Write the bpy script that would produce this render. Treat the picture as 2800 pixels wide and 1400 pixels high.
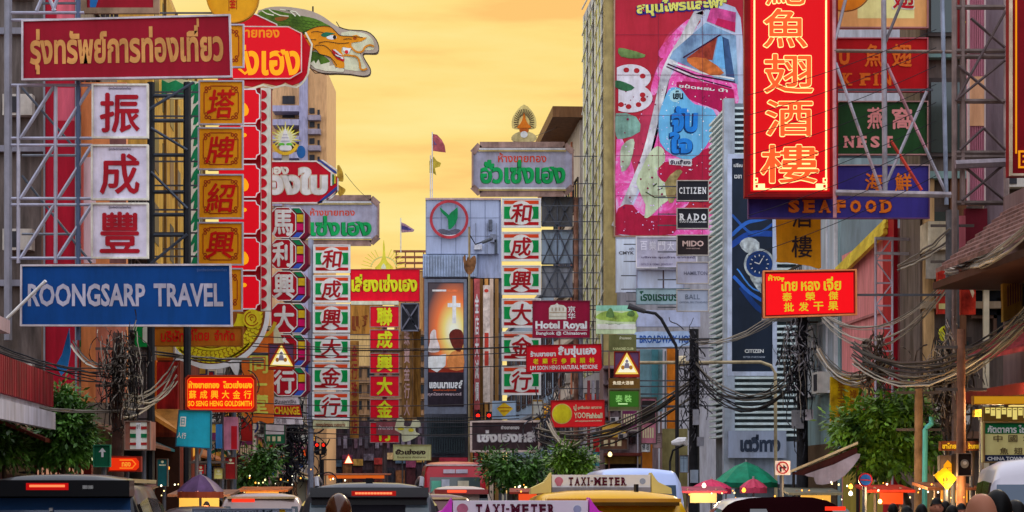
import bpy, bmesh, math, random
from mathutils import Vector, Matrix
from mathutils.geometry import tessellate_polygon
for o in list(bpy.data.objects): bpy.data.objects.remove(o)
scene = bpy.context.scene
COL = scene.collection
R = math.radians
rnd = random.Random(7)
# ------------------------------------------------------------------ camera
F, CX, HZ, CZ = 6000.0, 1400.0, 1345.0, 1.75      # focal length in photo pixels, centre column, horizon row, eye height
cd = bpy.data.cameras.new('camera')
cam = bpy.data.objects.new('camera', cd); COL.objects.link(cam)
cd.sensor_width = 36; cd.lens = F / 2800 * 36
cd.shift_y = (HZ - 700) / 2800
cd.clip_start = .1; cd.clip_end = 6000
cam.location = (0, 0, CZ); cam.rotation_euler = (R(90), 0, 0)
scene.camera = cam
# ------------------------------------------------------------------ sky, sun, exposure
SUN_EL, SUN_AZ = R(24), R(22)          # azimuth from +Y towards +X
w = bpy.data.worlds.new('World'); scene.world = w; w.use_nodes = True
nt = w.node_tree; nt.nodes.clear(); N = nt.nodes.new; LK = nt.links.new
def mth(op, a, b=None):
    n = N('ShaderNodeMath'); n.operation = op
    for i, v in enumerate((a, b)):
        if v is None: continue
        if isinstance(v, (int, float)): n.inputs[i].default_value = v
        else: LK(v, n.inputs[i])
    return n.outputs[0]
out = N('ShaderNodeOutputWorld'); bg = N('ShaderNodeBackground'); bgn = N('ShaderNodeBackground'); add = N('ShaderNodeAddShader')
sky = N('ShaderNodeTexSky'); sky.sky_type = 'NISHITA'; sky.sun_disc = False; sky.sun_elevation = SUN_EL; sky.sun_rotation = SUN_AZ
tc = N('ShaderNodeTexCoord'); sp = N('ShaderNodeSeparateXYZ'); LK(tc.outputs['Generated'], sp.inputs[0])
mp = N('ShaderNodeMapping'); mp.inputs['Scale'].default_value = (4.5, 2.0, 30.0); mp.inputs['Location'].default_value = (.3, 0, .52)
LK(tc.outputs['Generated'], mp.inputs[0])
nz = N('ShaderNodeTexNoise'); nz.inputs['Scale'].default_value = 1.0; nz.inputs['Detail'].default_value = 8; nz.inputs['Roughness'].default_value = .52
LK(mp.outputs[0], nz.inputs['Vector'])
cr = N('ShaderNodeValToRGB'); LK(nz.outputs[0], cr.inputs[0])
E_ = cr.color_ramp.elements
E_[0].position = .38; E_[0].color = (1.0, .585, .18, 1)
E_[1].position = .60; E_[1].color = (1.0, .83, .32, 1)
e = E_.new(.47); e.color = (1.0, .74, .235, 1)
lav = N('ShaderNodeRGB'); lav.outputs[0].default_value = (1.34, 1.36, 1.5, 1)
mr = N('ShaderNodeMapRange'); mr.interpolation_type = 'SMOOTHSTEP'; LK(sp.outputs[1], mr.inputs[0])
mr.inputs[1].default_value = -.2; mr.inputs[2].default_value = .85
mr2 = N('ShaderNodeMapRange'); mr2.interpolation_type = 'SMOOTHSTEP'; LK(sp.outputs[2], mr2.inputs[0])   # the glow stays low over the horizon
mr2.inputs[1].default_value = .75; mr2.inputs[2].default_value = .25
mx = N('ShaderNodeMix'); mx.data_type = 'RGBA'
LK(mth('MULTIPLY', mr.outputs[0], mr2.outputs[0]), mx.inputs['Factor']); LK(lav.outputs[0], mx.inputs[6]); LK(cr.outputs[0], mx.inputs[7])
LK(mx.outputs[2], bg.inputs[0]); bg.inputs[1].default_value = 1.0
mk_ = N('ShaderNodeMix'); mk_.data_type = 'RGBA'; LK(mx.inputs['Factor'].links[0].from_socket, mk_.inputs['Factor']); LK(sky.outputs[0], mk_.inputs[6]); mk_.inputs[7].default_value = (0, 0, 0, 1)   # cloud covers the bright west
LK(mk_.outputs[2], bgn.inputs[0]); bgn.inputs[1].default_value = .05
LK(bg.outputs[0], add.inputs[0]); LK(bgn.outputs[0], add.inputs[1]); LK(add.outputs[0], out.inputs[0])
sl = bpy.data.lights.new('sun', 'SUN'); sun = bpy.data.objects.new('sun', sl); COL.objects.link(sun)
sl.energy = 1.2; sl.angle = R(14); sl.color = (1, .82, .56)
sd = Vector((math.sin(SUN_AZ) * math.cos(SUN_EL), math.cos(SUN_AZ) * math.cos(SUN_EL), math.sin(SUN_EL)))
sun.rotation_euler = sd.to_track_quat('Z', 'Y').to_euler()
scene.view_settings.view_transform = 'Standard'; scene.view_settings.look = 'None'; scene.view_settings.exposure = 0.0; scene.view_settings.gamma = 1
scene.render.engine = 'CYCLES'
scene.cycles.use_denoising = True
scene.cycles.max_bounces = 5; scene.cycles.diffuse_bounces = 3; scene.cycles.glossy_bounces = 2; scene.cycles.sample_clamp_indirect = 4
# ------------------------------------------------------------------ helpers
def P(px, py, Y): return Vector(((px - CX) * Y / F, Y, CZ + (HZ - py) * Y / F))
SLOPE = -400 / F                                    # the street runs towards column 1000 of the photo
def wallx(side, Y): return (-7.0 if side == 'L' else 12.0) + SLOPE * Y
TD = Vector((SLOPE, 1, 0)).normalized()             # along the street
def lin(h, k=1.0):
    out = []
    for i in (0, 2, 4):
        c = int(h[i:i + 2], 16) / 255
        c = c / 12.92 if c <= .04045 else ((c + .055) / 1.055) ** 2.4
        out.append(min(.88, c * k))
    return out
KA = 1.55
_mats = {}
def M(h, rough=.55, metal=0, noise=.13, sc=1.5, emit=0, k=None, streak=False, spec=.12, name=None, coat=0):
    """paint / metal / cloth of one colour with a faint uneven weathering; emit > 0 only for things that give off light"""
    key = (h, rough, metal, noise, sc, emit, k, streak, spec, coat)
    if key in _mats: return _mats[key]
    m = bpy.data.materials.new(name or 'paint_' + h); m.use_nodes = True; t = m.node_tree; b = t.nodes['Principled BSDF']
    c = lin(h, (KA if k is None else k))
    b.inputs['Roughness'].default_value = rough; b.inputs['Metallic'].default_value = metal; b.inputs['Specular IOR Level'].default_value = spec
    if coat: b.inputs['Coat Weight'].default_value = coat; b.inputs['Coat Roughness'].default_value = .06
    if emit:
        e = lin(h, 1); b.inputs['Emission Color'].default_value = (*e, 1); b.inputs['Emission Strength'].default_value = emit
        c = [x * .5 for x in e]
    if noise and not emit:
        tc = t.nodes.new('ShaderNodeTexCoord'); mp = t.nodes.new('ShaderNodeMapping'); mp.inputs['Scale'].default_value = (sc * (2.5 if streak else 1), sc * (2.5 if streak else 1), sc * (.35 if streak else 1))
        n = t.nodes.new('ShaderNodeTexNoise'); n.inputs['Scale'].default_value = 1.3; n.inputs['Detail'].default_value = 7; n.inputs['Roughness'].default_value = .62
        rp = t.nodes.new('ShaderNodeValToRGB')
        rp.color_ramp.elements[0].position = .32; rp.color_ramp.elements[0].color = (*[x * (1 - 2.2 * noise) for x in c], 1)
        rp.color_ramp.elements[1].position = .68; rp.color_ramp.elements[1].color = (*[min(.9, x * (1 + 1.1 * noise)) for x in c], 1)
        t.links.new(tc.outputs['Object'], mp.inputs[0]); t.links.new(mp.outputs[0], n.inputs['Vector']); t.links.new(n.outputs[0], rp.inputs[0])
        if noise >= .06:                                     # rain streaks and grime
            m2 = t.nodes.new('ShaderNodeMapping'); m2.inputs['Scale'].default_value = (2.6, 2.6, .4); n2 = t.nodes.new('ShaderNodeTexNoise'); n2.inputs['Scale'].default_value = 1.0; n2.inputs['Detail'].default_value = 9; n2.inputs['Roughness'].default_value = .7
            r2 = t.nodes.new('ShaderNodeValToRGB'); lo = 1 - min(.42, 1.5 * noise); r2.color_ramp.elements[0].position = .36; r2.color_ramp.elements[0].color = (lo, lo * .96, lo * .9, 1); r2.color_ramp.elements[1].position = .56; r2.color_ramp.elements[1].color = (1, 1, 1, 1)
            ml = t.nodes.new('ShaderNodeMix'); ml.data_type = 'RGBA'; ml.blend_type = 'MULTIPLY'; ml.inputs['Factor'].default_value = 1
            t.links.new(tc.outputs['Object'], m2.inputs[0]); t.links.new(m2.outputs[0], n2.inputs['Vector']); t.links.new(n2.outputs[0], r2.inputs[0]); t.links.new(rp.outputs[0], ml.inputs[6]); t.links.new(r2.outputs[0], ml.inputs[7]); t.links.new(ml.outputs[2], b.inputs['Base Color'])
        else: t.links.new(rp.outputs[0], b.inputs['Base Color'])
    else:
        b.inputs['Base Color'].default_value = (*c, 1)
    _mats[key] = m
    return m
def L(h, s=1.0): return M(h, emit=s, rough=.4)      # a lit surface
def glass(h='10161e'): return M(h, rough=.06, spec=.6, noise=0, k=1)

class MB:
    def __init__(s): s.v = []; s.f = []
    def quad(s, a, b, c, d):
        i = len(s.v); s.v += [Vector(a), Vector(b), Vector(c), Vector(d)]; s.f.append((i, i + 1, i + 2, i + 3)); return s
    def box8(s, p):
        i = len(s.v); s.v += [Vector(q) for q in p]
        for q in ((0, 3, 2, 1), (4, 5, 6, 7), (0, 1, 5, 4), (1, 2, 6, 5), (2, 3, 7, 6), (3, 0, 4, 7)): s.f.append(tuple(i + k for k in q))
        return s
    def box(s, c, sx, sy, sz, ax=None):
        c = Vector(c); X, Y_, Z = ax or (Vector((1, 0, 0)), Vector((0, 1, 0)), Vector((0, 0, 1)))
        X = X * sx / 2; Y_ = Y_ * sy / 2; Z = Z * sz / 2
        return s.box8([c - X - Y_ - Z, c + X - Y_ - Z, c + X + Y_ - Z, c - X + Y_ - Z, c - X - Y_ + Z, c + X - Y_ + Z, c + X + Y_ + Z, c - X + Y_ + Z])
    def bar(s, p, q, w, h=None):
        p = Vector(p); q = Vector(q); d = q - p; l = d.length
        if l < 1e-6: return s
        d /= l; u = Vector((0, 0, 1)) if abs(d.z) < .9 else Vector((0, 1, 0))
        x = d.cross(u).normalized(); z = x.cross(d)
        return s.box((p + q) / 2, w, l, h or w, (x, d, z))
    def tube(s, pts, r, n=6, cap=True):
        pts = [Vector(p) for p in pts]; rs = r if isinstance(r, (list, tuple)) else [r] * len(pts); i0 = len(s.v); pu = None
        for k, p in enumerate(pts):
            d = (pts[min(k + 1, len(pts) - 1)] - pts[max(k - 1, 0)]).normalized()
            u = Vector((0, 0, 1)) if abs(d.z) < .95 else Vector((0, 1, 0))
            x = d.cross(u).normalized(); z = x.cross(d)
            for a in range(n):
                t = 2 * math.pi * a / n; s.v.append(p + (x * math.cos(t) + z * math.sin(t)) * rs[k])
        for k in range(len(pts) - 1):
            for a in range(n):
                b = (a + 1) % n; s.f.append((i0 + k * n + a, i0 + k * n + b, i0 + (k + 1) * n + b, i0 + (k + 1) * n + a))
        if cap:
            s.f.append(tuple(i0 + a for a in range(n))[::-1]); s.f.append(tuple(i0 + (len(pts) - 1) * n + a for a in range(n)))
        return s
    def lathe(s, c, prof, n=14, axis=None):
        c = Vector(c); i0 = len(s.v)
        for r, z in prof:
            for a in range(n):
                t = 2 * math.pi * a / n
                q = Vector((r * math.cos(t), r * math.sin(t), z))
                s.v.append(c + (axis @ q if axis else q))
        for k in range(len(prof) - 1):
            for a in range(n):
                b = (a + 1) % n; s.f.append((i0 + k * n + a, i0 + k * n + b, i0 + (k + 1) * n + b, i0 + (k + 1) * n + a))
        return s
    def prism(s, front, back):
        """closed polygon of world points with its back copy"""
        i = len(s.v); n = len(front); s.v += [Vector(p) for p in front] + [Vector(p) for p in back]
        for t in tessellate_polygon([[Vector(p) for p in front]]):
            s.f.append(tuple(i + k for k in t)); s.f.append(tuple(i + n + k for k in reversed(t)))
        for k in range(n): s.f.append((i + k, i + (k + 1) % n, i + n + (k + 1) % n, i + n + k))
        return s
    def build(s, name, mat, parent=None, smooth=False, angle=40):
        me = bpy.data.meshes.new(name); off = parent_loc(parent)
        me.from_pydata([tuple(p - off) for p in s.v], [], s.f); me.materials.append(mat)
        bm = bmesh.new(); bm.from_mesh(me); bmesh.ops.recalc_face_normals(bm, faces=bm.faces); bm.to_mesh(me); bm.free()
        if smooth:
            for p in me.polygons: p.use_smooth = True
            me.set_sharp_from_angle(angle=R(angle))
        o = bpy.data.objects.new(name, me); COL.objects.link(o)
        if parent: o.parent = parent
        return o
def parent_loc(p):
    v = Vector((0, 0, 0))
    while p is not None: v += p.location; p = p.parent
    return v
def tag(o, label, cat, group=None, kind=None):
    o['label'] = label
    if cat: o['category'] = cat
    if group: o['group'] = group
    if kind: o['kind'] = kind
    return o
def thing(name, label, cat, loc, group=None):
    o = bpy.data.objects.new(name, None); COL.objects.link(o); o.location = loc; o.empty_display_size = .3
    return tag(o, label, cat, group)
def structure(mb, name, mat):
    o = mb.build(name, mat); o['kind'] = 'structure'; return o
# ---- lettering
_txt = {}; _lift = {}
def glyphs(s, off):
    key = (s, off)
    if key not in _txt:
        c = bpy.data.curves.new('t', 'FONT'); c.body = s; c.offset = off; c.resolution_u = 2
        o = bpy.data.objects.new('t', c); COL.objects.link(o)
        dg = bpy.context.evaluated_depsgraph_get(); dg.update()
        me = bpy.data.meshes.new_from_object(o.evaluated_get(dg))
        vs = [(v.co.x, v.co.y) for v in me.vertices]; fs = [tuple(p.vertices) for p in me.polygons]
        par = list(range(len(vs)))
        def find(i):
            while par[i] != i: par[i] = par[par[i]]; i = par[i]
            return i
        for f in fs:
            for q in f[1:]: par[find(q)] = find(f[0])
        rank = {}
        lift = [rank.setdefault(find(i), len(rank)) % 6 * .0007 for i in range(len(vs))]        # overlapping marks never share a plane
        bpy.data.objects.remove(o); bpy.data.meshes.remove(me); bpy.data.curves.remove(c)
        x0 = min(v[0] for v in vs); x1 = max(v[0] for v in vs); y0 = min(v[1] for v in vs); y1 = max(v[1] for v in vs)
        _lift[key] = lift
        _txt[key] = ([((v[0] - x0) / (x1 - x0 or 1), (v[1] - y0) / (y1 - y0 or 1)) for v in vs], fs)
    return _txt[key]
SER = {'A': ((), ((-.05, .3), (.68, 1.05))), 'E': (((-.12, .4),), ((-.12, .4),)), 'F': (((-.12, .4),), ((-.12, .55),)), 'D': (((-.12, .4),), ((-.12, .4),)),
       'K': (((-.12, .4), (.6, 1.1)), ((-.12, .4), (.65, 1.12))), 'N': (((-.12, .3), (.68, 1.12)), ((-.12, .35),)), 'I': (((-.4, 1.4),), ((-.4, 1.4),)),
       'T': ((), ((.22, .78),)), 'X': (((-.05, .38), (.62, 1.05)), ((-.05, .38), (.62, 1.05))), 'M': (((-.12, .25), (.75, 1.12)), ((-.12, .28), (.72, 1.12))),
       'R': (((-.12, .3),), ((-.12, .42), (.7, 1.1))), 'B': (((-.12, .3),), ((-.12, .3),)), 'H': (((-.1, .35), (.65, 1.1)), ((-.1, .35), (.65, 1.1))),
       'C': ((), ()), 'Z': ((), ())}
def circ(cx, cy, rx, ry=None, n=28, a0=0, a1=360):
    ry = rx if ry is None else ry; k = n if a1 - a0 >= 360 else n + 1
    return [(cx + rx * math.cos(R(a0 + (a1 - a0) * i / n)), cy + ry * math.sin(R(a0 + (a1 - a0) * i / n))) for i in range(k)]
def rect(x0, y0, x1, y1): return [(x0, y0), (x1, y0), (x1, y1), (x0, y1)]
def octa(x0, y0, x1, y1, c, cb=None): 
    cb = c if cb is None else cb
    return [(x0 + c, y0), (x1 - c, y0), (x1, y0 + c), (x1, y1 - cb), (x1 - cb, y1), (x0 + cb, y1), (x0, y1 - cb), (x0, y0 + c)]
def smoothpoly(pts, n=3):
    o = []; k = len(pts)
    for i in range(k):
        a, b, c, d = (Vector(pts[(i + j - 1) % k]) for j in range(4))
        for q in range(n):
            t = q / n
            o.append(tuple(.5 * (2 * b + (c - a) * t + (2 * a - 5 * b + 4 * c - d) * t * t + (3 * b - a - 3 * c + d) * t ** 3)))
    return o
def ribbon(pts, wd):
    pts = [Vector(p) for p in pts]; l = []; r = []
    for i, p in enumerate(pts):
        d = (pts[min(i + 1, len(pts) - 1)] - pts[max(i - 1, 0)]).normalized(); nrm = Vector((-d.y, d.x)) * wd / 2
        l.append(tuple(p + nrm)); r.append(tuple(p - nrm))
    return l + r[::-1]
class Sign:
    """a sign drawn in photo pixels on its own plane Y metres away, with real thickness, frame, brackets and raised lettering"""
    def __init__(s, name, label, cat, Y, box, face=None, group=None, th=.18, frame=None, fw=5, quad=None, mount=None, shape=None, side=None, part='panel', fd=.035, hang=None):
        s.Y = Y; s.box = box; x0, y0, x1, y1 = box
        s.q = quad
        s.o = thing(name, label, cat, P((x0 + x1) / 2, y1, Y) + Vector((0, th / 2, 0)), group)
        s.th = th
        if face: s.panel = s.poly(part, face, shape or rect(*box), -th, th)
        if frame:
            mb = MB(); a = shape or rect(*box); n = len(a)
            for i in range(n):
                p, q = s.m(*a[i], fd / 2 - .02), s.m(*a[(i + 1) % n], fd / 2 - .02); dv = (q - p).normalized(); yv = Vector((0, 1, 0)); wv = dv.cross(yv).normalized(); e = fw * Y / F
                mb.box((p + q) / 2, (q - p).length + e * .9, fd + .06 + i * .004, e, (dv, yv, wv))
            mb.build('frame', frame, s.o)
        if mount:
            low = P(0, y1, Y).z < 4.2; span = abs(P((x0 + x1) / 2, 0, Y).x - wallx(mount, Y))
            if low and span > 1.5 and not hang: hang = ((x0 + x1) / 2,); mount = None
            for v in (((.5,) if mount == 'R' and Y < 50 else (.22, .78)) if mount else ()):
                p = s.m((x0 + x1) / 2, y0 + (y1 - y0) * v, -th - .05); q = Vector((wallx(mount, Y), p.y, p.z))
                MB().bar(p, q, .045).build('bracket', M('484a50', metal=.6, rough=.5), s.o)
        if hang:                                        # posts that carry the sign from the ground: their pixel columns
            for hx in hang:
                p = s.m(hx, y0, -th - .08); MB().tube([p, Vector((p.x, p.y, 0))], .04, 8).build('post', M('5a5c64', metal=.6, rough=.5), s.o)
    def m(s, px, py, d=0):
        if s.q:
            x0, y0, x1, y1 = s.box; u = (px - x0) / (x1 - x0); v = (py - y0) / (y1 - y0); a, b, c, e = s.q
            px = (a[0] * (1 - u) + b[0] * u) * (1 - v) + (e[0] * (1 - u) + c[0] * u) * v
            py = (a[1] * (1 - u) + b[1] * u) * (1 - v) + (e[1] * (1 - u) + c[1] * u) * v
        p = P(px, py, s.Y); p.y -= d
        return p
    def poly(s, part, mat, pts, d0=.0, th=.006, parent=None):
        """d0: distance of its back from the sign's face; pts may be a list of polygons"""
        if isinstance(pts[0], list) and len(pts) > 1 and not any(w_ in part for w_ in ('slat', 'lattice', 'line', 'streak', 'pattern', 'border', 'dot', 'molding', 'mark', 'lettering', 'squiggle')):
            return [s.poly(part, mat, [pl], d0 + .0005 * i, th, parent) for i, pl in enumerate(pts)][0]
        mb = MB()
        for pl in (pts if isinstance(pts[0], list) else [pts]): mb.prism([s.m(x, y, d0 + th) for x, y in pl], [s.m(x, y, d0) for x, y in pl])
        return mb.build(part, mat, parent or s.o)
    def letters(s, mb, txt, x0, y0, x1, y1, d, bold, shear=0, rot=0):
        cjk = any(ord(c) > 0x2e80 for c in txt)
        off = 0 if cjk else bold; vs, fs = glyphs(txt, off); lf = _lift[(txt, off)]
        offs = [(0, 0)]
        if cjk and bold > .012:
            n = len(txt); ox = bold * .42 / n; oy = bold * .42
            offs = [(0, 0), (ox, 0), (-ox, 0), (0, oy), (0, -oy)]
        cr_, sr = math.cos(rot), math.sin(rot); cx, cy = (x0 + x1) / 2, (y0 + y1) / 2
        for k, (ox, oy) in enumerate(offs):
            i = len(mb.v)
            for (x, y), lz in zip(vs, lf):
                px = x0 + (x + ox + shear * (y - .5) / max(1, len(txt))) * (x1 - x0); py = y1 - (y + oy) * (y1 - y0)
                if rot: px, py = cx + (px - cx) * cr_ - (py - cy) * sr, cy + (px - cx) * sr + (py - cy) * cr_
                mb.v.append(s.m(px, py, d + .0008 * k + lz))
            mb.f += [tuple(i + q for q in f) for f in fs]
    def T(s, txt, x0, y0, x1, y1, mat, b=.02, d=.012, part='lettering', serif=False, parent=None, shear=0, rot=0, mb=None):
        own = mb is None; mb = mb or MB()
        if serif:
            wd = {'I': .55, 'M': 1.3, '-': .5, ' ': .6, 'W': 1.3}; ws = [wd.get(c, 1) for c in txt]; tot = sum(ws); u = (x1 - x0) / tot; x = x0
            for c, w_ in zip(txt, ws):
                a, e = x + u * w_ * .14, x + u * w_ * .86
                if c == '-': mb.prism([s.m(*p, d) for p in rect(a, (y0 + y1) / 2 - .06 * (y1 - y0), e, (y0 + y1) / 2 + .06 * (y1 - y0))], [s.m(*p, d - .004) for p in rect(a, (y0 + y1) / 2 - .06 * (y1 - y0), e, (y0 + y1) / 2 + .06 * (y1 - y0))])
                elif c != ' ':
                    if c == 'I': a, e = x + u * w_ * .3, x + u * w_ * .7
                    s.letters(mb, c, a, y0, e, y1, d, b)
                    hh = (y1 - y0) * .13
                    for row, yy in ((SER.get(c, ((), ()))[0], y0), (SER.get(c, ((), ()))[1], y1 - hh)):
                        for f0, f1 in row:
                            r_ = rect(a + (e - a) * f0, yy, a + (e - a) * f1, yy + hh)
                            mb.prism([s.m(*p, d + .002) for p in r_], [s.m(*p, d - .004) for p in r_])
                x += u * w_
        else: s.letters(mb, txt, x0, y0, x1, y1, d, b, shear, rot)
        return mb.build(part, mat, parent or s.o) if own else mb
    def col(s, chars, x0, y0, x1, y1, mat, b=.03, gap=.15, **k):
        mb = MB(); h = (y1 - y0) / len(chars)
        for i, c in enumerate(chars): s.letters(mb, c, x0, y0 + h * (i + gap / 2), x1, y0 + h * (i + 1 - gap / 2), k.get('d', .012), b)
        return mb.build('lettering', mat, s.o)
    def row(s, chars, x0, y0, x1, y1, mat, b=.03, gap=.25, mb=None, d=.012):
        own = mb is None; mb = mb or MB(); u = (x1 - x0) / len(chars)
        for i, c in enumerate(chars):
            if c != ' ': s.letters(mb, c, x0 + u * (i + gap / 2), y0, x0 + u * (i + 1 - gap / 2), y1, d, b)
        return mb.build('lettering', mat, s.o) if own else mb
    def pole(s, part, mat, pts, r, d=0):
        return MB().tube([s.m(x, y, d) for x, y in pts], r, 6).build(part, mat, s.o)
STEEL = M('8c8c9a', metal=.5, rough=.45); DSTEEL = M('4c525c', metal=.5, rough=.5); WHITE = M('b4aec0'); CREAM = M('e6e0b4'); IRON = M('2a2a2e', metal=.3, rough=.6)
BLACKP = M('141418', noise=.05); GOLDY = M('e8a810'); 
# ------------------------------------------------------------------ ground
ASPH = M('4a4a4c', k=1, rough=.85, noise=.2, sc=.6); PAVE = M('8a8478', k=1, rough=.85, noise=.2, sc=.8)
structure(MB().quad((-900, -300, 0), (900, -300, 0), (900, 2500, 0), (-900, 2500, 0)), 'ground', M('5a564e', k=1, rough=.95, noise=.2, sc=.2))
def strip(x0, x1, Y0, Y1, z0, z1):
    return MB().box8([(x0 + SLOPE * Y0, Y0, z0), (x1 + SLOPE * Y0, Y0, z0), (x1 + SLOPE * Y1, Y1, z0), (x0 + SLOPE * Y1, Y1, z0),
                      (x0 + SLOPE * Y0, Y0, z1), (x1 + SLOPE * Y0, Y0, z1), (x1 + SLOPE * Y1, Y1, z1), (x0 + SLOPE * Y1, Y1, z1)])
KL, KR = -4.3, 9.2
structure(strip(KL, KR, -30, 420, -.1, .004), 'road', ASPH)
structure(strip(-8.5, KL, -30, 420, -.1, .13), 'pavement', PAVE)
structure(strip(KR, 13.5, -30, 185, -.1, .13), 'pavement', PAVE)
mk = MB()
for lx in (-1.0, 2.4, 5.8):
    for k in range(60): 
        y = -10 + k * 6; x = lx + SLOPE * y
        mk.quad((x - .06, y, .008), (x + .06, y, .008), (x + .06 + SLOPE * 2.5, y + 2.5, .008), (x - .06 + SLOPE * 2.5, y + 2.5, .008))
structure(mk, 'road_marking', M('d8d6cc', k=1, rough=.7))
# ------------------------------------------------------------------ buildings
GL = glass(); SHUT = M('50505a', streak=True); ACM = M('a8a49c'); GRIL = M('2c2c30')
class Bld:
    """one building of the street: facade on the street wall plane from Y0 to Y1, s metres along it, z up, n towards the road"""
    def __init__(b, name, label, side, Y0, Y1, h, mat, depth=11, setback=0, cap=None):
        b.side, b.Y0, b.Y1, b.h = side, Y0, Y1, h
        sg = 1 if side == 'L' else -1
        b.n = Vector((sg, -sg * SLOPE, 0)).normalized(); b.t = TD; b.len = (Y1 - Y0) / TD.y
        b.A = Vector((wallx(side, Y0), Y0, 0)) - b.n * setback
        b.o = thing(name, label, 'building', b.A - b.n * depth / 2 + b.t * b.len / 2)
        b.depth = depth
        b.bx('wall', mat, 0, b.len, 0, h, -depth, 0)
        if cap: b.bx('roof', cap, -.12, b.len + .12, h, h + .25, -depth - .1, .25)
    def pt(b, s, z, n=0): return b.A + b.t * s + b.n * n + Vector((0, 0, z))
    def bx(b, name, mat, s0, s1, z0, z1, n0, n1, parent=None, build=True, mb=None):
        mb = mb or MB()
        mb.box8([b.pt(s0, z0, n0), b.pt(s1, z0, n0), b.pt(s1, z0, n1), b.pt(s0, z0, n1), b.pt(s0, z1, n0), b.pt(s1, z1, n0), b.pt(s1, z1, n1), b.pt(s0, z1, n1)])
        return mb.build(name, mat, parent or b.o) if build else mb
    def window(b, s0, s1, z0, z1, fm, gm=None, bars=1):
        mb = MB(); f = .07
        for a in ((s0, s1, z0, z0 + f), (s0, s1, z1 - f, z1), (s0, s0 + f, z0 + f, z1 - f), (s1 - f, s1, z0 + f, z1 - f)): b.bx('', None, *a, .0, .09, build=False, mb=mb)
        for i in range(bars):
            c = s0 + (s1 - s0) * (i + 1) / (bars + 1); b.bx('', None, c - .03, c + .03, z0 + f, z1 - f, .0, .07, build=False, mb=mb)
        w_ = mb.build('window', fm, b.o)
        b.bx('pane', gm or GL, s0 + f, s1 - f, z0 + f, z1 - f, -.05, .03, parent=w_)
    def floors(b, zs, bays, fm, hgt=1.5, sill=.9, ww=.7, gm=None, ledge=None, skip=0):
        for i, z in enumerate(zs):
            if ledge: b.bx('ledge', ledge, 0, b.len, z - .12, z + .06, .0, .35)
            for k in range(bays):
                if rnd.random() < skip: continue
                c = b.len * (k + .5) / bays; hw = b.len / bays * ww / 2
                b.window(c - hw, c + hw, z + sill, min(z + sill + hgt, b.h - .3), fm, gm)
    def front(b, x0, x1, z0, z1, name, mat, out=.03, parent=None, th=.1):
        """a slab on the end wall that faces the camera; x in world metres"""
        y = b.Y0 - out
        return MB().box(((x0 + x1) / 2, y + th / 2 - .0, (z0 + z1) / 2), x1 - x0, th, z1 - z0).build(name, mat, parent or b.o)
    def shop(b, shutter=SHUT, h=3.0, awn=None, lit=None):
        b.bx('shopfront', lit or shutter, .3, b.len - .3, .13, h, -.25, .04)
        if awn:
            mb = MB(); a, c = b.pt(0, h + .5, .05), b.pt(b.len, h + .5, .05); e, f = b.pt(b.len, h - .1, 1.5), b.pt(0, h - .1, 1.5); u = Vector((0, 0, .07))
            mb.box8([a, c, e, f, a + u, c + u, e + u, f + u]).build('awning', awn, b.o)
    def ac(b, s, z, n=.0):
        o = b.bx('air_conditioner', ACM, s, s + .8, z, z + .55, n + .02, n + .36)
        b.bx('fan_grille', GRIL, s + .1, s + .5, z + .06, z + .49, n + .36, n + .375, parent=o)
    def pipe(b, s, z0, z1, mat): MB().tube([b.pt(s, z0, .09), b.pt(s, z1, .09)], .06, 6).build('downpipe', mat, b.o)
    def rail(b, z, mat, n1=1.0, h=.9, step=.25):
        b.bx('balcony', mat, 0, b.len, z - .12, z, .0, n1)
        mb = MB(); mb.bar(b.pt(0, z + h, n1), b.pt(b.len, z + h, n1), .05)
        k = int(b.len / step)
        for i in range(k + 1): q = b.pt(b.len * i / k, z, n1); mb.bar(q, q + Vector((0, 0, h)), .03)
        mb.build('railing_lattice', IRON, b.o)
GREY = M('8e8c96', streak=True); GREYB = M('74889c', streak=True); BROWNW = M('6a5448', streak=True, noise=.22); DARKW = M('4c464a', streak=True, noise=.25); CREAMW = M('a88c64', streak=True, noise=.2)
PINKW = M('c87474', streak=True, noise=.16); ROSE = M('a89094', streak=True); TEALW = M('6c8488', streak=True); OCHRE = M('a87c34', streak=True, noise=.2)
WFR = M('9a9690', noise=.1); WFD = M('3c3432'); REDP = M('800c1a', streak=True); SKYG = glass('5a6a7c')
# left row -----------------------------------------------------------------------------------------------
b = Bld('shophouse', 'low rose stucco shophouse with a red scalloped balcony under the scaffold', 'L', 33, 41.5, 4.75, ROSE, cap=M('9a8488', streak=True))
b.shop(M('2a1414'), 2.2); b.bx('balcony', M('9a98a0', streak=True), .0, b.len, 3.26, 3.36, .02, 1.0)
mb = MB(); k = 46
for i in range(k):                                           # corrugated red screen of the balcony
    s = b.len * i / k; q = b.len / k; mb.box8([b.pt(s, 3.36, 1.0), b.pt(s + q * .62, 3.36, 1.0), b.pt(s + q * .62, 3.36, 1.09), b.pt(s, 3.36, 1.09), b.pt(s, 3.98, 1.0), b.pt(s + q * .62, 3.98, 1.0), b.pt(s + q * .62, 3.98, 1.09), b.pt(s, 3.98, 1.09)])
mb.build('balcony_slat', M('7c1420', streak=True, noise=.25), b.o)
b.bx('balcony_fascia', M('9c9aa6', streak=True), .0, b.len, 2.93, 3.25, 1.0, 1.12); b.floors([3.4], 4, WFR, .8, .3)
b = Bld('shophouse', 'dark low shopfront between the red balcony and the grey block', 'L', 41.7, 52.2, 3.9, M('3c302e', streak=True, noise=.25), setback=.6, cap=M('4a3c38', streak=True))
b.shop(M('2a1614'), 2.8, awn=M('4c2018')); b.bx('sign_band', M('5c1c18', noise=.2), .3, 6, 2.75, 3.2, .02, .12); b.ac(3, 3.25); b.ac(7, 3.2)
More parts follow.
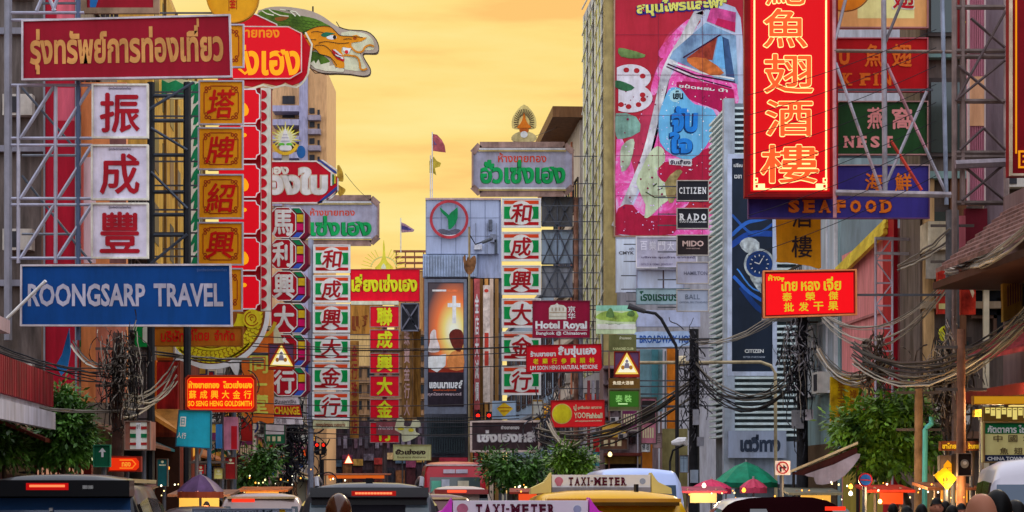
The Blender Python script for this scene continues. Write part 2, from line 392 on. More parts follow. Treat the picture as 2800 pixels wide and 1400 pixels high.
b = Bld('apartment_block', 'tall grey rendered block behind the scaffold with a plain end wall', 'L', 52.5, 61.8, 16.5, M('544c48', streak=True, noise=.25))
x = wallx('L', 52.5)
b.floors([3.6, 6.8, 10, 13.2], 3, WFD, 1.6); b.shop(M('28201e'), awn=M('5a3a2c'))
for z in (4.2, 7.4, 10.6, 13.4):
    w_ = b.front(x - 3.6, x - 2.4, z, z + 1.5, 'window', WFD, .08); b.front(x - 3.5, x - 2.5, z + .1, z + 1.4, 'pane', GL, .1, parent=w_, th=.03)
    b.front(x - 5.2, x - 4.1, z, z + 1.4, 'shutter', M(['5c4c44', '74706c', '3c3434'][int(z) % 3], noise=.25), .09); a_ = b.front(x - 1.6, x - .9, z + .1, z + .6, 'air_conditioner', ACM, .4, th=.36); b.front(x - 1.52, x - 1.2, z + .16, z + .54, 'fan_grille', GRIL, .42, parent=a_, th=.03)
    b.front(x - 6, x - .0, z - .75, z - .6, 'ledge', M('70707a', streak=True), .3, th=.35)
b.front(x - 6.2, x - 3.8, 8.5, 16, 'cladding', M('5c626c', streak=True, noise=.2), .04)
b.front(x - 2.1, x - 1.9, 0, 16, 'downpipe', M('6a5a50'), .15); b.front(x - 2.2, x - .02, .2, 9.9, 'wall_panel', BROWNW, .05)
b.front(x - 3.6, x - 2.2, 5.2, 8.6, 'wall_panel', M('6a5c50', streak=True, noise=.25), .035)
b = Bld('shophouse', 'dark weathered shophouse of four storeys behind the tangle of wires', 'L', 61.8, 72, 11.5, DARKW)
b.floors([3.6, 6.4, 9], 3, WFD, 1.5, ledge=M('4a4444')); b.shop(M('2a2424'), awn=M('245a60')); b.ac(2, 4, 0); b.ac(6, 6.9)
b = Bld('office_block', 'ochre office block with close vertical slats between the signs', 'L', 72, 95, 19.5, OCHRE)
mb = MB()
for i in range(70):
    s = b.len * (i + .5) / 70; b.bx('', None, s - .05, s + .05, 4, 19.2, .0, .035, build=False, mb=mb)
mb.build('facade_slat', M('c8a04c', streak=True), b.o)
for z in (5.2, 7.6, 10, 12.4, 14.8, 17.2):
    for q in range(8): b.bx('window', M(['1c1a16', '3a2c18', '5c4420'][(q + int(z)) % 3], rough=.3), b.len * (q + .1) / 8, b.len * (q + .62) / 8, z, z + 1.3, .0, .05)
for q in range(5): b.bx('downpipe', M('6a4c20'), b.len * (q + .8) / 5, b.len * (q + .8) / 5 + .12, 3, 19.3, .0, .12)
b.shop(M('3c1a14'), awn=M('8a4a1c'))
cols = ['8a6a4c', '6a605c', '94846c', '5c5458', '7c7468', '8a5a3c', '6c6a72', '9a8a70']
looks = ['tan shophouse with a stained front', 'drab grey shophouse with rusty ledges', 'pale buff shophouse with shuttered windows', 'soot dark shophouse with narrow windows', 'dull stone coloured shophouse with awning', 'brown rendered shophouse with ochre trim', 'slate grey shophouse with air conditioners', 'faded cream shophouse with deep ledges']
Y = 95.0
where = ['beyond the ochre block', 'behind the striped board column', 'behind the red cabinet column', 'far along the street', 'near the street end', 'at the bend', 'beyond the bend', 'closing the row']
for i in range(8):
    d = [14, 16, 18, 22, 26, 30, 34, 40][i]; h = [11, 12.5, 10.5, 13, 12, 14, 13, 15][i]
    b = Bld('shophouse', looks[i] + ' ' + where[i], 'L', Y, Y + d - .15, h, M(cols[i], streak=True, noise=.22), cap=M('5a4a40'))
    b.floors([3.8, 6.6, 9.4][: 3 if h > 11.5 else 2], 3, WFD if i % 2 else WFR, 1.5, ledge=M('6a5c50', streak=True)); b.shop(M(['3a2a20', '5a2a1c', '2a3034', '4a3018'][i % 4]), awn=M(['7a2a20', '3a5a50', '8a6a3c', '5a4a5c'][i % 4]))
    b.ac(1, 4.4); b.ac(d * .5, 7.1); b.pipe(d - .6, 0, h, M('70645c')); Y += d
# tower far left
twr = thing('apartment_tower', 'tall beige apartment tower with balconies rising behind the dragon sign', 'building', P(800, 1345, 262) - Vector((0, 0, CZ)))
BE = M('ac845c', streak=True, noise=.1); BEG = M('8c88a0', streak=True)
def pbox(parent, name, mat, px0, py0, px1, py1, Y, d, z0=None):
    a = P(px0, py1, Y); c = P(px1, py0, Y)
    return MB().box8([(a.x, Y, a.z if z0 is None else z0), (c.x, Y, a.z if z0 is None else z0), (c.x, Y + d, a.z if z0 is None else z0), (a.x, Y + d, a.z if z0 is None else z0), (a.x, Y, c.z), (c.x, Y, c.z), (c.x, Y + d, c.z), (a.x, Y + d, c.z)]).build(name, mat, parent)
pbox(twr, 'wall', BE, 842, 192, 893, 1000, 262, 14, z0=0); pbox(twr, 'wall', M('b08a64', streak=True), 640, 215, 842, 1000, 264.2, 12, z0=0)
pbox(twr, 'pillar', BEG, 818, 196, 841.5, 1000, 261.6, 2.4, z0=0)
for y in (262, 300, 345, 390, 432, 475, 520):
    pbox(twr, 'balcony', BEG, 745, y + 26, 817, y + 42, 261.2, 2.8); pbox(twr, 'window', GRIL, 772, y, 806, y + 22, 264.0, .1)
    pbox(twr, 'balcony', M('7e7480'), 843, y + 52, 876, y + 66, 260.8, 1.1); pbox(twr, 'window', GRIL, 846, y + 33, 860, y + 48, 261.8, .1); pbox(twr, 'window', GRIL, 868, y + 38, 874, y + 52, 261.85, .1)
pbox(twr, 'roof_room', BE, 848, 188, 886, 192, 263, 6)
# right row ------------------------------------------------------------------------------------------------
b = Bld('restaurant_building', 'brown restaurant building with tiled awnings beside the scaffold tower', 'R', 32, 41.3, 7.3, M('6a5654', streak=True), depth=9)
TILE = M('7a4a44', noise=.3, sc=4, streak=False)
def tiled(b, name, s0, s1, z0, z1, n0, n1, mat, courses=9):
    """a sloping tiled roof: overlapping courses stepping down towards the road"""
    mb = MB()
    for i in range(courses):
        f0, f1 = i / courses, (i + 1.25) / courses
        za, zb = z1 + (z0 - z1) * f0, z1 + (z0 - z1) * min(f1, 1); na, nb = n0 + (n1 - n0) * f0, n0 + (n1 - n0) * min(f1, 1)
        mb.box8([b.pt(s0, za, na), b.pt(s1, za, na), b.pt(s1, zb + .05, nb), b.pt(s0, zb + .05, nb), b.pt(s0, za + .07, na), b.pt(s1, za + .07, na), b.pt(s1, zb + .13, nb), b.pt(s0, zb + .13, nb)])
    return mb.build(name, mat, b.o)
tiled(b, 'tiled_roof', -.2, b.len - .6, 5.75, 6.95, .05, 1.45, M('6c504a', noise=.3, sc=4)); tiled(b, 'awning_roof', -.2, b.len - 1.2, 4.0, 4.75, .05, 1.25, M('7c2c34', noise=.25, sc=3))
b.bx('soffit', M('3a2620'), -.2, b.len, 5.55, 5.68, .05, 1.35); b.floors([4.75], 4, WFD, .75, .1); b.shop(M('3a1c14'), 3.0)
b.bx('lit_shopfront', L('c88a1c', .8), .2, b.len - .2, 2.35, 3.05, .05, .3); b.bx('lit_fascia', L('d8c878', .9), 1, b.len - .1, 3.1, 3.3, .05, .5); b.bx('soffit_board', M('5c1c18', noise=.2), .0, b.len, 3.4, 3.6, .05, .9)
b = Bld('shophouse', 'taupe block with steel windows rising behind the scaffold tower', 'R', 47.5, 49.3, 14.5, M('5c504a', streak=True, noise=.25)); x = wallx('R', 47.5)
for i, (z, c_) in enumerate(((3.4, '6c5040'), (6.2, '7c6c58'), (9, '6c8480'), (11.6, '5c7470'))):
    w_ = b.front(x + .15, x + 1.1, z, z + 1.7, 'window', WFD, .08); b.front(x + .22, x + 1.03, z + .08, z + 1.6, 'pane', glass('2c3c3c'), .1, parent=w_, th=.03); b.front(x, x + 6, z - .5, z - .35, 'ledge', M(c_, streak=True), .3, th=.35)
for i in range(9):
    u_, z_ = x + .2 + (i * 1.37) % 4.6, 2.7 + (i * 2.3) % 6.4; w_ = b.front(u_, u_ + .8, z_, z_ + 1.0, 'window', M(['b0aca4', '5c4438', '8c8c90'][i % 3], noise=.15), .1); b.front(u_ + .07, u_ + .73, z_ + .07, z_ + .93, 'pane', M(['2c3434', '1a1c20', '8c7c64'][i % 3], rough=.2), .13, parent=w_, th=.03)
for i in range(6):
    u_, z_ = x + .3 + (i * 1.9) % 4.4, 3.2 + (i * 1.7) % 5.6; a_ = b.front(u_, u_ + .7, z_, z_ + .5, 'air_conditioner', ACM, .4, th=.36); b.front(u_ + .08, u_ + .4, z_ + .06, z_ + .44, 'fan_grille', GRIL, .42, parent=a_, th=.03)
for u_, c_, wd_ in ((.05, 'a08058', .22), (.62, '5c3c28', .34), (2.2, '7c6450', .2), (3.1, '4c3428', .4), (4.6, 'a8a098', .12)): b.front(x + u_, x + u_ + wd_, 0, 8.6, 'pillar', M(c_, noise=.25, streak=True), .2, th=.2)
b.front(x, x + 2.2, 6.9, 7.5, 'balcony', M('b0a48c', noise=.2), .9, th=.9); b.front(x, x + 2.2, 6.3, 6.9, 'balcony_slat', M('8c8478', noise=.25), .7, th=.06)
b.front(x + 1.3, x + 1.42, 0, 14, 'downpipe', M('a89c84'), .36); b.front(x + 2.6, x + 4.4, 2.6, 5.4, 'wall_panel', M('4c3430', streak=True, noise=.25), .05)
b = Bld('shophouse', 'pink rendered shophouse with a sloping yellow cornice and dark red pilaster', 'R', 49.5, 55.3, 7.7, PINKW, depth=10)
a0, a1 = b.pt(-.1, 7.7, .0), b.pt(b.len, 6.75, .0)
mb = MB()
for i in range(3): mb.bar(b.pt(.5, 7.95 - i * .13, .1 + i * .03), b.pt(b.len + .1, 7.35 - i * .13, .1 + i * .03), .1, .11)
mb.build('cornice_molding', M('d8a838', noise=.15), b.o)
b.bx('pilaster', M('8c0c1c', streak=True), -.05, 1.0, .2, 8.3, .01, .1); 
for s in (1.5, 2.7): b.window(s, s + .45, 3.6, 5.4, WFD)
for z in (4.6, 5.9): b.bx('ledge', M('98605e'), .95, b.len, z, z + .06, 0, .06)
b.bx('stripe', M('5c0c18'), 3.6, 4.0, .2, 4.6, .01, .05); b.shop(M('8c7c34', streak=True), 3.4)
b = Bld('shophouse', 'blue grey shophouse with shutters and metal railings behind the purple signs', 'R', 55.5, 61, 10.2, TEALW)
b.floors([3.8, 6.8], 2, M('b8b8bc'), 1.9, .5, .8, gm=M('8c949c', streak=True)); b.rail(6.6, GREY); b.shop(M('4a3a2c')); b.ac(1, 4.3)
b = Bld('louvred_building', 'grey building clad in horizontal white louvres behind the watch poster', 'R', 72, 75.2, 14.5, M('5a6068'), depth=6)
x = wallx('R', 72)
mb = MB(); k = 58
for i in range(k):
    z = 3.6 + (14.3 - 3.6) * i / (k - 1)
    mb.box8([(x - .02, 71.75, z - .035), (x + 5.5, 71.75, z - .035), (x + 5.5, 71.98, z + .0), (x - .02, 71.98, z + .0), (x - .02, 71.75, z + .035), (x + 5.5, 71.75, z + .035), (x + 5.5, 71.98, z + .06), (x - .02, 71.98, z + .06)])
    p, q = b.pt(0, z, .14), b.pt(b.len, z, .14); mb.bar(p, q, .2, .07)
mb.build('louvre_slat', M('b4c4d0', noise=.1), b.o); b.bx('corner_post', M('9098a4'), -.35, .0, 0, 14.6, -.05, .3)
b.front(x, x + 5.6, 2.0, 3.4, 'fascia', M('7c8494', streak=True), .3, th=.35); b.shop(M('3c4046'), 1.9)
bad = Bld('commercial_tower', 'tall tower whose end wall carries the giant drink advertisement', 'R', 106, 121, 28, M('8c8a90', streak=True), depth=16)
mb = MB()
for i in range(10):                                            # gilt fins and diagonal stays over the street front
    s = bad.len * (i + .5) / 10; bad.bx('', None, s - .11, s + .11, 8, 27.8, .02, .09, build=False, mb=mb)
mb.build('facade_slat', M('e8e0b8', rough=.4, noise=.12, sc=.5, streak=True), bad.o)
for i in range(20): bad.bx('window_band', M(['d8a83c', '16181a', 'a8b060', '1c1c18', 'e0b850', '34342c', '16181a', 'b0b0a0', '1a1c1e', 'c89434'][(i * 3) % 10], rough=.35, noise=.3, streak=True), bad.len * i / 20, bad.len * (i + .98) / 20, 8, 27.5, -.05, .012)
mb = MB()
for i in range(-3, 17): 
    z = 8 + i * 1.45
    if 7.5 < z: mb.bar(bad.pt(bad.len - .3, z - .0, .1), bad.pt(.3, min(z + 3.1, 27.9), .1), .06)
mb.build('stay_lattice', M('e0d8b8'), bad.o); bad.bx('corner_post', M('8c7c50'), -.3, .2, 0, 28, -.1, .5)
b = Bld('brown_roofed_house', 'old house with a brown overhanging roof above the grey gold shop sign', 'R', 123, 140, 22.6, M('a89c90', streak=True), depth=12)
b.bx('roof', M('6a4a30', streak=True), -.9, b.len + 6, 22.6, 23.2, -12, 1.6); b.bx('roof_fascia', M('8a5a34'), b.len * .55, b.len + 4.2, 20.6, 22.6, .0, .7); b.bx('water_tank', M('b8b4b0'), .5, 3, 23.2, 24.6, -4, -.5)
b.floors([4, 7.2, 10.4, 13.6, 16.8], 4, WFD, 1.8, ledge=M('80746c', streak=True)); b.shop(M('3a2a24'), awn=M('4a4448'))
for i in range(5): b.ac(2 + i * 2.6, 5 + i * 3.1)
b.pipe(4, 0, 22, M('a86a50')); b.pipe(12, 0, 22, M('886050'))
b = Bld('shophouse', 'grey panelled shophouse with trussed sign frames on its front beside the striped column', 'R', 140.3, 186, 15, GREYB, cap=M('6a6c74'))
b.floors([4, 7.2, 10.4], 8, WFD, 1.6, ledge=M('70747c', streak=True)); b.shop(M('2e2c30'), awn=M('54505c'))
# bank block at the bend -------------------------------------------------------------------------------------
bank = thing('bank_building', 'grey corner bank block with a round leaf emblem at the bend', 'building', P(1265, 1345, 190) - Vector((0, 0, CZ)))
BLUEG = M('8890a6', noise=.05, streak=True)
pbox(bank, 'wall', M('8088a0', streak=True), 1164, 541, 1370, 760, 192, 14); pbox(bank, 'sign_panel', BLUEG, 1166, 545, 1364, 694, 191.4, .5)
pbox(bank, 'body', M('50525c', streak=True), 1160, 760, 1372, 1345, 193, 13, z0=0)
mb = MB()
for i in range(34):
    px = 1158 + i * 4.3; a = P(px, 757, 191.2); c = P(px + 2.6, 698, 191.2); mb.box(((a.x + c.x) / 2, 191.2, (a.z + c.z) / 2), c.x - a.x, .5, c.z - a.z)
mb.build('corrugation_slat', M('8e9cb4'), bank)
for i in range(1, 5): pbox(bank, 'seam_line', M('5c6478'), 1166 + i * 40, 545, 1167 + i * 40, 694, 191.37, .04)
for y in (595, 645): pbox(bank, 'seam_line', M('646c80'), 1166, y, 1364, y + 1, 191.37, .04)
for x, y, w2, h2, c in ((1340, 640, 16, 22, '6c7080'), (1296, 668, 22, 14, 'a8a8b0'), (1336, 600, 10, 30, '50545f'), (1352, 655, 8, 38, '3c4048')): pbox(bank, 'equipment_box', M(c, noise=.2), x, y, x + w2, y + h2, 191.0, .35)
for x in (1300, 1331, 1357): pbox(bank, 'downpipe', M('646874'), x, 610, x + 1.5, 694, 191.2, .1)
pbox(bank, 'roof_coping', M('a48c84'), 1163, 541, 1369, 546, 191.2, 1)
pbox(bank, 'fascia', M('7c88a0'), 1156, 695, 1305, 759, 191.55, .3)
for i, c in enumerate(('8a5a2c', '8c2a30', '6a4a24', 'a8763c', 'b8a08c', '7c5a30')): pbox(bank, 'pillar', M(c, streak=True), 1283 + i * 14, 762, 1293 + i * 14, 1345, 191.5, 1.2, z0=0)
for y in (800, 870, 940, 1010, 1080): pbox(bank, 'window', M('2c2428', rough=.2), 1284, y, 1366, y + 40, 192.4, .3)
mb = MB()
for i in range(16): px = 1168 + i * 6.6; a = P(px, 1240, 192.5); c = P(px + 3, 1140, 192.5); mb.box(((a.x + c.x) / 2, 192.5, (a.z + c.z) / 2), c.x - a.x, .3, c.z - a.z)
mb.build('facade_slat', M('344044'), bank); pbox(bank, 'shopfront', M('3c1c18'), 1166, 1250, 1360, 1345, 192.6, .3, z0=.2)
# street end
endb = thing('apartment_block', 'pale ochre apartment block closing the street behind the red sign columns', 'building', P(1040, 1345, 330) - Vector((0, 0, CZ)))
pbox(endb, 'wall', M('7a5c40', streak=True, noise=.25), 860, 905, 1176, 1345, 330, 16, z0=0); pbox(endb, 'wall', M('b0905c', streak=True), 955, 905, 1012, 1000, 329.6, .4)
pbox(endb, 'roof_room', M('a87c48', streak=True), 1078, 740, 1172, 905, 332, 10)
for y in (684, 700, 716, 732): pbox(endb, 'roof_beam', M('7c4c38'), 1076 + (y - 684) * .2, y, 1166, y + 5, 331.5, .8)
for i in range(4): pbox(endb, 'roof_post', M('6c4430'), 1082 + i * 25, 684, 1085 + i * 25, 905, 331.6, .3)
for r_ in range(7):
    for c in range(9):
        px = 868 + c * 34; y = 920 + r_ * 44; pbox(endb, 'window', M(['2a2422', '3a2e28', '1e2226'][(r_ * 5 + c) % 3], rough=.25), px, y, px + 19, y + 24, 329.9, .2)
for r_ in range(7): pbox(endb, 'ledge', M('7a6048'), 860, 912 + r_ * 44, 1176, 915 + r_ * 44, 329.5, .5)
far = thing('market_building', 'low dark market building with shop lights across the far street end', 'building', P(1010, 1345, 280) - Vector((0, 0, CZ)))
pbox(far, 'wall', M('3c3038', streak=True, noise=.3), 845, 1150, 1165, 1345, 280, 10, z0=0)
for i in range(11):
    px = 850 + i * 29; pbox(far, 'shopfront', M(['2c2024', '5c2c24', '24242c', '6c4428', '3c1c20'][i % 5], noise=.3), px, 1268 + (i * 7) % 19, px + 25, 1345, 279.6, .3, z0=0); pbox(far, 'shop_fascia', M(['8c2c28', '5c5460', 'a07c3c', '6c3048', '3c4c5c', 'b09468'][(i * 5) % 6], noise=.25), px - 1, 1236 + (i * 11) % 25, px + 26, 1254 + (i * 11) % 25, 279.2, .6)
    pbox(far, 'window', M(['1c1a20', '4c4650', '2c2830'][i % 3], rough=.3), px + 4, 1165, px + 13, 1185, 279.7, .2); pbox(far, 'window', M(['5c5460', '1c1a20'][i % 2], rough=.3), px + 15, 1196, px + 24, 1218, 279.7, .2); pbox(far, 'shutter', M(['6c6470', '54404c', '3c3840'][i % 3], noise=.25), px + 2, 1192, px + 12, 1226, 279.65, .2)

# the same street beside and behind the photographer, unseen, added to shade the fronts
for side, rows in (('L', (('unseen cream shophouse row beside the photographer before the red balcony', 8, 32, 13, 'a8906c'), ('unseen grey shophouse row behind the photographer on the balcony side', -40, 7.5, 14, '84807c'))), ('R', (('unseen brown shophouse row beside the photographer before the tiled awnings', 6, 31, 13, '7c6450'), ('unseen pale shophouse row behind the photographer on the tiled awning side', -40, 5.5, 14, '9c9488')))):
    for lab, ya, yb, h, c in rows:
        b = Bld('shophouse', lab, side, ya, yb, h, M(c, streak=True, noise=.2)); b.floors([4, 7.2, 10.2], 6, WFD, 1.6, ledge=M('6c6058', streak=True)); b.shop(M('3c2c24'), awn=M('6c3428'))
# ================================================================== signs, left side of the street
TAN = M('b07c44'); CH = M('8c0f1e'); FRW = M('a49ea4', metal=.2)
s = Sign('signboard', 'long maroon signboard with tan Thai lettering, topmost on the scaffold', 'sign', 46, (62, 56, 630, 217), M('7c0a1e', noise=.08, sc=.7), frame=FRW, fw=5, quad=((62, 57), (628, 42), (633, 210), (62, 218)), mount='L')
s.T('รุ่งทรัพย์การท่องเที่ยว', 82, 80, 610, 203, TAN, b=.035); s.poly('lettering', TAN, rect(539, 62, 545, 84))
s = Sign('signboard', 'long blue signboard with grey Latin capitals, lowest on the scaffold', 'sign', 46, (60, 725, 630, 890), M('053670', noise=.08, sc=.7), frame=FRW, fw=5, quad=((59, 726), (630, 724), (634, 891), (58, 890)), mount='L')
LG = M('9694a4'); s.T('ROONGSARP', 78, 775, 397, 838, LG, b=.03); s.T('TRAVEL', 420, 775, 608, 838, LG, b=.03)
s.T('รุ่งทรัพย์การท่องเที่ยว', 538, 734, 620, 745, M('3c5484'), b=.02)
s = Sign('signboard', 'maroon panel with a blue corner in a brown frame at the top edge', 'sign', 47, (230, -95, 428, 30), M('7a0c1c', noise=.1), frame=M('7a6450', noise=.2), fw=16, mount='L')
s.poly('blue_corner', M('1c5c98'), [(246, -80), (292, -80), (262, 20), (246, 20)])
for (y0, y1), c, x0, d in (((232, 376), '振', 254, 'topmost of the three'), ((398, 545), '成', 252, 'middle of the three'), ((557, 705), '豐', 252, 'lowest of the three')):
    s = Sign('character_board', f'square white board with one red {c} character, {d}', 'sign', 46, (x0, y0, 404, y1), WHITE, group='white boards on the scaffold', frame=M('c4bcae', noise=.2), fw=5)
    s.T(c, 275, y0 + 24, 380, y1 - 15, CH, b=.05); s.T('รุ่งทรัพย์การท่องเที่ยว', 297, y0 + 6, 358, y0 + 15, M('4a4456'), b=.02)
# scaffold
sc = thing('sign_scaffold', 'grey steel scaffold of posts and diagonals carrying the white boards', 'scaffold', P(140, 930, 46.4))
def spole(pts, r, name='pipe', mat=STEEL, Y=46.3, o=None): 
    MB().tube([P(x, y, Y) for x, y in pts], r, 6).build(name, mat, o or sc)
for x in (50, 152): spole([(x, 233), (x, 720)], .042)
spole([(22, -40), (22, 930)], .085, mat=M('74747e', metal=.4)); spole([(214, -40), (214, 930)], .05, mat=M('445068'))
for y in (35, 55, 233, 378, 397, 543, 560, 706): spole([(27, y), (252 if y > 60 else 230, y)], .035)
for a in (((58, 376), (147, 236)), ((160, 376), (248, 236)), ((58, 541), (147, 400)), ((160, 541), (250, 400)), ((58, 704), (147, 562)), ((158, 704), (250, 562)), ((100, 30), (130, -40)), ((170, -40), (145, 30)), ((150, 30), (120, -40))): spole(a, .04, 'brace')
for a in (((60, 480), (250, 720)), ((60, 240), (200, 400))): spole(a, .03, 'brace', DSTEEL, 47.2)
for y in (425, 640): spole([(60, y), (214, y)], .03, 'pipe', M('6c7078', metal=.4), 47.2)
sc2 = thing('sign_scaffold', 'dark steel lattice tower between the white boards and the gold boards', 'scaffold', P(460, 1345, 58) - Vector((0, 0, CZ)))
for x in (413, 512): spole([(x, 225), (x, 1345)], .1, 'pipe', M('26282c', metal=.3), 58, sc2)
for y in (262, 330, 424, 525, 587, 643): spole([(413, y), (512, y)], .055, 'pipe', M('3a4048', metal=.3), 58, sc2)
for a in (((413, 350), (512, 410)), ((413, 470), (512, 570)), ((413, 720), (512, 640)), ((405, 300), (530, 225))): spole(a, .04, 'brace', M('444c58', metal=.3), 57.9, sc2)
# tall red and pink panels behind the scaffold
s = Sign('tall_banner', 'tall dark red panel standing behind the scaffold', 'panel', 50.5, (122, -60, 208, 1150), M('8c0c22', noise=.14, streak=True), th=.3, frame=M('6c7078'), fw=4, part='panel')
s.poly('faded_strip', M('b0505c', streak=True), rect(155, -55, 204, 80)); s.poly('faded_strip', M('a84858', streak=True), rect(150, 240, 204, 330))
s = Sign('tall_banner', 'narrow orange and pink striped panel beside the dark red panel', 'panel', 51, (222, 225, 345, 1100), M('c47848', noise=.15, streak=True), th=.25)
s.poly('stripe', M('c8a8ac', streak=True), rect(229, 430, 262, 720)); s.poly('stripe', M('c06058', streak=True), rect(222, 430, 229, 720)); s.poly('stripe', M('9c5c48', streak=True), rect(262, 890, 345, 1098)); s.poly('stripe', M('6a4440', streak=True), rect(300, 240, 345, 720))
MB().tube([P(20, 870, 45.6), P(125, 768, 45.2)], .035, 8).build('tube_lamp', M('d8d8e0'), None)
tag(bpy.data.objects['tube_lamp'], 'thin white tube lamp on an arm in front of the blue signboard', 'lamp')
# gold boards
GB = M('c47c08', noise=.08, sc=1); GR = M('b01008')
def goldboard(c, x0, y0, x1, y1, lab):
    s = Sign('gold_board', lab, 'sign', 62, (x0, y0, x1, y1), GB, group='gold boards hung in a column', frame=M('9c98a0', metal=.3), fw=4, mount='L')
    q = 12; a, b_, c_, d = x0 + q, y0 + q, x1 - q, y1 - q
    mb = MB()
    for pl in (rect(a + 18, b_, c_ - 18, b_ + 2.5), rect(a + 18, d - 2.5, c_ - 18, d), rect(a, b_ + 18, a + 2.5, d - 18), rect(c_ - 2.5, b_ + 18, c_, d - 18)): mb.prism([s.m(*p, .01) for p in pl], [s.m(*p, .0) for p in pl])
    for cx, cy in ((a + 7, b_ + 7), (c_ - 7, b_ + 7), (a + 7, d - 7), (c_ - 7, d - 7)):
        for ex, ey in ((0, 0), (9 if cx < (a + c_) / 2 else -9, 0), (0, 9 if cy < (b_ + d) / 2 else -9)):
            o_ = circ(cx + ex, cy + ey, 5, n=10); i_ = circ(cx + ex, cy + ey, 2.4, n=10)
            for k in range(10): pl = [o_[k], o_[(k + 1) % 10], i_[(k + 1) % 10], i_[k]]; mb.prism([s.m(*p, .011) for p in pl], [s.m(*p, 0) for p in pl])
    mb.build('border_molding', M('8a2c0c'), s.o)
    if c: s.T(c, x0 + 25, y0 + 24, x1 - 25, y1 - 18, GR, b=.05, shear=.15)
    return s
goldboard('塔', 545, 222, 665, 340, 'square gold board with a red 塔 character under the maroon signboard')
goldboard('牌', 543, 350, 664, 463, 'square gold board with a red 牌 character, second down its column')
goldboard('紹', 543, 478, 664, 597, 'square gold board with a red 紹 character, third down its column')
goldboard('興', 542, 609, 664, 724, 'square gold board with a red 興 character just above the blue signboard')
goldboard('', 545, 735, 662, 850, 'gold board mostly hidden by the blue signboard, only an edge showing')
goldboard('', 548, 68, 666, 184, 'gold board mostly hidden by the maroon signboard, only an edge showing')
s = Sign('nameplate_board', 'wide brown gold plate with red Thai lettering under the gold boards', 'sign', 62, (420, 894, 663, 946), M('985410', noise=.12), frame=M('7c4a14'), fw=4, mount='L')
s.T('บริษัท', 440, 902, 505, 935, GR, b=.03); s.T('ตีไตย', 514, 899, 572, 932, GR, b=.03); s.T('จำกัด', 586, 902, 642, 932, GR, b=.03)
s = Sign('medallion_sign', 'round gold medallion sign above the maroon signboard', 'sign', 63, (565, -80, 709, 62), M('d08a14', noise=.08), shape=circ(637, -9, 71, n=40), frame=M('a87820'), fw=3, mount='L')
s.T('金', 628, -5, 645, 22, GR, b=.05); s.poly('ornament_line', M('8a3c0c'), [rect(625, -20, 627, 30), rect(646, -20, 648, 26)])
# leafy cream and green strip, left edge of the dragon sign
RED = M('b4081a', noise=.08); YEL = M('e8a418'); CRM = M('dcd8b4')
LR = L('e0061c', .55)
dr = Sign('dragon_sign', 'tall red neon sign with a painted dragon head on top', 'sign', 75, (660, 70, 828, 850), None, mount='L')
dr.poly('leaf_strip', CRM, rect(514, 222, 545, 760), -.2, .12)
for i in range(9): y = 225 + i * 58; dr.poly('painted_leaf', M('0e6c44'), smoothpoly([(543, y), (528, y + 14), (519, y + 44), (531, y + 32), (527, y + 58), (543, y + 46)], 2), -.08, .01)
dr.poly('leaf_crest', M('1c7a50'), smoothpoly([(415, 222), (440, 216), (460, 226), (480, 218), (505, 232), (530, 222), (530, 240), (500, 262), (470, 246), (440, 262), (420, 240)], 2), -.1, .05)
dr.poly('crest_board', M('b0b090'), smoothpoly([(412, 220), (535, 220), (532, 250), (500, 268), (430, 264)], 3), -.2, .1)
k = 3.68
def z2(p): return [(700 + x / k, y / k) for x, y in p]
head = dr.poly('dragon_head', M('988a7c', noise=.06), smoothpoly(z2([(10, 140), (60, 95), (150, 70), (280, 66), (420, 82), (560, 112), (680, 168), (760, 228), (840, 275), (930, 303), (1070, 310), (1150, 335), (1210, 400), (1235, 470), (1225, 525), (1180, 537), (1092, 535), (1078, 560), (1110, 620), (1150, 690), (1145, 745), (1080, 765), (950, 745), (800, 738), (690, 738), (560, 690), (520, 640), (460, 600), (300, 560), (100, 400)]), 2), -.3, .3)
k2 = dict(parent=head)
dr.poly('muzzle_backing', M('b8b89a'), smoothpoly(z2([(860, 330), (1060, 330), (1150, 370), (1190, 440), (1180, 500), (1060, 510), (1050, 560), (1100, 660), (1100, 710), (900, 700), (860, 600)]), 2), 0, .01, **k2)
dr.poly('jaw_fringe', M('bcb8a0'), z2([(540, 640), (585, 610), (600, 640), (630, 600), (650, 650), (690, 640), (745, 625), (740, 665), (790, 655), (800, 690), (850, 665), (890, 700), (880, 725), (700, 715), (600, 690)]), .012, .01, **k2)
dr.poly('mane', M('4a6a1c', noise=.3, sc=.8), smoothpoly(z2([(20, 135), (130, 93), (300, 128), (450, 158), (600, 190), (700, 240), (760, 280), (600, 320), (480, 345), (480, 500), (600, 520), (720, 590), (740, 640), (640, 655), (480, 640), (300, 500), (100, 250)]), 2), .006, .01, **k2)
dr.poly('mane_streak', M('c8c4a8'), [ribbon(z2([(130, 95), (180, 130), (240, 155), (330, 165)]), 3), ribbon(z2([(240, 95), (340, 110), (400, 165)]), 3), ribbon(z2([(300, 100), (400, 120), (445, 165)]), 3), ribbon(z2([(60, 110), (110, 140), (180, 155)]), 3)], .02, .006, **k2)
dr.poly('mane_shade', M('7c4a1c'), smoothpoly(z2([(190, 180), (330, 165), (300, 200), (220, 215)]), 2), .02, .005, **k2)
face = dr.poly('face', M('c87a10', noise=.1), smoothpoly(z2([(470, 450), (485, 350), (560, 290), (650, 264), (750, 272), (805, 320), (850, 358), (950, 365), (1010, 352), (1060, 378), (1115, 378), (1060, 418), (960, 432), (960, 470), (1000, 515), (880, 470), (860, 520), (880, 560), (885, 620), (885, 685), (800, 672), (750, 580), (640, 545), (600, 500), (530, 512), (470, 470)]), 2), .02, .012, **k2)
dr.poly('ear', M('b06a10'), smoothpoly(z2([(468, 460), (540, 455), (600, 490), (560, 515), (500, 500)]), 2), .034, .008, **k2)
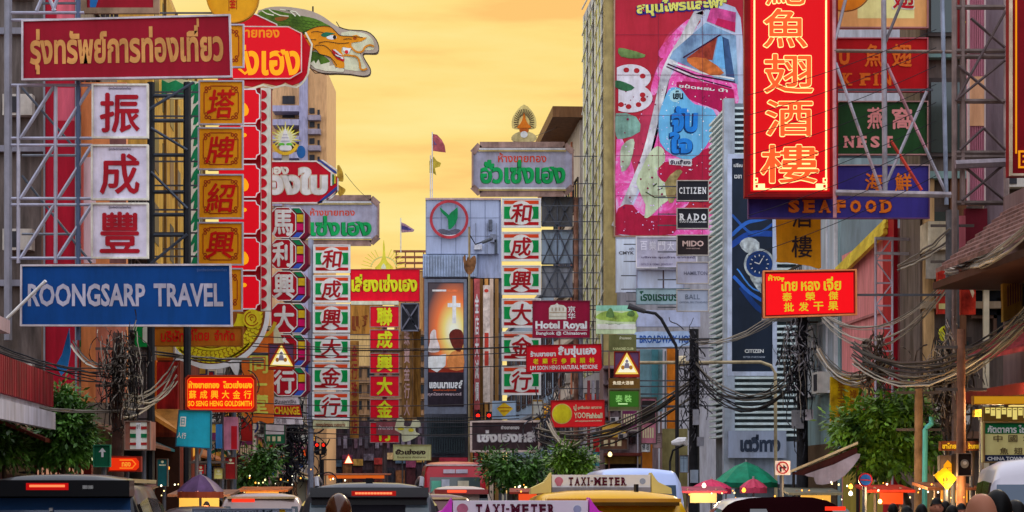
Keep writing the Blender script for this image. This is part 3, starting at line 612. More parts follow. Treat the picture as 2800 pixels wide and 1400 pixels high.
dr.poly('brow', M('1c6048'), smoothpoly(z2([(652, 358), (700, 325), (800, 340), (760, 350), (700, 375)]), 2), .034, .008, **k2)
dr.poly('eye', M('dcd8c8'), circ(700 + 762 / k, 378 / k, 14, 6, 18), .034, .008, **k2); dr.poly('pupil', BLACKP, circ(700 + 792 / k, 376 / k, 4.5, 5.5, 14), .044, .006, **k2)
dr.poly('mouth', M('a01418'), z2([(760, 500), (800, 515), (890, 590), (885, 625), (820, 600), (780, 560)]), .034, .008, **k2)
dr.poly('tooth', M('e0dcd0'), [z2([(775, 500), (800, 500), (870, 560), (840, 555)]), z2([(795, 545), (880, 580), (880, 600), (810, 570)]), z2([(870, 480), (960, 490), (930, 545), (880, 510)])], .044, .006, **k2)
dr.poly('nostril', M('8a3c10'), circ(700 + 995 / k, 388 / k, 5, 4, 12), .034, .006, **k2); dr.poly('tongue', M('b42020'), circ(700 + 912 / k, 525 / k, 5, 5, 12), .052, .006, **k2)
WK = M('b8741c')
dr.poly('whisker', WK, ribbon(smoothpoly(z2([(960, 440), (980, 500), (1030, 528), (1075, 515), (1100, 475), (1150, 455), (1178, 475)]), 3)[:-3], 5), .034, .012, **k2)
dr.poly('whisker', WK, ribbon(smoothpoly(z2([(885, 565), (960, 562), (1020, 580), (1045, 640), (1050, 690), (1085, 705), (1108, 670)]), 3)[:-3], 5), .034, .012, **k2)
INK = M('241c18', noise=0)
dr.poly('ink_line', INK, [ribbon(smoothpoly(z2(q), 3)[:-3], 1.6) for q in ([(485, 350), (560, 292), (650, 266), (750, 274), (805, 322), (850, 360), (950, 367), (1060, 380)], [(470, 455), (600, 500), (640, 545), (750, 580), (800, 672)], [(640, 440), (700, 420), (780, 430), (850, 440), (940, 430)], [(600, 470), (680, 460), (740, 500), (790, 560), (850, 580)], [(560, 330), (620, 320), (690, 340)], [(880, 400), (930, 392), (965, 400)], [(500, 380), (540, 400), (620, 400)])], .05, .004, **k2)
dr.poly('scale_pattern', M('2c4410', noise=.1), [ribbon(circ(700 + x / k, y / k, 7, 5, 8, 200, 340), 1.4) for x, y in [(190 + i * 48 + (j % 2) * 24, 190 + j * 30 + i * 6) for j in range(5) for i in range(10)] if 140 < x < 640 and y < 150 + x * .55 and y > 130 + x * .17], .018, .003, **k2)
dr.poly('rim_line', INK, ribbon(smoothpoly(z2([(540, 680), (690, 736), (800, 740), (950, 748), (1080, 768), (1148, 745), (1150, 690), (1108, 620), (1078, 560), (1092, 537), (1180, 540), (1228, 520), (1236, 470), (1210, 400), (1150, 335), (1070, 308), (930, 300), (840, 272), (760, 225)]), 2)[:-2], 2.2), .0, .008, **k2)
MB().bar(dr.m(700 + 570 / k, 115 / k, -.1), dr.m(700 + 570 / k, 58 / k, -.1), .05).build('lightning_rod', IRON, dr.o)
# red panels of the dragon sign
dr.poly('gable_panel', M('a80818', noise=.06), [(640, 78), (675, 40), (700, 42), (758, 70), (758, 78)], .0, .16); dr.poly('gable_edge', M('d8b8b0'), ribbon([(675, 40), (700, 42), (759, 70), (759, 77)], 3), .17, .02)
dr.poly('scallop_skirt', M('a4081a', noise=.08), smoothpoly([(600, 75), (826, 90), (846, 180), (836, 215), (800, 234), (780, 226), (760, 236), (720, 228), (690, 238), (640, 230), (600, 235)], 2), .0, .1)
dr.poly('skirt_edge', M('c8c0a8'), ribbon(smoothpoly([(836, 90), (846, 180), (836, 217), (812, 240), (780, 234), (745, 242), (720, 234), (690, 244), (640, 238)], 2)[:-2], 5), .08, .03)
dr.poly('lit_panel', LR, octa(600, 76, 825, 218, 30, 28), .1, .12); dr.poly('panel_outline', M('d8a8a0'), ribbon([(630, 76), (790, 77), (826, 95), (826, 200), (795, 218), (640, 219)], 3), .22, .02)
DY = L('f0a010', .8)
dr.T('ขายทอง', 655, 85, 766, 107, L('e88810', .6), b=.03, d=.235); dr.T('ังเฮง', 640, 118, 822, 210, DY, b=.03, d=.235)
dr.poly('character_stroke', DY, ribbon([(655, 190), (672, 205), (690, 190)], 7), .23, .01)
bounds = [(247, 340), (347, 437), (452, 541), (551, 641), (652, 741), (756, 846)]
for i, (y0, y1) in enumerate(bounds):
    pn = dr.poly('lit_panel', LR, [(600, y0), (701, y0), (704, y0 + 10), (712, y0 + 14), (712, y1 - 14), (704, y1 - 10), (701, y1), (600, y1)], .0, .2)
    dr.poly('panel_outline', M('f4e0d8', noise=.05), ribbon([(660, y0), (701, y0), (704, y0 + 10), (712, y0 + 14), (712, y1 - 14), (704, y1 - 10), (701, y1), (660, y1)], 3.4), .2, .015, parent=pn)
    dr.poly('character_stroke', DY, [smoothpoly([(660, y0 + 45), (672, y0 + 38), (682, y0 + 55), (678, y0 + 70), (664, y0 + 72)], 2), circ(668, y0 + 25, 9, 6, 10)][i % 2:i % 2 + 1][0], .205, .012, parent=pn)
MB().box8([dr.m(x, y, d) for d in (.0, -.25) for x, y in ((600, 850), (742, 850), (742, 240), (600, 240))]).build('cabinet', M('7c0c18', noise=.15), dr.o)
dr.poly('scallop_strip', CRM, rect(714, 242, 741, 850), .0, .1)
for i in range(20): y = 246 + i * 30.2; dr.poly('scallop', M('a80a1c'), circ(716, y + 14, 15, 12.5, 12, -90, 90), .1, .03)
# gold coiled dragon ring under it
rg = Sign('dragon_ring_sign', 'round sign with a coiled gold scaled dragon in a white ring', 'sign', 70, (415, 700, 735, 1008), M('8c5020', noise=.2), shape=circ(578, 852, 150, 152, 24, 0, 180), mount='L', th=.15)
ro = circ(578, 852, 160, 158, 30, 0, 180); ri = circ(578, 852, 148, 144, 30, 0, 180)
mb = MB()
for i in range(30): pl = [ro[i], ro[i + 1], ri[i + 1], ri[i]]; mb.prism([rg.m(*p, .07) for p in pl], [rg.m(*p, .0) for p in pl])
mb.build('ring_border', M('ece4c4', noise=.06), rg.o)
rg.poly('dragon_head', M('f0b020', noise=.1), circ(690, 872, 26, 26, 20), .05, .03); rg.poly('dragon_curl_line', M('8c4408', noise=0), [ribbon(circ(690, 872, r_, r_, 14, a_, a_ + 230), 3) for r_, a_ in ((19, 30), (11, 200), (5, 90))], .08, .005)
GD = M('f0b41c', noise=.1, sc=2); SCL = M('7a4408')
for r0, a0, a1, wd in ((125, 0, 180, 32), (85, 5, 175, 26), (104, 60, 140, 6), (135, 40, 130, 5)): rg.poly('dragon_coil', GD, ribbon([(578 + r0 * math.cos(R(a0 + (a1 - a0) * i / 20)), 852 + r0 * math.sin(R(a0 + (a1 - a0) * i / 20))) for i in range(21)], wd), .0, .05)
mb = MB()
for r0 in (114, 125, 136):
    for i in range(31):
        a = R(2 + i * 5.8); c = (578 + r0 * math.cos(a), 852 + r0 * math.sin(a)); pl = ribbon(circ(c[0], c[1], 5, n=6, a0=math.degrees(a) - 20, a1=math.degrees(a) + 160), 1.6)
        mb.prism([rg.m(*p, .058) for p in pl], [rg.m(*p, .05) for p in pl])
mb.build('scale_pattern', SCL, rg.o)
rg.poly('claw', M('e0d8c0'), smoothpoly([(455, 960), (470, 940), (490, 962), (520, 985), (500, 990), (470, 985)], 2), .06, .03)
rg.poly('claw', M('e8e0c8'), smoothpoly([(630, 990), (655, 985), (650, 1030), (632, 1005)], 2), .06, .03)
# orange banner with gold characters
s = Sign('banner_sign', 'orange vertical banner with gold characters and a scalloped foot', 'sign', 80, (656, 905, 748, 1158), None, mount='L')
s.poly('panel', M('e06424', noise=.1), [(656, 905), (748, 905), (748, 1150)] + smoothpoly([(748, 1150), (730, 1158), (710, 1150), (690, 1160), (668, 1148), (656, 1120)], 2)[:-3], -.1, .1)
s.poly('gold_curl', M('e0a830'), ribbon(circ(715, 860, 40, 60, 16, 20, 150), 9), .0, .03)
for c, y in (('同', 970), ('仁', 1040), ('堂', 1080)): s.T(c, 684, y, 732, y + 50, M('f4cc50'), b=.06)
s.poly('cream_tail', M('d8cca0'), [(748, 880), (762, 905), (785, 960), (790, 990), (740, 985)], -.05, .03)
# red sign with white lettering and striped corners
s = Sign('hexagonal_sign', 'red sign with white blackletter Thai lettering and blue striped corners', 'sign', 97, (700, 438, 926, 556), None, mount='L')
s.poly('panel', M('a4081e', noise=.06), [(700, 440), (865, 440), (905, 470), (922, 490), (922, 520), (905, 540), (868, 556), (700, 556)], -.3, .3)
s.poly('edge_strip', M('d8c0bc'), ribbon([(700, 441), (866, 441), (906, 471), (924, 490), (924, 521), (906, 541), (868, 555), (700, 555)], 4), .0, .03)
s.poly('stripe', M('283c80'), [(868, 437), (876, 437), (921, 470), (921, 476), (914, 474)], .01, .02); s.poly('stripe', M('d8d0d0'), [(877, 437), (883, 437), (922, 464), (922, 469)], .01, .02)
s.poly('stripe', M('283c80'), [(866, 556), (876, 556), (922, 518), (922, 508)], .01, .02); s.poly('stripe', M('d8d0d0'), [(879, 556), (884, 556), (923, 526), (923, 520)], .01, .02)
for x, c in ((904, 'd8d0c8'), (909, '1c6a3c'), (914, 'd8a828'), (918, 'a83020')): s.poly('stripe', M(c), rect(x, 474 + (x - 904) * .6, x + 4.5, 508 - (x - 904) * .6), .03, .01)
s.poly('gold_ornament', M('c49434', noise=.25, sc=3), smoothpoly([(922, 452), (934, 462), (939, 480), (937, 496), (924, 494), (926, 505), (942, 515), (944, 522), (934, 534), (924, 528)], 2), -.1, .1)
s.T('ทอง', 725, 456, 790, 477, M('c8c0b4'), b=.06); s.T('ทองใบ', 676, 456, 897, 534, M('b4a898'), b=.09, d=.012, shear=0); s.T('ทองใบ', 677, 458, 896, 533, M('dcd4c8'), b=.05, d=.02)
s = Sign('sun_emblem', 'gold sunburst emblem with a white spire on top of the red striped sign', 'emblem', 97, (735, 330, 825, 436), None)
st = []
for i in range(44): a = R(-90 + i * 360 / 44); rr = (45 if i % 4 == 0 else 34 if i % 2 == 0 else 22); st.append((780 + rr * math.cos(a), 378 + rr * math.sin(a) * 1.05))
s.poly('ray', M('d8b83c'), st, -.08, .06); st2 = [(780 + (x - 780) * .8, 378 + (y - 378) * .8) for x, y in st]; s.poly('ray_inlay', M('e8dc9c'), st2, -.02, .02)
s.poly('spire', M('dcd8e0'), [(780, 348), (784, 360), (797, 395), (793, 400), (767, 400), (763, 395), (776, 360)], .0, .03); s.poly('spire_band', M('8c8ca0'), [rect(774, 368, 786, 369.5), rect(771, 376, 789, 378), rect(768, 385, 792, 387)], .032, .004)
s.poly('garland', M('58a838'), [circ(770, 395, 9, 4, 10), circ(791, 395, 9, 4, 10)], .036, .01); s.poly('crescent', M('c89c28'), ribbon(circ(780, 386, 34, 34, 18, 15, 165), 9), .0, .03); s.poly('plinth', M('d0ccd0'), octa(764, 398, 798, 412, 4), .03, .02)
s.poly('foot', M('8c8478'), rect(770, 412, 790, 440), -.06, .05)
s = Sign('medallion_sign', 'small round blue sign half hidden behind the sunburst emblem', 'sign', 99, (810, 398, 836, 432), M('1c5490'), shape=circ(823, 415, 12, 17, 20), th=.1)
# octagonal character cabinets
OCT = [('馬', 568, 650, 'topmost'), ('利', 655, 735, 'second'), ('興', 742, 822, 'third'), ('大', 830, 910, 'fourth'), ('金', 915, 1000, 'fifth'), ('行', 1005, 1082, 'lowest')]
for i, (c, y0, y1, d) in enumerate(OCT):
    x0 = 738 + (4 if i > 1 else 0); x1 = 832
    s = Sign('octagonal_cabinet', f'red octagonal cabinet with white {c} and rainbow blocks, {d} of its column', 'sign', 97, (x0, y0, x1, y1), None, group='octagonal character cabinets', mount='L')
    s.poly('body', M('6c1430', noise=.1), octa(x0 + 16, y0 + 4, x1 + 12, y1 + 2, 16), -.9, .9); s.poly('panel', M('94081c', noise=.06), octa(x0, y0, x0 + 70, y1, 18), .0, .06); s.poly('edge_strip', M('d8d0c4'), ribbon(octa(x0 - 1, y0, x0 + 71, y1, 19) + [(x0 + 18, y0)], 2.5), .06, .02)
    xa = x0 + 66
    for q, (col_, pl) in enumerate((('0e6a40', [(xa - 5, y0 + 2), (xa + 14, y0 + 2), (xa + 24, y0 + 15), (xa + 8, y0 + 15)]), ('c0a01c', rect(xa + 8, y0 + 19, xa + 26, y0 + 39)), ('b80c58', rect(xa + 8, y0 + 44, xa + 26, y0 + 62)), ('2c48a0', [(xa + 8, y1 - 14), (xa + 24, y1 - 14), (xa + 14, y1 - 1), (xa - 5, y1 - 1)]))): s.poly('colour_block', M(col_), pl, .0, .05)
    s.poly('edge_strip', M('d8d0c4'), ribbon([(xa - 8, y0), (xa + 16, y0), (xa + 28, y0 + 16), (xa + 28, y1 - 14), (xa + 14, y1 + 1), (xa - 10, y1 + 1)], 2.2), .05, .02)
    s.T(c, x0 + 8, y0 + 8, x0 + 62, y1 - 7, M('e0dccc'), b=.075, d=.075)
s = Sign('exchange_sign', 'small sign with a red middle band under the octagonal cabinets', 'sign', 97, (750, 1085, 828, 1160), M('b8b4bc'), quad=((750, 1085), (814, 1085), (828, 1160), (750, 1160)), mount='L')
s.poly('band', M('a01018'), rect(750, 1108, 830, 1140)); s.T('EXCHANGE', 728, 1112, 826, 1134, M('e0a020'), b=.03, d=.02); s.T('รับแลกเงิน', 752, 1092, 820, 1103, M('3a3844'), b=.02); s.row('兌換 金', 752, 1144, 822, 1158, M('77727c'), b=.03)
s = Sign('round_shop_sign', 'blue and violet sign with a white letter beside the lowest octagonal cabinet', 'sign', 100, (808, 980, 842, 1045), M('1c3c90'), shape=[(808, 1000)] + circ(825, 992, 14, 14, 10, 180, 360) + [(842, 1000), (842, 1045), (808, 1045)], mount='L')
s.T('B', 822, 1003, 836, 1024, M('dcdce0'), b=.04)
# grey gold shop sign, left
def greysign(lab, x0, y0, x1, y1, Y, t1, t2, mount, t1b, t2b, cut):
    s = Sign('gold_shop_sign', lab, 'sign', Y, (x0, y0, x1, y1), None, mount=mount)
    s.poly('panel', M('8c8a9c', noise=.1), cut(x0, y0, x1, y1), -.5, .5)
    mb = MB(); pts = cut(x0, y0, x1, y1); n = len(pts)
    for i in range(n): mb.bar(s.m(*pts[i], .0), s.m(*pts[(i + 1) % n], .0), .09, .3)
    mb.build('frame', M('8a7068', noise=.2), s.o)
    for y in (y0 + 11, y1 - 16): s.poly('tube_lamp', M('d8dcc8'), rect(x0 + 18, y, x1 - 20, y + 3.5), .12, .06); s.poly('gold_strip', M('b09c5c'), rect(x0 + 16, y + 5, x1 - 18, y + 8), .1, .05)
    s.T(t1, *t1b, M('b83c20'), b=.02); s.T(t2, *[v + d for v, d in zip(t2b, (-1.5, 1, -1.5, 1))], M('0a4c2c'), b=.05, d=.012); s.T(t2, *t2b, M('0e8c48'), b=.035, d=.024)
    return s
greysign('grey gold shop sign with green Thai lettering above the striped boards beside the octagons', 775, 541, 1035, 665, 118, 'ห้างขายทอง', 'ฮั่วเซ่งเฮง', 'L', (848, 569, 970, 590), (782, 590, 1016, 645), lambda a, b, c, d: [(a, b), (c - 20, b), (c, b + 18), (c, d - 18), (c - 20, d), (a, d)])
s = greysign('grey gold shop sign with green Thai lettering under the flame emblem', 1292, 396, 1566, 530, 113, 'ห้างขายทอง', 'ฮั่วเซ่งเฮง', 'R', (1362, 418, 1494, 444), (1314, 437, 1546, 502), lambda a, b, c, d: [(a + 20, b), (c - 22, b), (c, b + 20), (c, d - 20), (c - 22, d), (a + 20, d), (a, d - 20), (a, b + 22)])
# striped boards
def striped(c, x0, y0, x1, y1, Y, lab, grp, mount):
    s = Sign('striped_board', lab, 'sign', Y, (x0, y0, x1, y1), M('e6e2c0', noise=.07), group=grp, frame=M('f0ecd8', noise=.05), fw=2.5, mount=mount, th=.3)
    w_, h = x1 - x0, y1 - y0; cx, cy = (x0 + x1) / 2, (y0 + y1) / 2
    for col_, a, b_ in (('c43c18', .07, .19), ('04803c', .28, .71), ('9c0c14', .82, .93)): s.poly('stripe', M(col_), rect(x0 + .05 * w_, y0 + a * h, x1 - .05 * w_, y0 + b_ * h), .0, .02)
    s.poly('disc', M('e6e2c0', noise=.07), circ(cx, cy, .31 * w_, .42 * h, 28), .0, .035); s.T(c, cx - .25 * w_, cy - .31 * h, cx + .25 * w_, cy + .33 * h, M('94101a'), b=.06, d=.045, shear=.12)
    return s
pos = ['topmost', 'second from the top', 'third from the top', 'fourth from the top', 'fifth from the top', 'lowest']
for i, (c, (y0, y1)) in enumerate(zip('和成興大金行', ((670, 745), (754, 826), (832, 908), (914, 984), (991, 1066), (1072, 1147)))): 
    striped(c, 858 - i * .6, y0, 957 - i * .5, y1, 116, f'cream striped board with red {c} beside the octagons, {pos[i]} of its column', 'striped boards under the grey sign beside the octagons', 'L')
for i, (c, (y0, y1)) in enumerate(zip('和成興大金行', ((543, 621), (635, 713), (727, 805), (817, 895), (908, 986), (1000, 1079)))):
    striped(c, 1373, y0, 1478, y1, 112, f'cream striped board with red {c} below the flame emblem, {pos[i]} of its column', 'striped boards under the flame emblem sign', 'R')
s = Sign('nameplate_board', 'small cream plate with dim lettering hung under the lowest striped board', 'sign', 116, (856, 1150, 954, 1172), M('c4bc90', noise=.2), mount='L'); s.T('ทองรูปพรรณ ทองแท่ง', 864, 1155, 944, 1169, M('7a3c24'), b=.03)
pst = thing('steel_post', 'tall grey steel post carrying the striped boards beside the octagons', 'post', P(850, 1345, 116.4) - Vector((0, 0, CZ)))
MB().tube([P(850, 655, 116.4), P(850, 1345, 116.4) - Vector((0, 0, CZ))], .15, 10).build('pole', M('7c8090', metal=.3), pst); MB().box(P(850, 1345, 116.4) - Vector((0, 0, CZ - .03)), .6, .6, .06).build('base_plate', DSTEEL, pst)
# ================================================================== signs in the middle
YL = M('e8d81c')
s = Sign('signboard', 'bright red signboard with yellow Thai lettering beside the bank block', 'sign', 165, (958, 737, 1147, 824), M('c00620', noise=.06), frame=M('8c2030'), fw=2, mount='L', th=.5)
s.T('เลี่ยงเซ่งเฮง', 960, 751, 1142, 800, M('7c1010'), b=.07); s.T('เลี่ยงเซ่งเฮง', 961, 750, 1141, 798, YL, b=.045, d=.03)
s.poly('lamp_trough', M('d0c4a8'), rect(960, 824, 1090, 834), .0, .3)
s = Sign('sunburst_emblem', 'golden chedi emblem with fanned rays on the bright red signboard', 'emblem', 165, (980, 655, 1090, 737), None)
GE = M('d8b838', noise=.1)
s.poly('chedi', GE, smoothpoly([(1049, 655), (1052, 675), (1054, 700), (1060, 716), (1070, 726), (1074, 736), (1026, 736), (1032, 726), (1040, 716), (1046, 700), (1047, 675)], 2), -.2, .2); s.poly('niche', M('f0dca0'), smoothpoly([(1049, 720), (1056, 734), (1042, 734)], 2), .0, .02)
for i in range(17):
    a = R(-178 + i * 10.8); 
    if abs(i - 8) > 1: s.poly('ray', GE, ribbon([(1049 + 32 * math.cos(a), 736 + 32 * math.sin(a)), (1049 + 62 * math.cos(a), 736 + 58 * math.sin(a))], 1.6), -.1, .05)
s.poly('halo', M('d8c070'), ribbon(circ(1049, 736, 36, 34, 16, 190, 350), 3), -.1, .06)
for i, (c, (y0, y1), d) in enumerate(zip('聯成興大金行', ((838, 894), (902, 956), (966, 1020), (1028, 1084), (1092, 1146), (1155, 1210)), ('topmost', 'second', 'third', 'fourth', 'fifth', 'lowest'))):
    s = Sign('character_cabinet', f'red cabinet with a yellow {c} below the bright red signboard, {d} of its column', 'sign', 160, (1012, y0, 1091, y1), M('c00a20', noise=.06), group='red cabinets with yellow characters', frame=M('8c7470', noise=.2), fw=2, mount='L' if i % 2 else None, th=.5)
    s.T(c, 1031, y0 + 4, 1072, y1 - 5, YL, b=.09, d=.02)
    if i == 5: s.poly('cover_plate', M('7c4044'), rect(1029, y0 - 2, 1093, y0 + 34), .04, .03); s.T('ห้างทอง', 1035, y0 + 8, 1075, y0 + 20, M('b09ca0'), b=.02, d=.08)
pst = thing('steel_post', 'steel post carrying the column of red cabinets', 'post', P(1052, 1345, 160.8) - Vector((0, 0, CZ)))
MB().tube([P(1052, 838, 160.8), P(1052, 1345, 160.8) - Vector((0, 0, CZ))], .18, 10).build('pole', M('5a4c4c', metal=.3), pst); MB().box(P(1052, 1345, 160.8) - Vector((0, 0, CZ - .04)), .7, .7, .08).build('base_plate', DSTEEL, pst)
BG = M('9a6c2c', noise=.2, streak=True); BR = M('6c3418')
s = Sign('signboard', 'brown gold signboard half hidden behind the red cabinets', 'sign', 172, (957, 832, 1045, 914), BG, frame=M('6c5030'), fw=2, mount='L'); s.T('แส', 962, 862, 1006, 905, BR, b=.06)
s = Sign('vertical_signboard', 'narrow brown vertical signboard with dark red characters beside the striped boards', 'sign', 172, (957, 932, 981, 1200), M('8c6028', noise=.25), mount='L'); s.col('金行珠寶店', 961, 940, 977, 1190, M('7a1c1c'), b=.05)
s = Sign('vertical_signboard', 'brown vertical signboard between the red cabinets and the film poster', 'sign', 200, (1098, 842, 1128, 1150), M('7c5830', noise=.3, streak=True), mount='L', th=.5); s.col('珠寶金行大', 1105, 900, 1120, 1140, M('b08c88'), b=.05)
s = Sign('vertical_signboard', 'ochre vertical signboard touching the frame of the film poster', 'sign', 201, (1130, 900, 1150, 1140), M('94682c', noise=.25, streak=True), th=.5)
s = Sign('steel_truss', 'small dark truss above the brown vertical signboards', 'truss', 199, (1096, 828, 1146, 905), None)
mb = MB()
for a in (((1097, 830), (1145, 830)), ((1097, 904), (1145, 904)), ((1097, 830), (1097, 904)), ((1145, 830), (1145, 904)), ((1097, 830), (1145, 904)), ((1145, 830), (1097, 904)), ((1110, 845), (1135, 890))): mb.bar(s.m(*a[0]), s.m(*a[1]), .12)
mb.build('truss_lattice', M('6c6c78', metal=.3), s.o); s.poly('back_sheet', M('2a2a30'), rect(1096, 829, 1146, 905), -.4, .05)
# bank emblem
s = Sign('bank_emblem', 'round red ring emblem with a green sprouting leaf', 'emblem', 191, (1175, 547, 1281, 653), None)
ro, ri = circ(1228, 600, 53, 53, 48), circ(1228, 600, 45.5, 45.5, 48); mb = MB()
for i in range(48): pl = [ro[i], ro[(i + 1) % 48], ri[(i + 1) % 48], ri[i]]; mb.prism([s.m(*p, .12) for p in pl], [s.m(*p, .0) for p in pl])
mb.build('ring_border', M('983038'), s.o)
LF = M('0c6c3c'); s.poly('leaf', LF, [(1202, 566), (1205, 577), (1212, 586), (1221, 593), (1225, 601), (1226, 627), (1232, 627), (1240, 619), (1247, 609), (1251, 597), (1252, 583), (1251, 566), (1243, 574), (1233, 581), (1227, 589), (1222, 583), (1212, 575)], .0, .1); s.poly('book', M('4c4c58'), smoothpoly([(1196, 630), (1212, 626), (1228, 631), (1244, 626), (1260, 630), (1244, 640), (1228, 638), (1212, 640)], 2), .0, .1); s.poly('book_page', M('c8c8d8'), smoothpoly([(1205, 640), (1228, 644), (1252, 640), (1228, 648)], 2), .0, .1)
# film poster on a lit hoarding
s = Sign('film_poster', 'tall film poster with a glowing cross in a grey steel frame', 'poster', 189, (1160, 763, 1276, 1132), M('5c606c', noise=.1), th=.6)
PO = M('2c2024'); s.poly('print', PO, rect(1170, 772, 1268, 1112), .0, .02)
def grad(name, h1, h2, cx, cz, rx, rz):
    """a printed picture: a radial ink gradient laid out on the sheet itself"""
    m = bpy.data.materials.new(name); m.use_nodes = True; t = m.node_tree; b_ = t.nodes['Principled BSDF']; tcn = t.nodes.new('ShaderNodeTexCoord'); mpn = t.nodes.new('ShaderNodeMapping')
    mpn.inputs['Location'].default_value = (-cx / rx, 0, -cz / rz); mpn.inputs['Scale'].default_value = (1 / rx, 0, 1 / rz)
    g = t.nodes.new('ShaderNodeTexGradient'); g.gradient_type = 'SPHERICAL'; r_ = t.nodes.new('ShaderNodeValToRGB')
    t.links.new(tcn.outputs['Object'], mpn.inputs[0]); t.links.new(mpn.outputs[0], g.inputs[0]); t.links.new(g.outputs[1], r_.inputs[0]); t.links.new(r_.outputs[0], b_.inputs['Base Color'])
    el = r_.color_ramp.elements; el[0].color = (*lin(h1, 1.7), 1); el[1].color = (*lin(h2, 1.9), 1); el[1].position = .9; e = el.new(.4); e.color = (*lin('d8541c', 1.9), 1); e = el.new(.65); e.color = (*lin('f0a050', 1.9), 1)
    b_.inputs['Roughness'].default_value = .5
    return m
u = 189 / F
s.poly('print_glow', grad('poster_print', '2c2024', 'f8e0a0', (1240 - 1218) * u, (1132 - 905) * u, 78 * u, 150 * u), rect(1172, 775, 1267, 1040), .02, .01)
LW = M('ecd8d0'); s.poly('cross', LW, [(1237, 809), (1247, 809), (1247, 829), (1259, 829), (1259, 840), (1247, 840), (1247, 884), (1237, 884), (1237, 840), (1224, 840), (1224, 829), (1237, 829)], .03, .01)
s.poly('rooftop', M('c8c0bc'), rect(1182, 792, 1220, 797), .03, .01); s.poly('print_lettering', M('c06038'), rect(1221, 792, 1252, 798), .03, .01)
s.poly('silhouette', M('5c2018'), smoothpoly([(1232, 935), (1228, 915), (1238, 902), (1254, 900), (1266, 910), (1267, 940), (1258, 962), (1242, 955)], 2), .03, .01); s.poly('silhouette', M('c87840'), smoothpoly([(1222, 985), (1236, 962), (1256, 958), (1267, 968), (1267, 1010), (1230, 1010)], 2), .025, .01)
s.poly('silhouette', M('b8aca8'), smoothpoly([(1176, 935), (1176, 915), (1184, 902), (1192, 904), (1193, 922), (1200, 940), (1203, 958), (1190, 964), (1170, 960)], 2), .03, .01); s.poly('table', M('d8ccc0'), [(1171, 976), (1220, 968), (1218, 1000), (1195, 1018), (1171, 1005)], .03, .01)
s.poly('silhouette', M('802818'), rect(1172, 1008, 1267, 1030), .022, .01); s.poly('title_band', M('241c24'), rect(1172, 1018, 1267, 1112), .03, .005)
s.T('แอนนาเบลล์', 1174, 1040, 1265, 1062, M('dcd8d8'), b=.05, d=.05); s.T('เปิดตำนานตุ๊กตาผี', 1184, 1064, 1247, 1070, M('b84c20'), b=.03, d=.05); s.T('ทุกโรงภาพยนตร์', 1170, 1073, 1262, 1084, M('a89498'), b=.02, d=.05)
s = Sign('banner_strip', 'narrow maroon banner with pale characters on the bank block pillars', 'banner', 190.6, (1296, 762, 1312, 1120), M('9c4848', noise=.2)); s.col('金店大減價', 1299, 800, 1309, 1100, M('d8c8c4'), b=.05)
s = Sign('banner_strip', 'narrow white banner with red marks on the bank block pillars', 'banner', 190.6, (1321, 780, 1340, 1100), M('bca89c', noise=.2)); s.poly('print', M('a83428'), [circ(1330, 795, 6, 5, 10), rect(1325, 910, 1336, 950), rect(1325, 960, 1336, 1000)], .0, .01)
# naga lamp
s = Sign('naga_lamp', 'gilded naga street lamp on a slender pole before the bank block', 'lamp', 150, (1270, 615, 1290, 755), None)
MB().tube([s.m(1283, 620), Vector((s.m(1283, 620).x, 150, .0))], .07, 8).build('pole', M('8c7c5c', metal=.4), s.o); s.poly('naga', M('7c5434', noise=.3), smoothpoly([(1266, 705), (1272, 698), (1275, 715), (1280, 702), (1284, 712), (1290, 704), (1300, 700), (1302, 720), (1296, 740), (1284, 752), (1272, 742), (1268, 722)], 2), .08, .15); MB().tube([s.m(1283, 640), s.m(1300, 668), s.m(1348, 652)], .05, 6).build('arm', IRON, s.o); MB().tube([s.m(1318, 664, .1), s.m(1346, 653, .1)], .12, 6).build('lamp_head', M('50545c'), s.o)
# flags
def flag(lab, px, y0, y1, Y, pieces, r=.05):
    o = thing('flagpole', lab, 'flag', P(px, y1, Y)); MB().tube([P(px, y1, Y), P(px, y0, Y)], r, 6).build('pole', M('b8b4b0'), o)
    for nm, c, pts in pieces:
        mb = MB(); mb.prism([P(x, y, Y) + Vector((0, -.05 + .12 * math.sin(x * .5), 0)) for x, y in pts], [P(x, y, Y) + Vector((0, .0 + .12 * math.sin(x * .5), 0)) for x, y in pts]); mb.build(nm, M(c, noise=.2), o)
flag('flagpole on the bank block roof with a maroon striped flag', 1182, 361, 545, 192, [('flag', '94484c', [(1183, 366), (1195, 368), (1208, 382), (1216, 398), (1219, 417), (1200, 415), (1184, 412)]), ('flag_stripe', '5c4060', [(1186, 384), (1200, 380), (1212, 395), (1214, 402), (1200, 396), (1187, 396)])])
flag('shorter flagpole with a ragged yellow flag beside the maroon one', 1177, 425, 545, 193, [('flag', 'a08c2c', [(1174, 440), (1186, 428), (1194, 440), (1206, 446), (1203, 456), (1189, 460), (1193, 480), (1186, 474), (1174, 472)])])
flag('flagpole with a small drooping red white and blue flag over the bright red signboard', 1096, 596, 690, 331, [('flag', '8c6c78', [(1096, 607), (1108, 612), (1133, 628), (1130, 634), (1098, 636)]), ('flag_stripe', '40386c', [(1098, 616), (1112, 620), (1126, 628), (1118, 630), (1098, 627)])], .08)
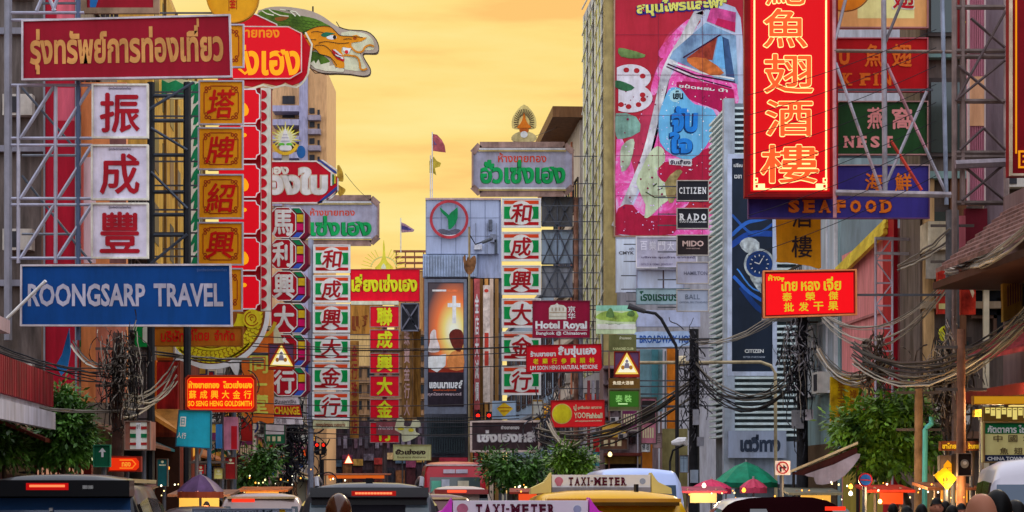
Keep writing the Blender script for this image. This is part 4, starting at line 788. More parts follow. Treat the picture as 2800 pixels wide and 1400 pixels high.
# flame emblem on the right grey sign
s = Sign('flame_emblem', 'flame shaped gold openwork emblem above the grey gold shop sign', 'emblem', 113, (1395, 284, 1470, 398), None)
s.poly('halo', M('c8b070', noise=.1), smoothpoly([(1433, 285), (1452, 300), (1464, 320), (1467, 342), (1458, 352), (1408, 352), (1399, 342), (1402, 320), (1415, 300)], 2), -.15, .1); mb = MB()
for i in range(22):
    a = R(-200 + i * 220 / 21); pl = ribbon([(1433 + 15 * math.cos(a), 335 + 20 * math.sin(a)), (1433 + 28 * math.cos(a), 335 + 38 * math.sin(a))], 2); mb.prism([s.m(*p, -.02) for p in pl], [s.m(*p, -.05) for p in pl])
mb.build('openwork_pattern', M('4c4030'), s.o); s.poly('figure', M('c46818'), smoothpoly([(1433, 308), (1437, 325), (1443, 338), (1452, 350), (1414, 350), (1423, 338), (1429, 325)], 2), -.05, .08); s.poly('seat', M('a8541c'), octa(1420, 350, 1446, 362, 4), -.05, .08)
s.poly('pedestal', M('b0a070', noise=.2), smoothpoly([(1410, 364), (1433, 358), (1456, 364), (1468, 376), (1460, 386), (1433, 388), (1404, 386), (1398, 376)], 2), -.1, .12); s.poly('medal', M('d0ccc8'), circ(1433, 368, 10, 9, 16), .02, .03)
tr = thing('sign_truss', 'grey sheet panels with crossed braces beside the flame emblem sign boards', 'truss', P(1525, 745, 113.5))
for y0, y1, c in ((540, 618, '5c5c60'), (630, 722, '8c9cb0'), (728, 812, '848894')):
    MB().box8([P(x, y, 113.8) + Vector((0, d, 0)) for d in (0, .1) for x, y in ((1480, y1), (1566, y1), (1566, y0), (1480, y0))]).build('back_sheet', M(c, streak=True), tr); mb = MB()
    for a in (((1482, y0), (1523, y1)), ((1523, y0), (1482, y1)), ((1525, y0), (1564, y1)), ((1564, y0), (1525, y1)), ((1524, y0), (1524, y1)), ((1482, y0), (1566, y0)), ((1482, y1), (1566, y1))): mb.bar(P(*a[0], 113.7), P(*a[1], 113.7), .07)
    mb.build('brace_lattice', M('4c505c', metal=.4), tr)
for x in (1575, 1588): MB().tube([P(x, 540, 113.6), Vector((P(x, 0, 113.6).x, 113.6, 0))], .12, 8).build('post', M('8c6454' if x < 1580 else '70707c', noise=.3), tr)
# hotel signs etc
s = Sign('hotel_sign', 'maroon hotel sign with a white crown picture and bold white lettering', 'sign', 106, (1457, 823, 1612, 923), M('7a0c2c', noise=.06), frame=M('6c2438'), fw=2.5, mount='R')
WL = M('d8d4d8'); s.poly('crown', M('c8c0b0', noise=.15), [(1501, 873), (1501, 843), (1506, 835), (1518, 833), (1523, 828), (1528, 833), (1542, 835), (1549, 842), (1549, 873)]); s.poly('crown_band', M('9c8c78'), [rect(1508, 841, 1512, 850), rect(1518, 841, 1522, 850), rect(1528, 841, 1532, 850), rect(1538, 841, 1542, 850), rect(1502, 853, 1548, 856), rect(1502, 864, 1548, 865.5)], .008)
s.col('京华', 1553, 836, 1573, 874, WL, b=.03, gap=.1); s.T('Hotel Royal', 1464, 878, 1605, 905, WL, b=.045); s.T('Bangkok @ Chinatown', 1466, 906, 1604, 918, WL, b=.025); s.poly('rule', WL, rect(1464, 902, 1606, 903.2))
s = Sign('pharmacy_sign', 'red medicine shop sign with white Thai, yellow Chinese and white Latin lines', 'sign', 92, (1439, 942, 1646, 1018), M('b00c1c', noise=.06), quad=((1439, 945), (1644, 941), (1646, 1014), (1439, 1018)), frame=M('7c1018'), fw=2, mount='R')
s.T('ร้านขายยา', 1450, 958, 1520, 974, WL, b=.04); s.T('ลิ้มซุ่นเฮง', 1527, 945, 1632, 978, WL, b=.05); s.row('老藥行参興順林', 1452, 980, 1632, 995, M('e0b818'), b=.05, gap=.45); s.T('LIM SOON HENG NATURAL MEDICINE', 1450, 1000, 1634, 1012, WL, b=.02)
s = Sign('landscape_hoarding', 'pale green landscape picture hoarding beside the maroon hotel sign', 'billboard', 100, (1630, 835, 1740, 913), M('b0cc98', noise=.15), th=.2, mount='R')
s.poly('print', M('7cb098'), rect(1630, 835, 1740, 850), .0, .004); s.poly('print', M('94b050', noise=.3), smoothpoly([(1632, 862), (1660, 850), (1700, 856), (1738, 848), (1738, 880), (1640, 874)], 2), .004, .004); s.poly('print', M('5c7c44', noise=.3), [smoothpoly([(1657, 866), (1662, 848), (1670, 842), (1676, 850), (1680, 868)], 2), smoothpoly([(1714, 862), (1720, 852), (1730, 850), (1736, 858), (1730, 866)], 2)], .01, .004); s.poly('print', M('c8ccb8'), rect(1632, 886, 1738, 900), .01, .003)
s.T('โครงการบ้านสวน', 1656, 883, 1704, 888, M('4c6040'), b=.02)
s = Sign('fishball_sign', 'red signboard with a round yellow picture and cream lettering', 'sign', 84, (1507, 1095, 1654, 1168), M('c81c20', noise=.05), frame=M('8c1c1c'), fw=2.5, quad=((1507, 1096), (1652, 1094), (1654, 1166), (1507, 1169)), mount='R')
s.poly('disc', M('d8ac60'), circ(1537, 1131, 28, 28, 30)); s.poly('disc_inlay', M('d0b41c'), circ(1537, 1131, 25.5, 25.5, 30), .008); CM = M('e8d49c')
s.T('ปู่', 1569, 1106, 1577, 1124, CM, b=.04); s.T('ลูกชิ้นปลา เยาวราช', 1580, 1110, 1646, 1121, CM, b=.03); s.T('YOO', 1570, 1128, 1602, 1144, CM, b=.02); s.T('Fishball', 1604, 1130, 1648, 1145, CM, b=.03); s.T('เจ้าแรกของเยาวราช', 1573, 1149, 1646, 1154, CM, b=.02)
s = Sign('signboard', 'dark signboard with white Thai script in a pale frame by the mid street trees', 'sign', 96, (1288, 1152, 1474, 1234), M('3a2c30', noise=.2), frame=M('c0aca4', noise=.15), fw=6, mount='R')
s.T('ห้างขายทอง', 1370, 1163, 1420, 1174, WL, b=.03); s.T('เซ่งเฮงหลี', 1304, 1176, 1464, 1210, M('a098a0'), b=.075, d=.01); s.T('เซ่งเฮงหลี', 1306, 1178, 1462, 1209, WL, b=.04, d=.018)
s = Sign('emblem_board', 'blue grey board with a gold diamond emblem above the dark signboard', 'sign', 98, (1346, 1096, 1410, 1145), M('7c90a4', noise=.15), mount='R'); s.poly('gold_emblem', M('d09c1c', noise=.2), [(1378, 1100), (1403, 1117), (1378, 1140), (1358, 1117)]); s.poly('emblem_line', M('8c5c10'), [rect(1362, 1113, 1398, 1116), rect(1368, 1122, 1392, 1125)], .008)
s = Sign('signboard', 'pale yellow board with dark Thai lettering over the red bus', 'sign', 130, (1076, 1217, 1178, 1258), M('c8c890', noise=.08), frame=M('b0a870'), fw=2, th=.15, hang=(1100, 1155)); s.T('ฮั่วเซ่งฮง', 1081, 1228, 1164, 1243, M('3c2c28'), b=.05); s.T('ร้านอาหาร ภัตตาคาร', 1086, 1247, 1164, 1253, M('6c5c3c'), b=.02)
s = Sign('cutout_sign', 'cream cutout sign of stacked hat shapes beside the lowest red cabinet', 'sign', 128, (1078, 1140, 1152, 1207), None, mount='R')
CO = M('dcd0a0', noise=.12); s.poly('cutout', CO, smoothpoly([(1082, 1160), (1086, 1146), (1098, 1140), (1106, 1150), (1104, 1164), (1122, 1166), (1128, 1150), (1146, 1150), (1150, 1166), (1136, 1170), (1138, 1182), (1148, 1188), (1122, 1204), (1100, 1207), (1098, 1186), (1080, 1176)], 2), -.1, .12); s.poly('cutout_patch', M('d0b030'), [circ(1096, 1172, 9, 5, 12), circ(1124, 1176, 8, 5, 12)], .02, .02)
# crossing signs with a triangle
def tri(lab, x0, y0, x1, y1, Y, mount):
    s = Sign('crossing_sign', lab, 'traffic sign', Y, (x0, y0, x1, y1), M('a03018', noise=.1), frame=M('7c1c14'), fw=2.5, th=.15, mount=mount); w_ = x1 - x0; cx = (x0 + x1) / 2
    s.poly('corner', M('5c3c5c', noise=.1), [[(x0 + 2, y0 + 2), (cx - 6, y0 + 2), (x0 + 2, y1 - 22)], [(cx + 6, y0 + 2), (x1 - 2, y0 + 2), (x1 - 2, y1 - 22)]], .0, .01)
    s.poly('triangle', L('f0d060', .75), [(cx, y0 + 2), (x1 - 2, y1 - 8), (x0 + 2, y1 - 8)], .01, .01); s.poly('triangle_face', L('f4ecd0', .8), [(cx, y0 + 13), (x1 - 9, y1 - 13), (x0 + 9, y1 - 13)], .02, .01)
    s.poly('pictogram', M('8c8494'), [circ(cx, y0 + 26, 4, 4.5, 10), [(cx - 5, y0 + 31), (cx + 5, y0 + 31), (cx + 8, y1 - 24), (cx - 8, y1 - 24)]], .03, .01); s.poly('pictogram', M('c07c20'), [circ(cx - 11, y1 - 26, 5, 6, 10), circ(cx + 11, y1 - 26, 5, 6, 10)], .03, .01)
    return s
tri('square school crossing sign with a lit triangle in front of the octagonal cabinets', 735, 940, 804, 1010, 70, None); s = tri('square school crossing sign with a lit triangle on the grey signal arm', 1680, 962, 1748, 1031, 66, None)
p_ = thing('sign_pole', 'thin pole with a cantilever arm holding the school crossing sign near the octagons', 'pole', P(640, 1345, 70.2) - Vector((0, 0, CZ))); MB().tube([P(640, 972, 70.2), P(640, 1345, 70.2) - Vector((0, 0, CZ))], .08, 8).build('pole', DSTEEL, p_); MB().tube([P(640, 968, 70.2), P(800, 968, 70.2)], .05, 8).build('arm', DSTEEL, p_)
s = Sign('notice_board', 'olive board with cream lines above the school crossing sign on the signal arm', 'sign', 74, (1665, 915, 1740, 960), M('64643c', noise=.15), mount='R'); s.T('ห้ามจอด', 1694, 920, 1726, 928, M('c8c0a0'), b=.03); s.T('KARAOKE CLUB', 1676, 950, 1732, 957, M('d8c888'), b=.03)
s = Sign('notice_board', 'brown lit board with white characters under the school crossing sign', 'sign', 74, (1665, 1034, 1750, 1062), M('6c4c20', noise=.2), mount='R'); s.row('魚翅大酒樓', 1675, 1042, 1733, 1052, L('f0e0c0', .7), b=.04, gap=.1)
s = Sign('lit_signboard', 'green lit board with pale characters beneath the brown lit board', 'sign', 74, (1664, 1064, 1750, 1122), M('5c5c38'), frame=M('6c6450'), fw=3, mount='R'); s.poly('lit_face', L('2c5c18', .8), rect(1667, 1070, 1746, 1112)); s.row('泰裝', 1680, 1080, 1730, 1100, L('90d070', .7), b=.03); s.poly('lit_line', L('c0e8a0', .8), rect(1690, 1103, 1716, 1106), .01)
# billboards and brand boxes before the advertisement tower
GB2 = M('a4a8b4', noise=.08)
s = Sign('billboard', 'blank pale billboard with small dark lettering under the drink advertisement', 'billboard', 104, (1684, 650, 1740, 800), M('b0b8c8', noise=.06, streak=True), frame=M('90909c'), fw=2, mount='R'); s.T('เช่า', 1721, 675, 1734, 684, M('5c5c64'), b=.02); s.T('CMYK', 1692, 687, 1734, 696, M('4c4c54'), b=.03)
s = Sign('billboard', 'grey billboard with two rows of dim lettering beside the brand boxes', 'billboard', 102, (1740, 648, 1905, 732), M('9490a0', noise=.12), frame=M('b8b4b8'), fw=3, mount='R'); s.row('百樂門大', 1748, 660, 1846, 684, M('b8b4c0'), b=.05); s.T('บริการ จุดเจ้าฯ อาภรณ์', 1754, 700, 1900, 708, M('50485c'), b=.03); s.T('GOLD & GEMS  JEWELRY', 1752, 720, 1840, 727, M('6c647c'), b=.02)
s = Sign('billboard', 'blank pale billboard split by a dark bar under the grey lettered billboard', 'billboard', 103, (1742, 738, 1870, 804), M('a8b0c4', noise=.06, streak=True), frame=M('88889c'), fw=2.5, mount='R'); s.poly('dark_bar', M('4c3c40'), rect(1812, 738, 1816, 790))
s = Sign('signboard', 'grey green signboard with dark green Thai capitals by the brand boxes', 'sign', 101, (1740, 789, 1885, 832), M('788c90', noise=.1), frame=M('5c6c74'), fw=2, mount='R'); s.T('โรงแรมบรอดเวย์', 1749, 796, 1920, 823, M('0c3c28'), b=.03)
s = Sign('canopy_sign', 'blank lilac grey panel under the grey green signboard', 'sign', 100, (1738, 848, 1915, 893), M('9096ac', noise=.1), mount='R', th=.4)
s = Sign('signboard', 'curved pale blue hotel signboard with blue capitals', 'sign', 99, (1738, 908, 1898, 950), M('8ca0bc', noise=.1), shape=smoothpoly([(1738, 908), (1820, 907), (1892, 906), (1900, 925), (1890, 944), (1820, 948), (1738, 950)], 2), mount='R', th=.3); s.T('BROADWAY HOTEL', 1749, 917, 1912, 938, M('20488c'), b=.03)
def bbox(lab, y0, y1, c, words, tc, serif=False):
    s = Sign('brand_box', lab, 'sign', 90, (1851, y0, 1937, y1), M(c, noise=.06), group='watch brand boxes', frame=M('9c948c', metal=.3), fw=2.5, mount='R', th=.35)
    for t_, (a, b_, c_, d), b in words: s.T(t_, a, b_, c_, d, M(tc), b=b, serif=serif and t_ != 'SWITZERLAND')
bbox('black box sign with white serif letters, topmost of the watch brand boxes', 494, 549, '1c1c22', [('CITIZEN', (1855, 512, 1932, 530), .03)], 'd8d4d4', True)
bbox('black box sign with bold white letters over tiny text, second watch brand box', 570, 625, '1c1c22', [('RADO', (1856, 584, 1934, 603), .045), ('SWITZERLAND', (1858, 605, 1932, 609), .02)], 'd0d0d8', True)
bbox('brownish black box sign with pinkish letters, third watch brand box', 643, 698, '241c1e', [('MIDO', (1866, 658, 1924, 674), .035), ('SWISS WATCHES', (1876, 678, 1914, 681), .01)], 'b0948c')
bbox('grey box sign with small faint letters and a red square, fourth watch brand box', 717, 775, '8c8c9c', [('HAMILTON', (1870, 742, 1934, 752), .02)], '5c5c6c'); bbox('grey box sign with thin letters over a fine line, lowest watch brand box', 792, 851, '8890a0', [('BALL', (1874, 805, 1914, 818), .0), ('OFFICIAL RM STANDARD', (1858, 824, 1934, 829), .0)], '505868')
# giant drink advertisement on the end wall of the tower
s = Sign('drink_advertisement', 'giant red and pink drink advertisement covering the tower end wall', 'billboard', 105.6, (1680, -60, 2034, 646), M('9c2030', noise=.1, sc=.25), th=.25, frame=M('8c7060'), fw=4)
mt = bpy.data.materials.new('splash_print'); mt.use_nodes = True; t = mt.node_tree; n = t.nodes.new('ShaderNodeTexNoise'); n.inputs['Scale'].default_value = .9; n.inputs['Detail'].default_value = 9; n.inputs['Roughness'].default_value = .7; n.inputs['Distortion'].default_value = 1.2; tcx = t.nodes.new('ShaderNodeTexCoord'); r_ = t.nodes.new('ShaderNodeValToRGB')
t.links.new(tcx.outputs['Object'], n.inputs['Vector']); t.links.new(n.outputs[0], r_.inputs[0]); t.links.new(r_.outputs[0], t.nodes['Principled BSDF'].inputs['Base Color']); el = r_.color_ramp.elements
el[0].position = .35; el[0].color = (*lin('9c0c4c', 1.7), 1); el[1].position = .68; el[1].color = (*lin('a0a8d4', 1.8), 1); e = el.new(.5); e.color = (*lin('c03c88', 1.7), 1)
HALO = M('a4acd8', noise=.12, sc=.5); SP = mt
s.poly('splash', M('a8304c', noise=.2, sc=.4), smoothpoly([(1690, 440), (1760, 300), (1800, 160), (1830, 90), (1900, 60), (1850, 200), (1780, 400), (1760, 640), (1684, 640)], 3), .0, .004)
s.poly('bottle_glow', HALO, smoothpoly([(1925, 5), (2010, 20), (2030, 100), (2032, 300), (1990, 420), (1900, 480), (1850, 560), (1760, 640), (1690, 640), (1700, 560), (1770, 400), (1800, 240), (1850, 140), (1915, 60)], 2), .006, .004)
s.poly('bottle', SP, smoothpoly([(1870, 140), (2012, 215), (2005, 330), (1960, 420), (1880, 560), (1800, 620), (1720, 600), (1760, 500), (1800, 330)], 2), .012, .004)
s.poly('splash', mt, [smoothpoly([(1686, 380), (1720, 420), (1740, 520), (1720, 640), (1686, 600)], 2), smoothpoly([(1800, 600), (1860, 580), (1900, 600), (2000, 560), (2000, 640), (1790, 640)], 2)], .006, .003)
s.poly('red_patch', M('981434', noise=.15, sc=.5), [smoothpoly([(1800, 450), (1850, 440), (1950, 400), (1990, 420), (1990, 560), (1830, 520)], 2), smoothpoly([(1690, 570), (1730, 560), (1758, 590), (1850, 590), (1840, 640), (1690, 640)], 2)], .017, .004)
s.poly('bottle_neck', M('7c9cc8', noise=.25, sc=.6), smoothpoly([(1930, 62), (2012, 98), (2018, 230), (1960, 215), (1830, 160), (1840, 140)], 1), .018, .004); s.poly('bottle_facet', M('30486c', noise=.2), [(1975, 100), (1992, 108), (2010, 222), (1985, 210)], .024, .004); s.poly('bottle_facet', M('5c94cc', noise=.15), [(1965, 95), (1977, 103), (1984, 190), (1950, 175)], .024, .004)
s.poly('bottle_drink', M('8c3424', noise=.3), [(1962, 98), (1948, 165), (1890, 158), (1876, 160)], .024, .004); s.poly('bottle_drink', M('b4602c', noise=.25), smoothpoly([(1878, 160), (1930, 160), (1980, 200), (1940, 205), (1892, 180)], 2), .03, .004); s.poly('bottle_line', M('34102c'), [ribbon([(1868, 158), (1930, 120), (1970, 95)], 4), ribbon([(1825, 175), (1900, 205), (2010, 225)], 4), ribbon([(1822, 182), (1880, 208), (2000, 240)], 3)], .034, .004); s.poly('bottle_line', M('c8c8dc'), [ribbon([(1840, 172), (1920, 200), (2008, 216)], 5), ribbon([(1850, 190), (1925, 222)], 4)], .03, .003)
s.poly('bottle_cap', M('b4407c', noise=.25), [(1945, 18), (2012, 34), (2010, 88), (1932, 58)], .024, .006); s.poly('bottle_cap', M('a41848'), [(1962, 50), (2011, 62), (2009, 88), (1955, 68)], .032, .004); s.poly('label_band', M('9c1048'), smoothpoly([(1870, 222), (2005, 245), (1998, 330), (1960, 300), (1880, 270), (1850, 235)], 2), .02, .004)
BLU = M('5c9cd0', noise=.12, sc=.6); s.poly('blue_label', BLU, smoothpoly([(1822, 258), (1836, 240), (1860, 242), (1876, 262), (1900, 285), (1950, 300), (1958, 340), (1930, 400), (1890, 436), (1840, 424), (1805, 390), (1800, 320)], 2), .032, .005); s.poly('blue_label_shade', M('90b8e0', noise=.1), smoothpoly([(1834, 250), (1856, 244), (1868, 262), (1850, 280), (1832, 272)], 2), .038, .004)
s.T('เย็น', 1840, 248, 1868, 272, M('10202c'), b=.05, d=.046); s.T('จับ', 1832, 292, 1908, 366, M('0c2c58'), b=.09, d=.044, shear=.1); s.T('จับ', 1836, 290, 1908, 362, M('1c6cb8'), b=.05, d=.05, shear=.1); s.T('ใจ', 1828, 362, 1895, 424, M('0c2c58'), b=.09, d=.044); s.T('ใจ', 1831, 361, 1893, 420, M('1c6cb8'), b=.05, d=.05); s.poly('tag_strip', M('c4c0cc'), [(1828, 434), (1892, 436), (1890, 455), (1830, 450)], .04, .003); s.T('จับเลี้ยง', 1832, 437, 1888, 450, M('2c2438'), b=.04, d=.05); s.T('ชนิดผสม น้ำ', 1856, 236, 1990, 246, M('d8c8d8'), b=.03, d=.03, rot=.1)
VG = M('a8b494', noise=.2, sc=.8); s.poly('splash', M('b8b4d8', noise=.3, sc=.7), ribbon(smoothpoly([(1915, 40), (1870, 110), (1825, 190), (1800, 300), (1770, 420), (1730, 520), (1690, 600)], 3)[:-3], 26), .013, .003); s.poly('gourd', VG, smoothpoly([(1796, 400), (1815, 410), (1818, 440), (1800, 460), (1798, 480), (1820, 500), (1850, 480), (1848, 510), (1830, 545), (1810, 560), (1780, 590), (1762, 595), (1765, 560), (1740, 500), (1755, 460), (1775, 420)], 2), .026, .005); s.poly('gourd', M('9ca890', noise=.2), smoothpoly([(1700, 400), (1725, 380), (1735, 390), (1722, 450), (1700, 470), (1696, 430)], 2), .026, .004); s.poly('gourd_line', M('343c2c'), [ribbon([(1765, 525), (1790, 540), (1820, 538)], 3), ribbon([(1786, 510), (1796, 502)], 4), ribbon([(1798, 520), (1812, 514)], 3)], .034, .003); s.poly('leaf_tip', M('8c7c50', noise=.3), smoothpoly([(1818, 500), (1850, 465), (1866, 470), (1852, 490), (1848, 540), (1830, 555)], 2), .034, .004)
for cx, cy, rx, ry in ((1724, 212, 56, 36), (1722, 268, 62, 40)): s.poly('lotus_slice', M('b8b4bc', noise=.1), [p for p in circ(cx, cy, rx, ry, 30) if p[0] > 1682] + [], .02 + (.006 if cy > 230 else 0), .005); s.poly('lotus_hole', M('941c24'), [circ(cx + rx * .6 * math.cos(R(a)), cy + ry * .6 * math.sin(R(a)), 8, 7, 10) for a in ((-110, -60, -10) if cy < 240 else (10, 50, 95, 130, -20))], .032, .003)
s.poly('herb_leaf', M('5c7440', noise=.25), smoothpoly([(1690, 135), (1705, 132), (1765, 150), (1745, 160), (1698, 155)], 2), .02, .004); s.poly('herb_leaf', M('2c5c3c', noise=.25), smoothpoly([(1682, 220), (1710, 226), (1735, 240), (1712, 250), (1682, 238)], 2), .04, .004); s.poly('mint_patch', M('6c9084', noise=.2), smoothpoly([(1684, 310), (1740, 320), (1750, 360), (1700, 380), (1684, 370)], 2), .014, .004)
rb = random.Random(5)
s.poly('bubble_dot', M('b8a0cc', noise=0), [circ(1690 + rb.random() * 330, 300 + rb.random() * 335, *(2 * [rb.uniform(.8, 2.4)]), 7) for _ in range(130)], .036, .002); s.poly('bubble_dot', M('e8e4f0', noise=0), [circ(1800 + rb.random() * 190, 220 + rb.random() * 260, *(2 * [rb.uniform(.8, 2)]), 6) for _ in range(90)], .039, .002); s.poly('bubble_dot', M('6c1038', noise=0), [circ(1700 + rb.random() * 310, 240 + rb.random() * 395, *(2 * [rb.uniform(1, 3.4)]), 7) for _ in range(90)], .034, .002)
s.poly('sheet_seam_line', M('5c2030', noise=0), [rect(1682, y, 2032, y + .9) for y in (95, 205, 315, 425, 535)] + [rect(x, -50, x + .9, 644) for x in (1800, 1920)], .052, .002)
s.poly('splash', SP, [smoothpoly([(1850, 80), (1890, 50), (1905, 75), (1850, 140), (1815, 160), (1800, 140)], 3), smoothpoly([(1805, 170), (1840, 150), (1830, 200), (1790, 260), (1780, 240)], 3)], .008, .003)
s.T('สมุนไพรและพืช', 1738, -4, 1990, 42, M('28206c'), b=.13, d=.022, rot=-.075); s.T('สมุนไพรและพืช', 1740, -4, 1988, 38, M('e0d85c'), b=.045, d=.034, rot=-.075)
# watch poster
s = Sign('watch_poster', 'tall dark blue watch poster with a pale steel frame', 'poster', 68, (1995, 428, 2118, 1022), M('1c2432', noise=.1, sc=.5), frame=M('a0a8bc'), fw=12, mount='R', th=.3)
for pts, c, wd in (([(2004, 640), (2040, 610), (2080, 600), (2116, 590)], '2c5cac', 10), ([(2004, 668), (2050, 640), (2116, 640)], '1c3c84', 16), ([(2004, 590), (2060, 640), (2116, 610)], '244c94', 7), ([(2010, 760), (2050, 800), (2100, 830), (2116, 830)], '2c5cb0', 9), ([(2030, 790), (2070, 840), (2116, 870)], '18346c', 14), ([(2020, 740), (2060, 790), (2116, 800)], '4078c8', 4)): s.poly('print_swirl', M(c), ribbon(smoothpoly([pts[0]] + pts + [pts[-1]], 4)[3:-6], wd), .0 + rnd.random() * .003, .004)
SV = M('a8b0bc', noise=.3, sc=4); s.poly('watch_bracelet', SV, [smoothpoly([(2022, 668), (2036, 652), (2056, 650), (2076, 664), (2070, 690), (2040, 690)], 2), smoothpoly([(2046, 740), (2104, 740), (2116, 800), (2098, 812), (2070, 790)], 2)], .006, .006); s.poly('bracelet_line', M('3c4450'), [ribbon([(2056 + i * 5, 752 + i * 11), (2106 + i * 1.5, 750 + i * 12)], 1.5) for i in range(5)], .014, .002)
s.poly('watch_case', SV, circ(2076, 722, 42, 42, 32), .012, .008); s.poly('watch_bezel', M('1c3870'), circ(2076, 722, 36, 36, 32), .02, .004); s.poly('watch_dial', M('142a54'), circ(2076, 722, 27, 27, 28), .024, .004); mb = MB()
for i in range(12): a = R(i * 30); pl = ribbon([(2076 + 21 * math.cos(a), 722 + 21 * math.sin(a)), (2076 + 26 * math.cos(a), 722 + 26 * math.sin(a))], 2.4); mb.prism([s.m(*p, .032) for p in pl], [s.m(*p, .028) for p in pl])
for a, l in ((-60, 18), (200, 14)): pl = ribbon([(2076, 722), (2076 + l * math.cos(R(a)), 722 + l * math.sin(R(a)))], 2.4); mb.prism([s.m(*p, .032) for p in pl], [s.m(*p, .028) for p in pl])
mb.build('dial_marking', M('c8d0dc'), s.o); s.T('CITIZEN', 2036, 955, 2088, 965, M('c8ccd4'), b=.03); s.T('BETTER STARTS NOW', 2032, 974, 2092, 979, M('8c94a4'), b=.02); s.T('เปลี่ยน', 2006, 446, 2030, 457, WL, b=.03); s.T('เวลา', 2008, 478, 2028, 488, WL, b=.03)
s = Sign('fascia_sign', 'blue grey fascia with dark Thai letters under the louvres', 'sign', 71.4, (1992, 1178, 2150, 1252), M('848ca0', noise=.08, streak=True), th=.2); s.T('เตวี่ทาง', 2024, 1188, 2134, 1236, M('2c3444'), b=.06)
# ================================================================== signs, right side
NR = L('e00410', .62); NE = L('ffcc80', 1.7); NO = L('f45020', 1.1)
s = Sign('neon_sign', 'tall glowing red neon sign with orange Chinese characters', 'sign', 46, (2040, -70, 2286, 535), M('8c0c10', noise=.1), th=.5, frame=M('74080c'), fw=9, mount='R')
s.poly('lit_face', NR, rect(2052, -60, 2268, 524), .0, .02)
mb = MB()
for pl in (rect(2060, -60, 2064, 520), rect(2256, -60, 2260, 520), rect(2060, 516, 2260, 520)): mb.prism([s.m(*p, .07) for p in pl], [s.m(*p, .03) for p in pl])
for sx, x in ((1, 2060), (-1, 2260)):
    for a, b_, c, d in ((0, 488, 11, 500), (0, 504, 14, 518), (14, 504, 30, 518)): mb.prism([s.m(*p, .1) for p in rect(x + sx * a, b_, x + sx * c, d)], [s.m(*p, .03) for p in rect(x + sx * a, b_, x + sx * c, d)])
mb.build('neon_border', L('f8d890', 1.5), s.o)
s.poly('corner_gap', NR, [rect(2063, 491, 2068, 497), rect(2252, 491, 2257, 497), rect(2064, 507, 2071, 515), rect(2249, 507, 2256, 515)], .1, .01)
for c, y0, y1, x0, x1 in (('鮑', -80, 14, 2095, 2200), ('魚', 26, 130, 2088, 2205), ('翅', 150, 254, 2090, 2222), ('酒', 276, 372, 2094, 2220), ('樓', 398, 500, 2080, 2236)):
    mo, mi = MB(), MB()
    for k in range(8):
        a = R(k * 45); ox, oy = 3.4 * math.cos(a), 3.4 * math.sin(a); s.letters(mo, c, x0 + ox, y0 + oy, x1 + ox, y1 + oy, .03 + .001 * k, .012)
    s.letters(mi, c, x0, y0, x1, y1, .05, .028); mo.build('neon_outline_lettering', NE, s.o); mi.build('lettering', NO, s.o)
s = Sign('signboard', 'peach signboard with an orange oval and a dark red character at the top edge', 'sign', 47, (2285, -140, 2536, 76), M('c88c54', noise=.12, sc=.5), frame=M('8c5c58'), fw=4, mount='R'); s.poly('oval', M('b4640c'), circ(2310, -40, 72, 69, 36)); s.poly('oval_edge', M('6c3c10'), ribbon(circ(2310, -40, 74, 71, 24, 0, 180), 3), .0, .006); s.poly('pale_band', M('e0b878', noise=.1), [rect(2345, -130, 2500, 50)], .0, .002); s.T('翅', 2440, -40, 2500, 25, M('d8c8b0'), b=.09, d=.01); s.T('翅', 2442, -40, 2498, 23, M('940c18'), b=.05, d=.02)
OR = M('b85414', noise=.06)
s = Sign('signboard', 'dark red signboard with brown orange Chinese characters and serif capitals', 'sign', 47, (2060, 105, 2536, 250), M('94060c', noise=.08), frame=M('9c4c54'), fw=3, mount='R'); s.row('魚', 2365, 122, 2412, 182, OR, b=.06, gap=0); s.row('翅', 2440, 122, 2492, 182, OR, b=.06, gap=0); s.T('U', 2294, 134, 2323, 178, OR, b=.05); s.T('SHARK', 2175, 200, 2332, 234, OR, b=.04, serif=True); s.T('FIN', 2348, 200, 2442, 234, OR, b=.04, serif=True)
PK = M('c87c78', noise=.08)
s = Sign('signboard', 'dark green signboard with pink Chinese characters and serif capitals', 'sign', 47, (2060, 278, 2536, 423), M('1c3c1c', noise=.2, sc=.5), frame=M('98706c'), fw=3, mount='R'); s.row('燕', 2372, 295, 2416, 352, PK, b=.07, gap=0); s.row('窩', 2440, 295, 2492, 352, PK, b=.07, gap=0); s.T('BIRD', 2180, 370, 2290, 404, PK, b=.04, serif=True); s.T('NEST', 2304, 372, 2446, 404, PK, b=.04, serif=True)
PU = M('342c74', noise=.1, sc=.5); ORG = M('d0641c', noise=.08)
s = Sign('signboard', 'indigo signboard with two orange Chinese characters behind the scaffold poles', 'sign', 47, (2287, 452, 2540, 530), PU, frame=M('a08888'), fw=3, mount='R'); s.row('海', 2366, 474, 2412, 522, ORG, b=.06, gap=0); s.row('鮮', 2448, 474, 2492, 522, ORG, b=.06, gap=0)
s = Sign('signboard', 'long indigo signboard with orange serif capitals spelling seafood', 'sign', 46.6, (2046, 528, 2540, 597), PU, frame=M('5c3c64'), fw=3, mount='R'); s.T('SEAFOOD', 2148, 546, 2446, 583, M('6c1c24'), b=.08, d=.008, serif=True); s.T('SEAFOOD', 2150, 547, 2444, 582, ORG, b=.05, d=.02, serif=True)
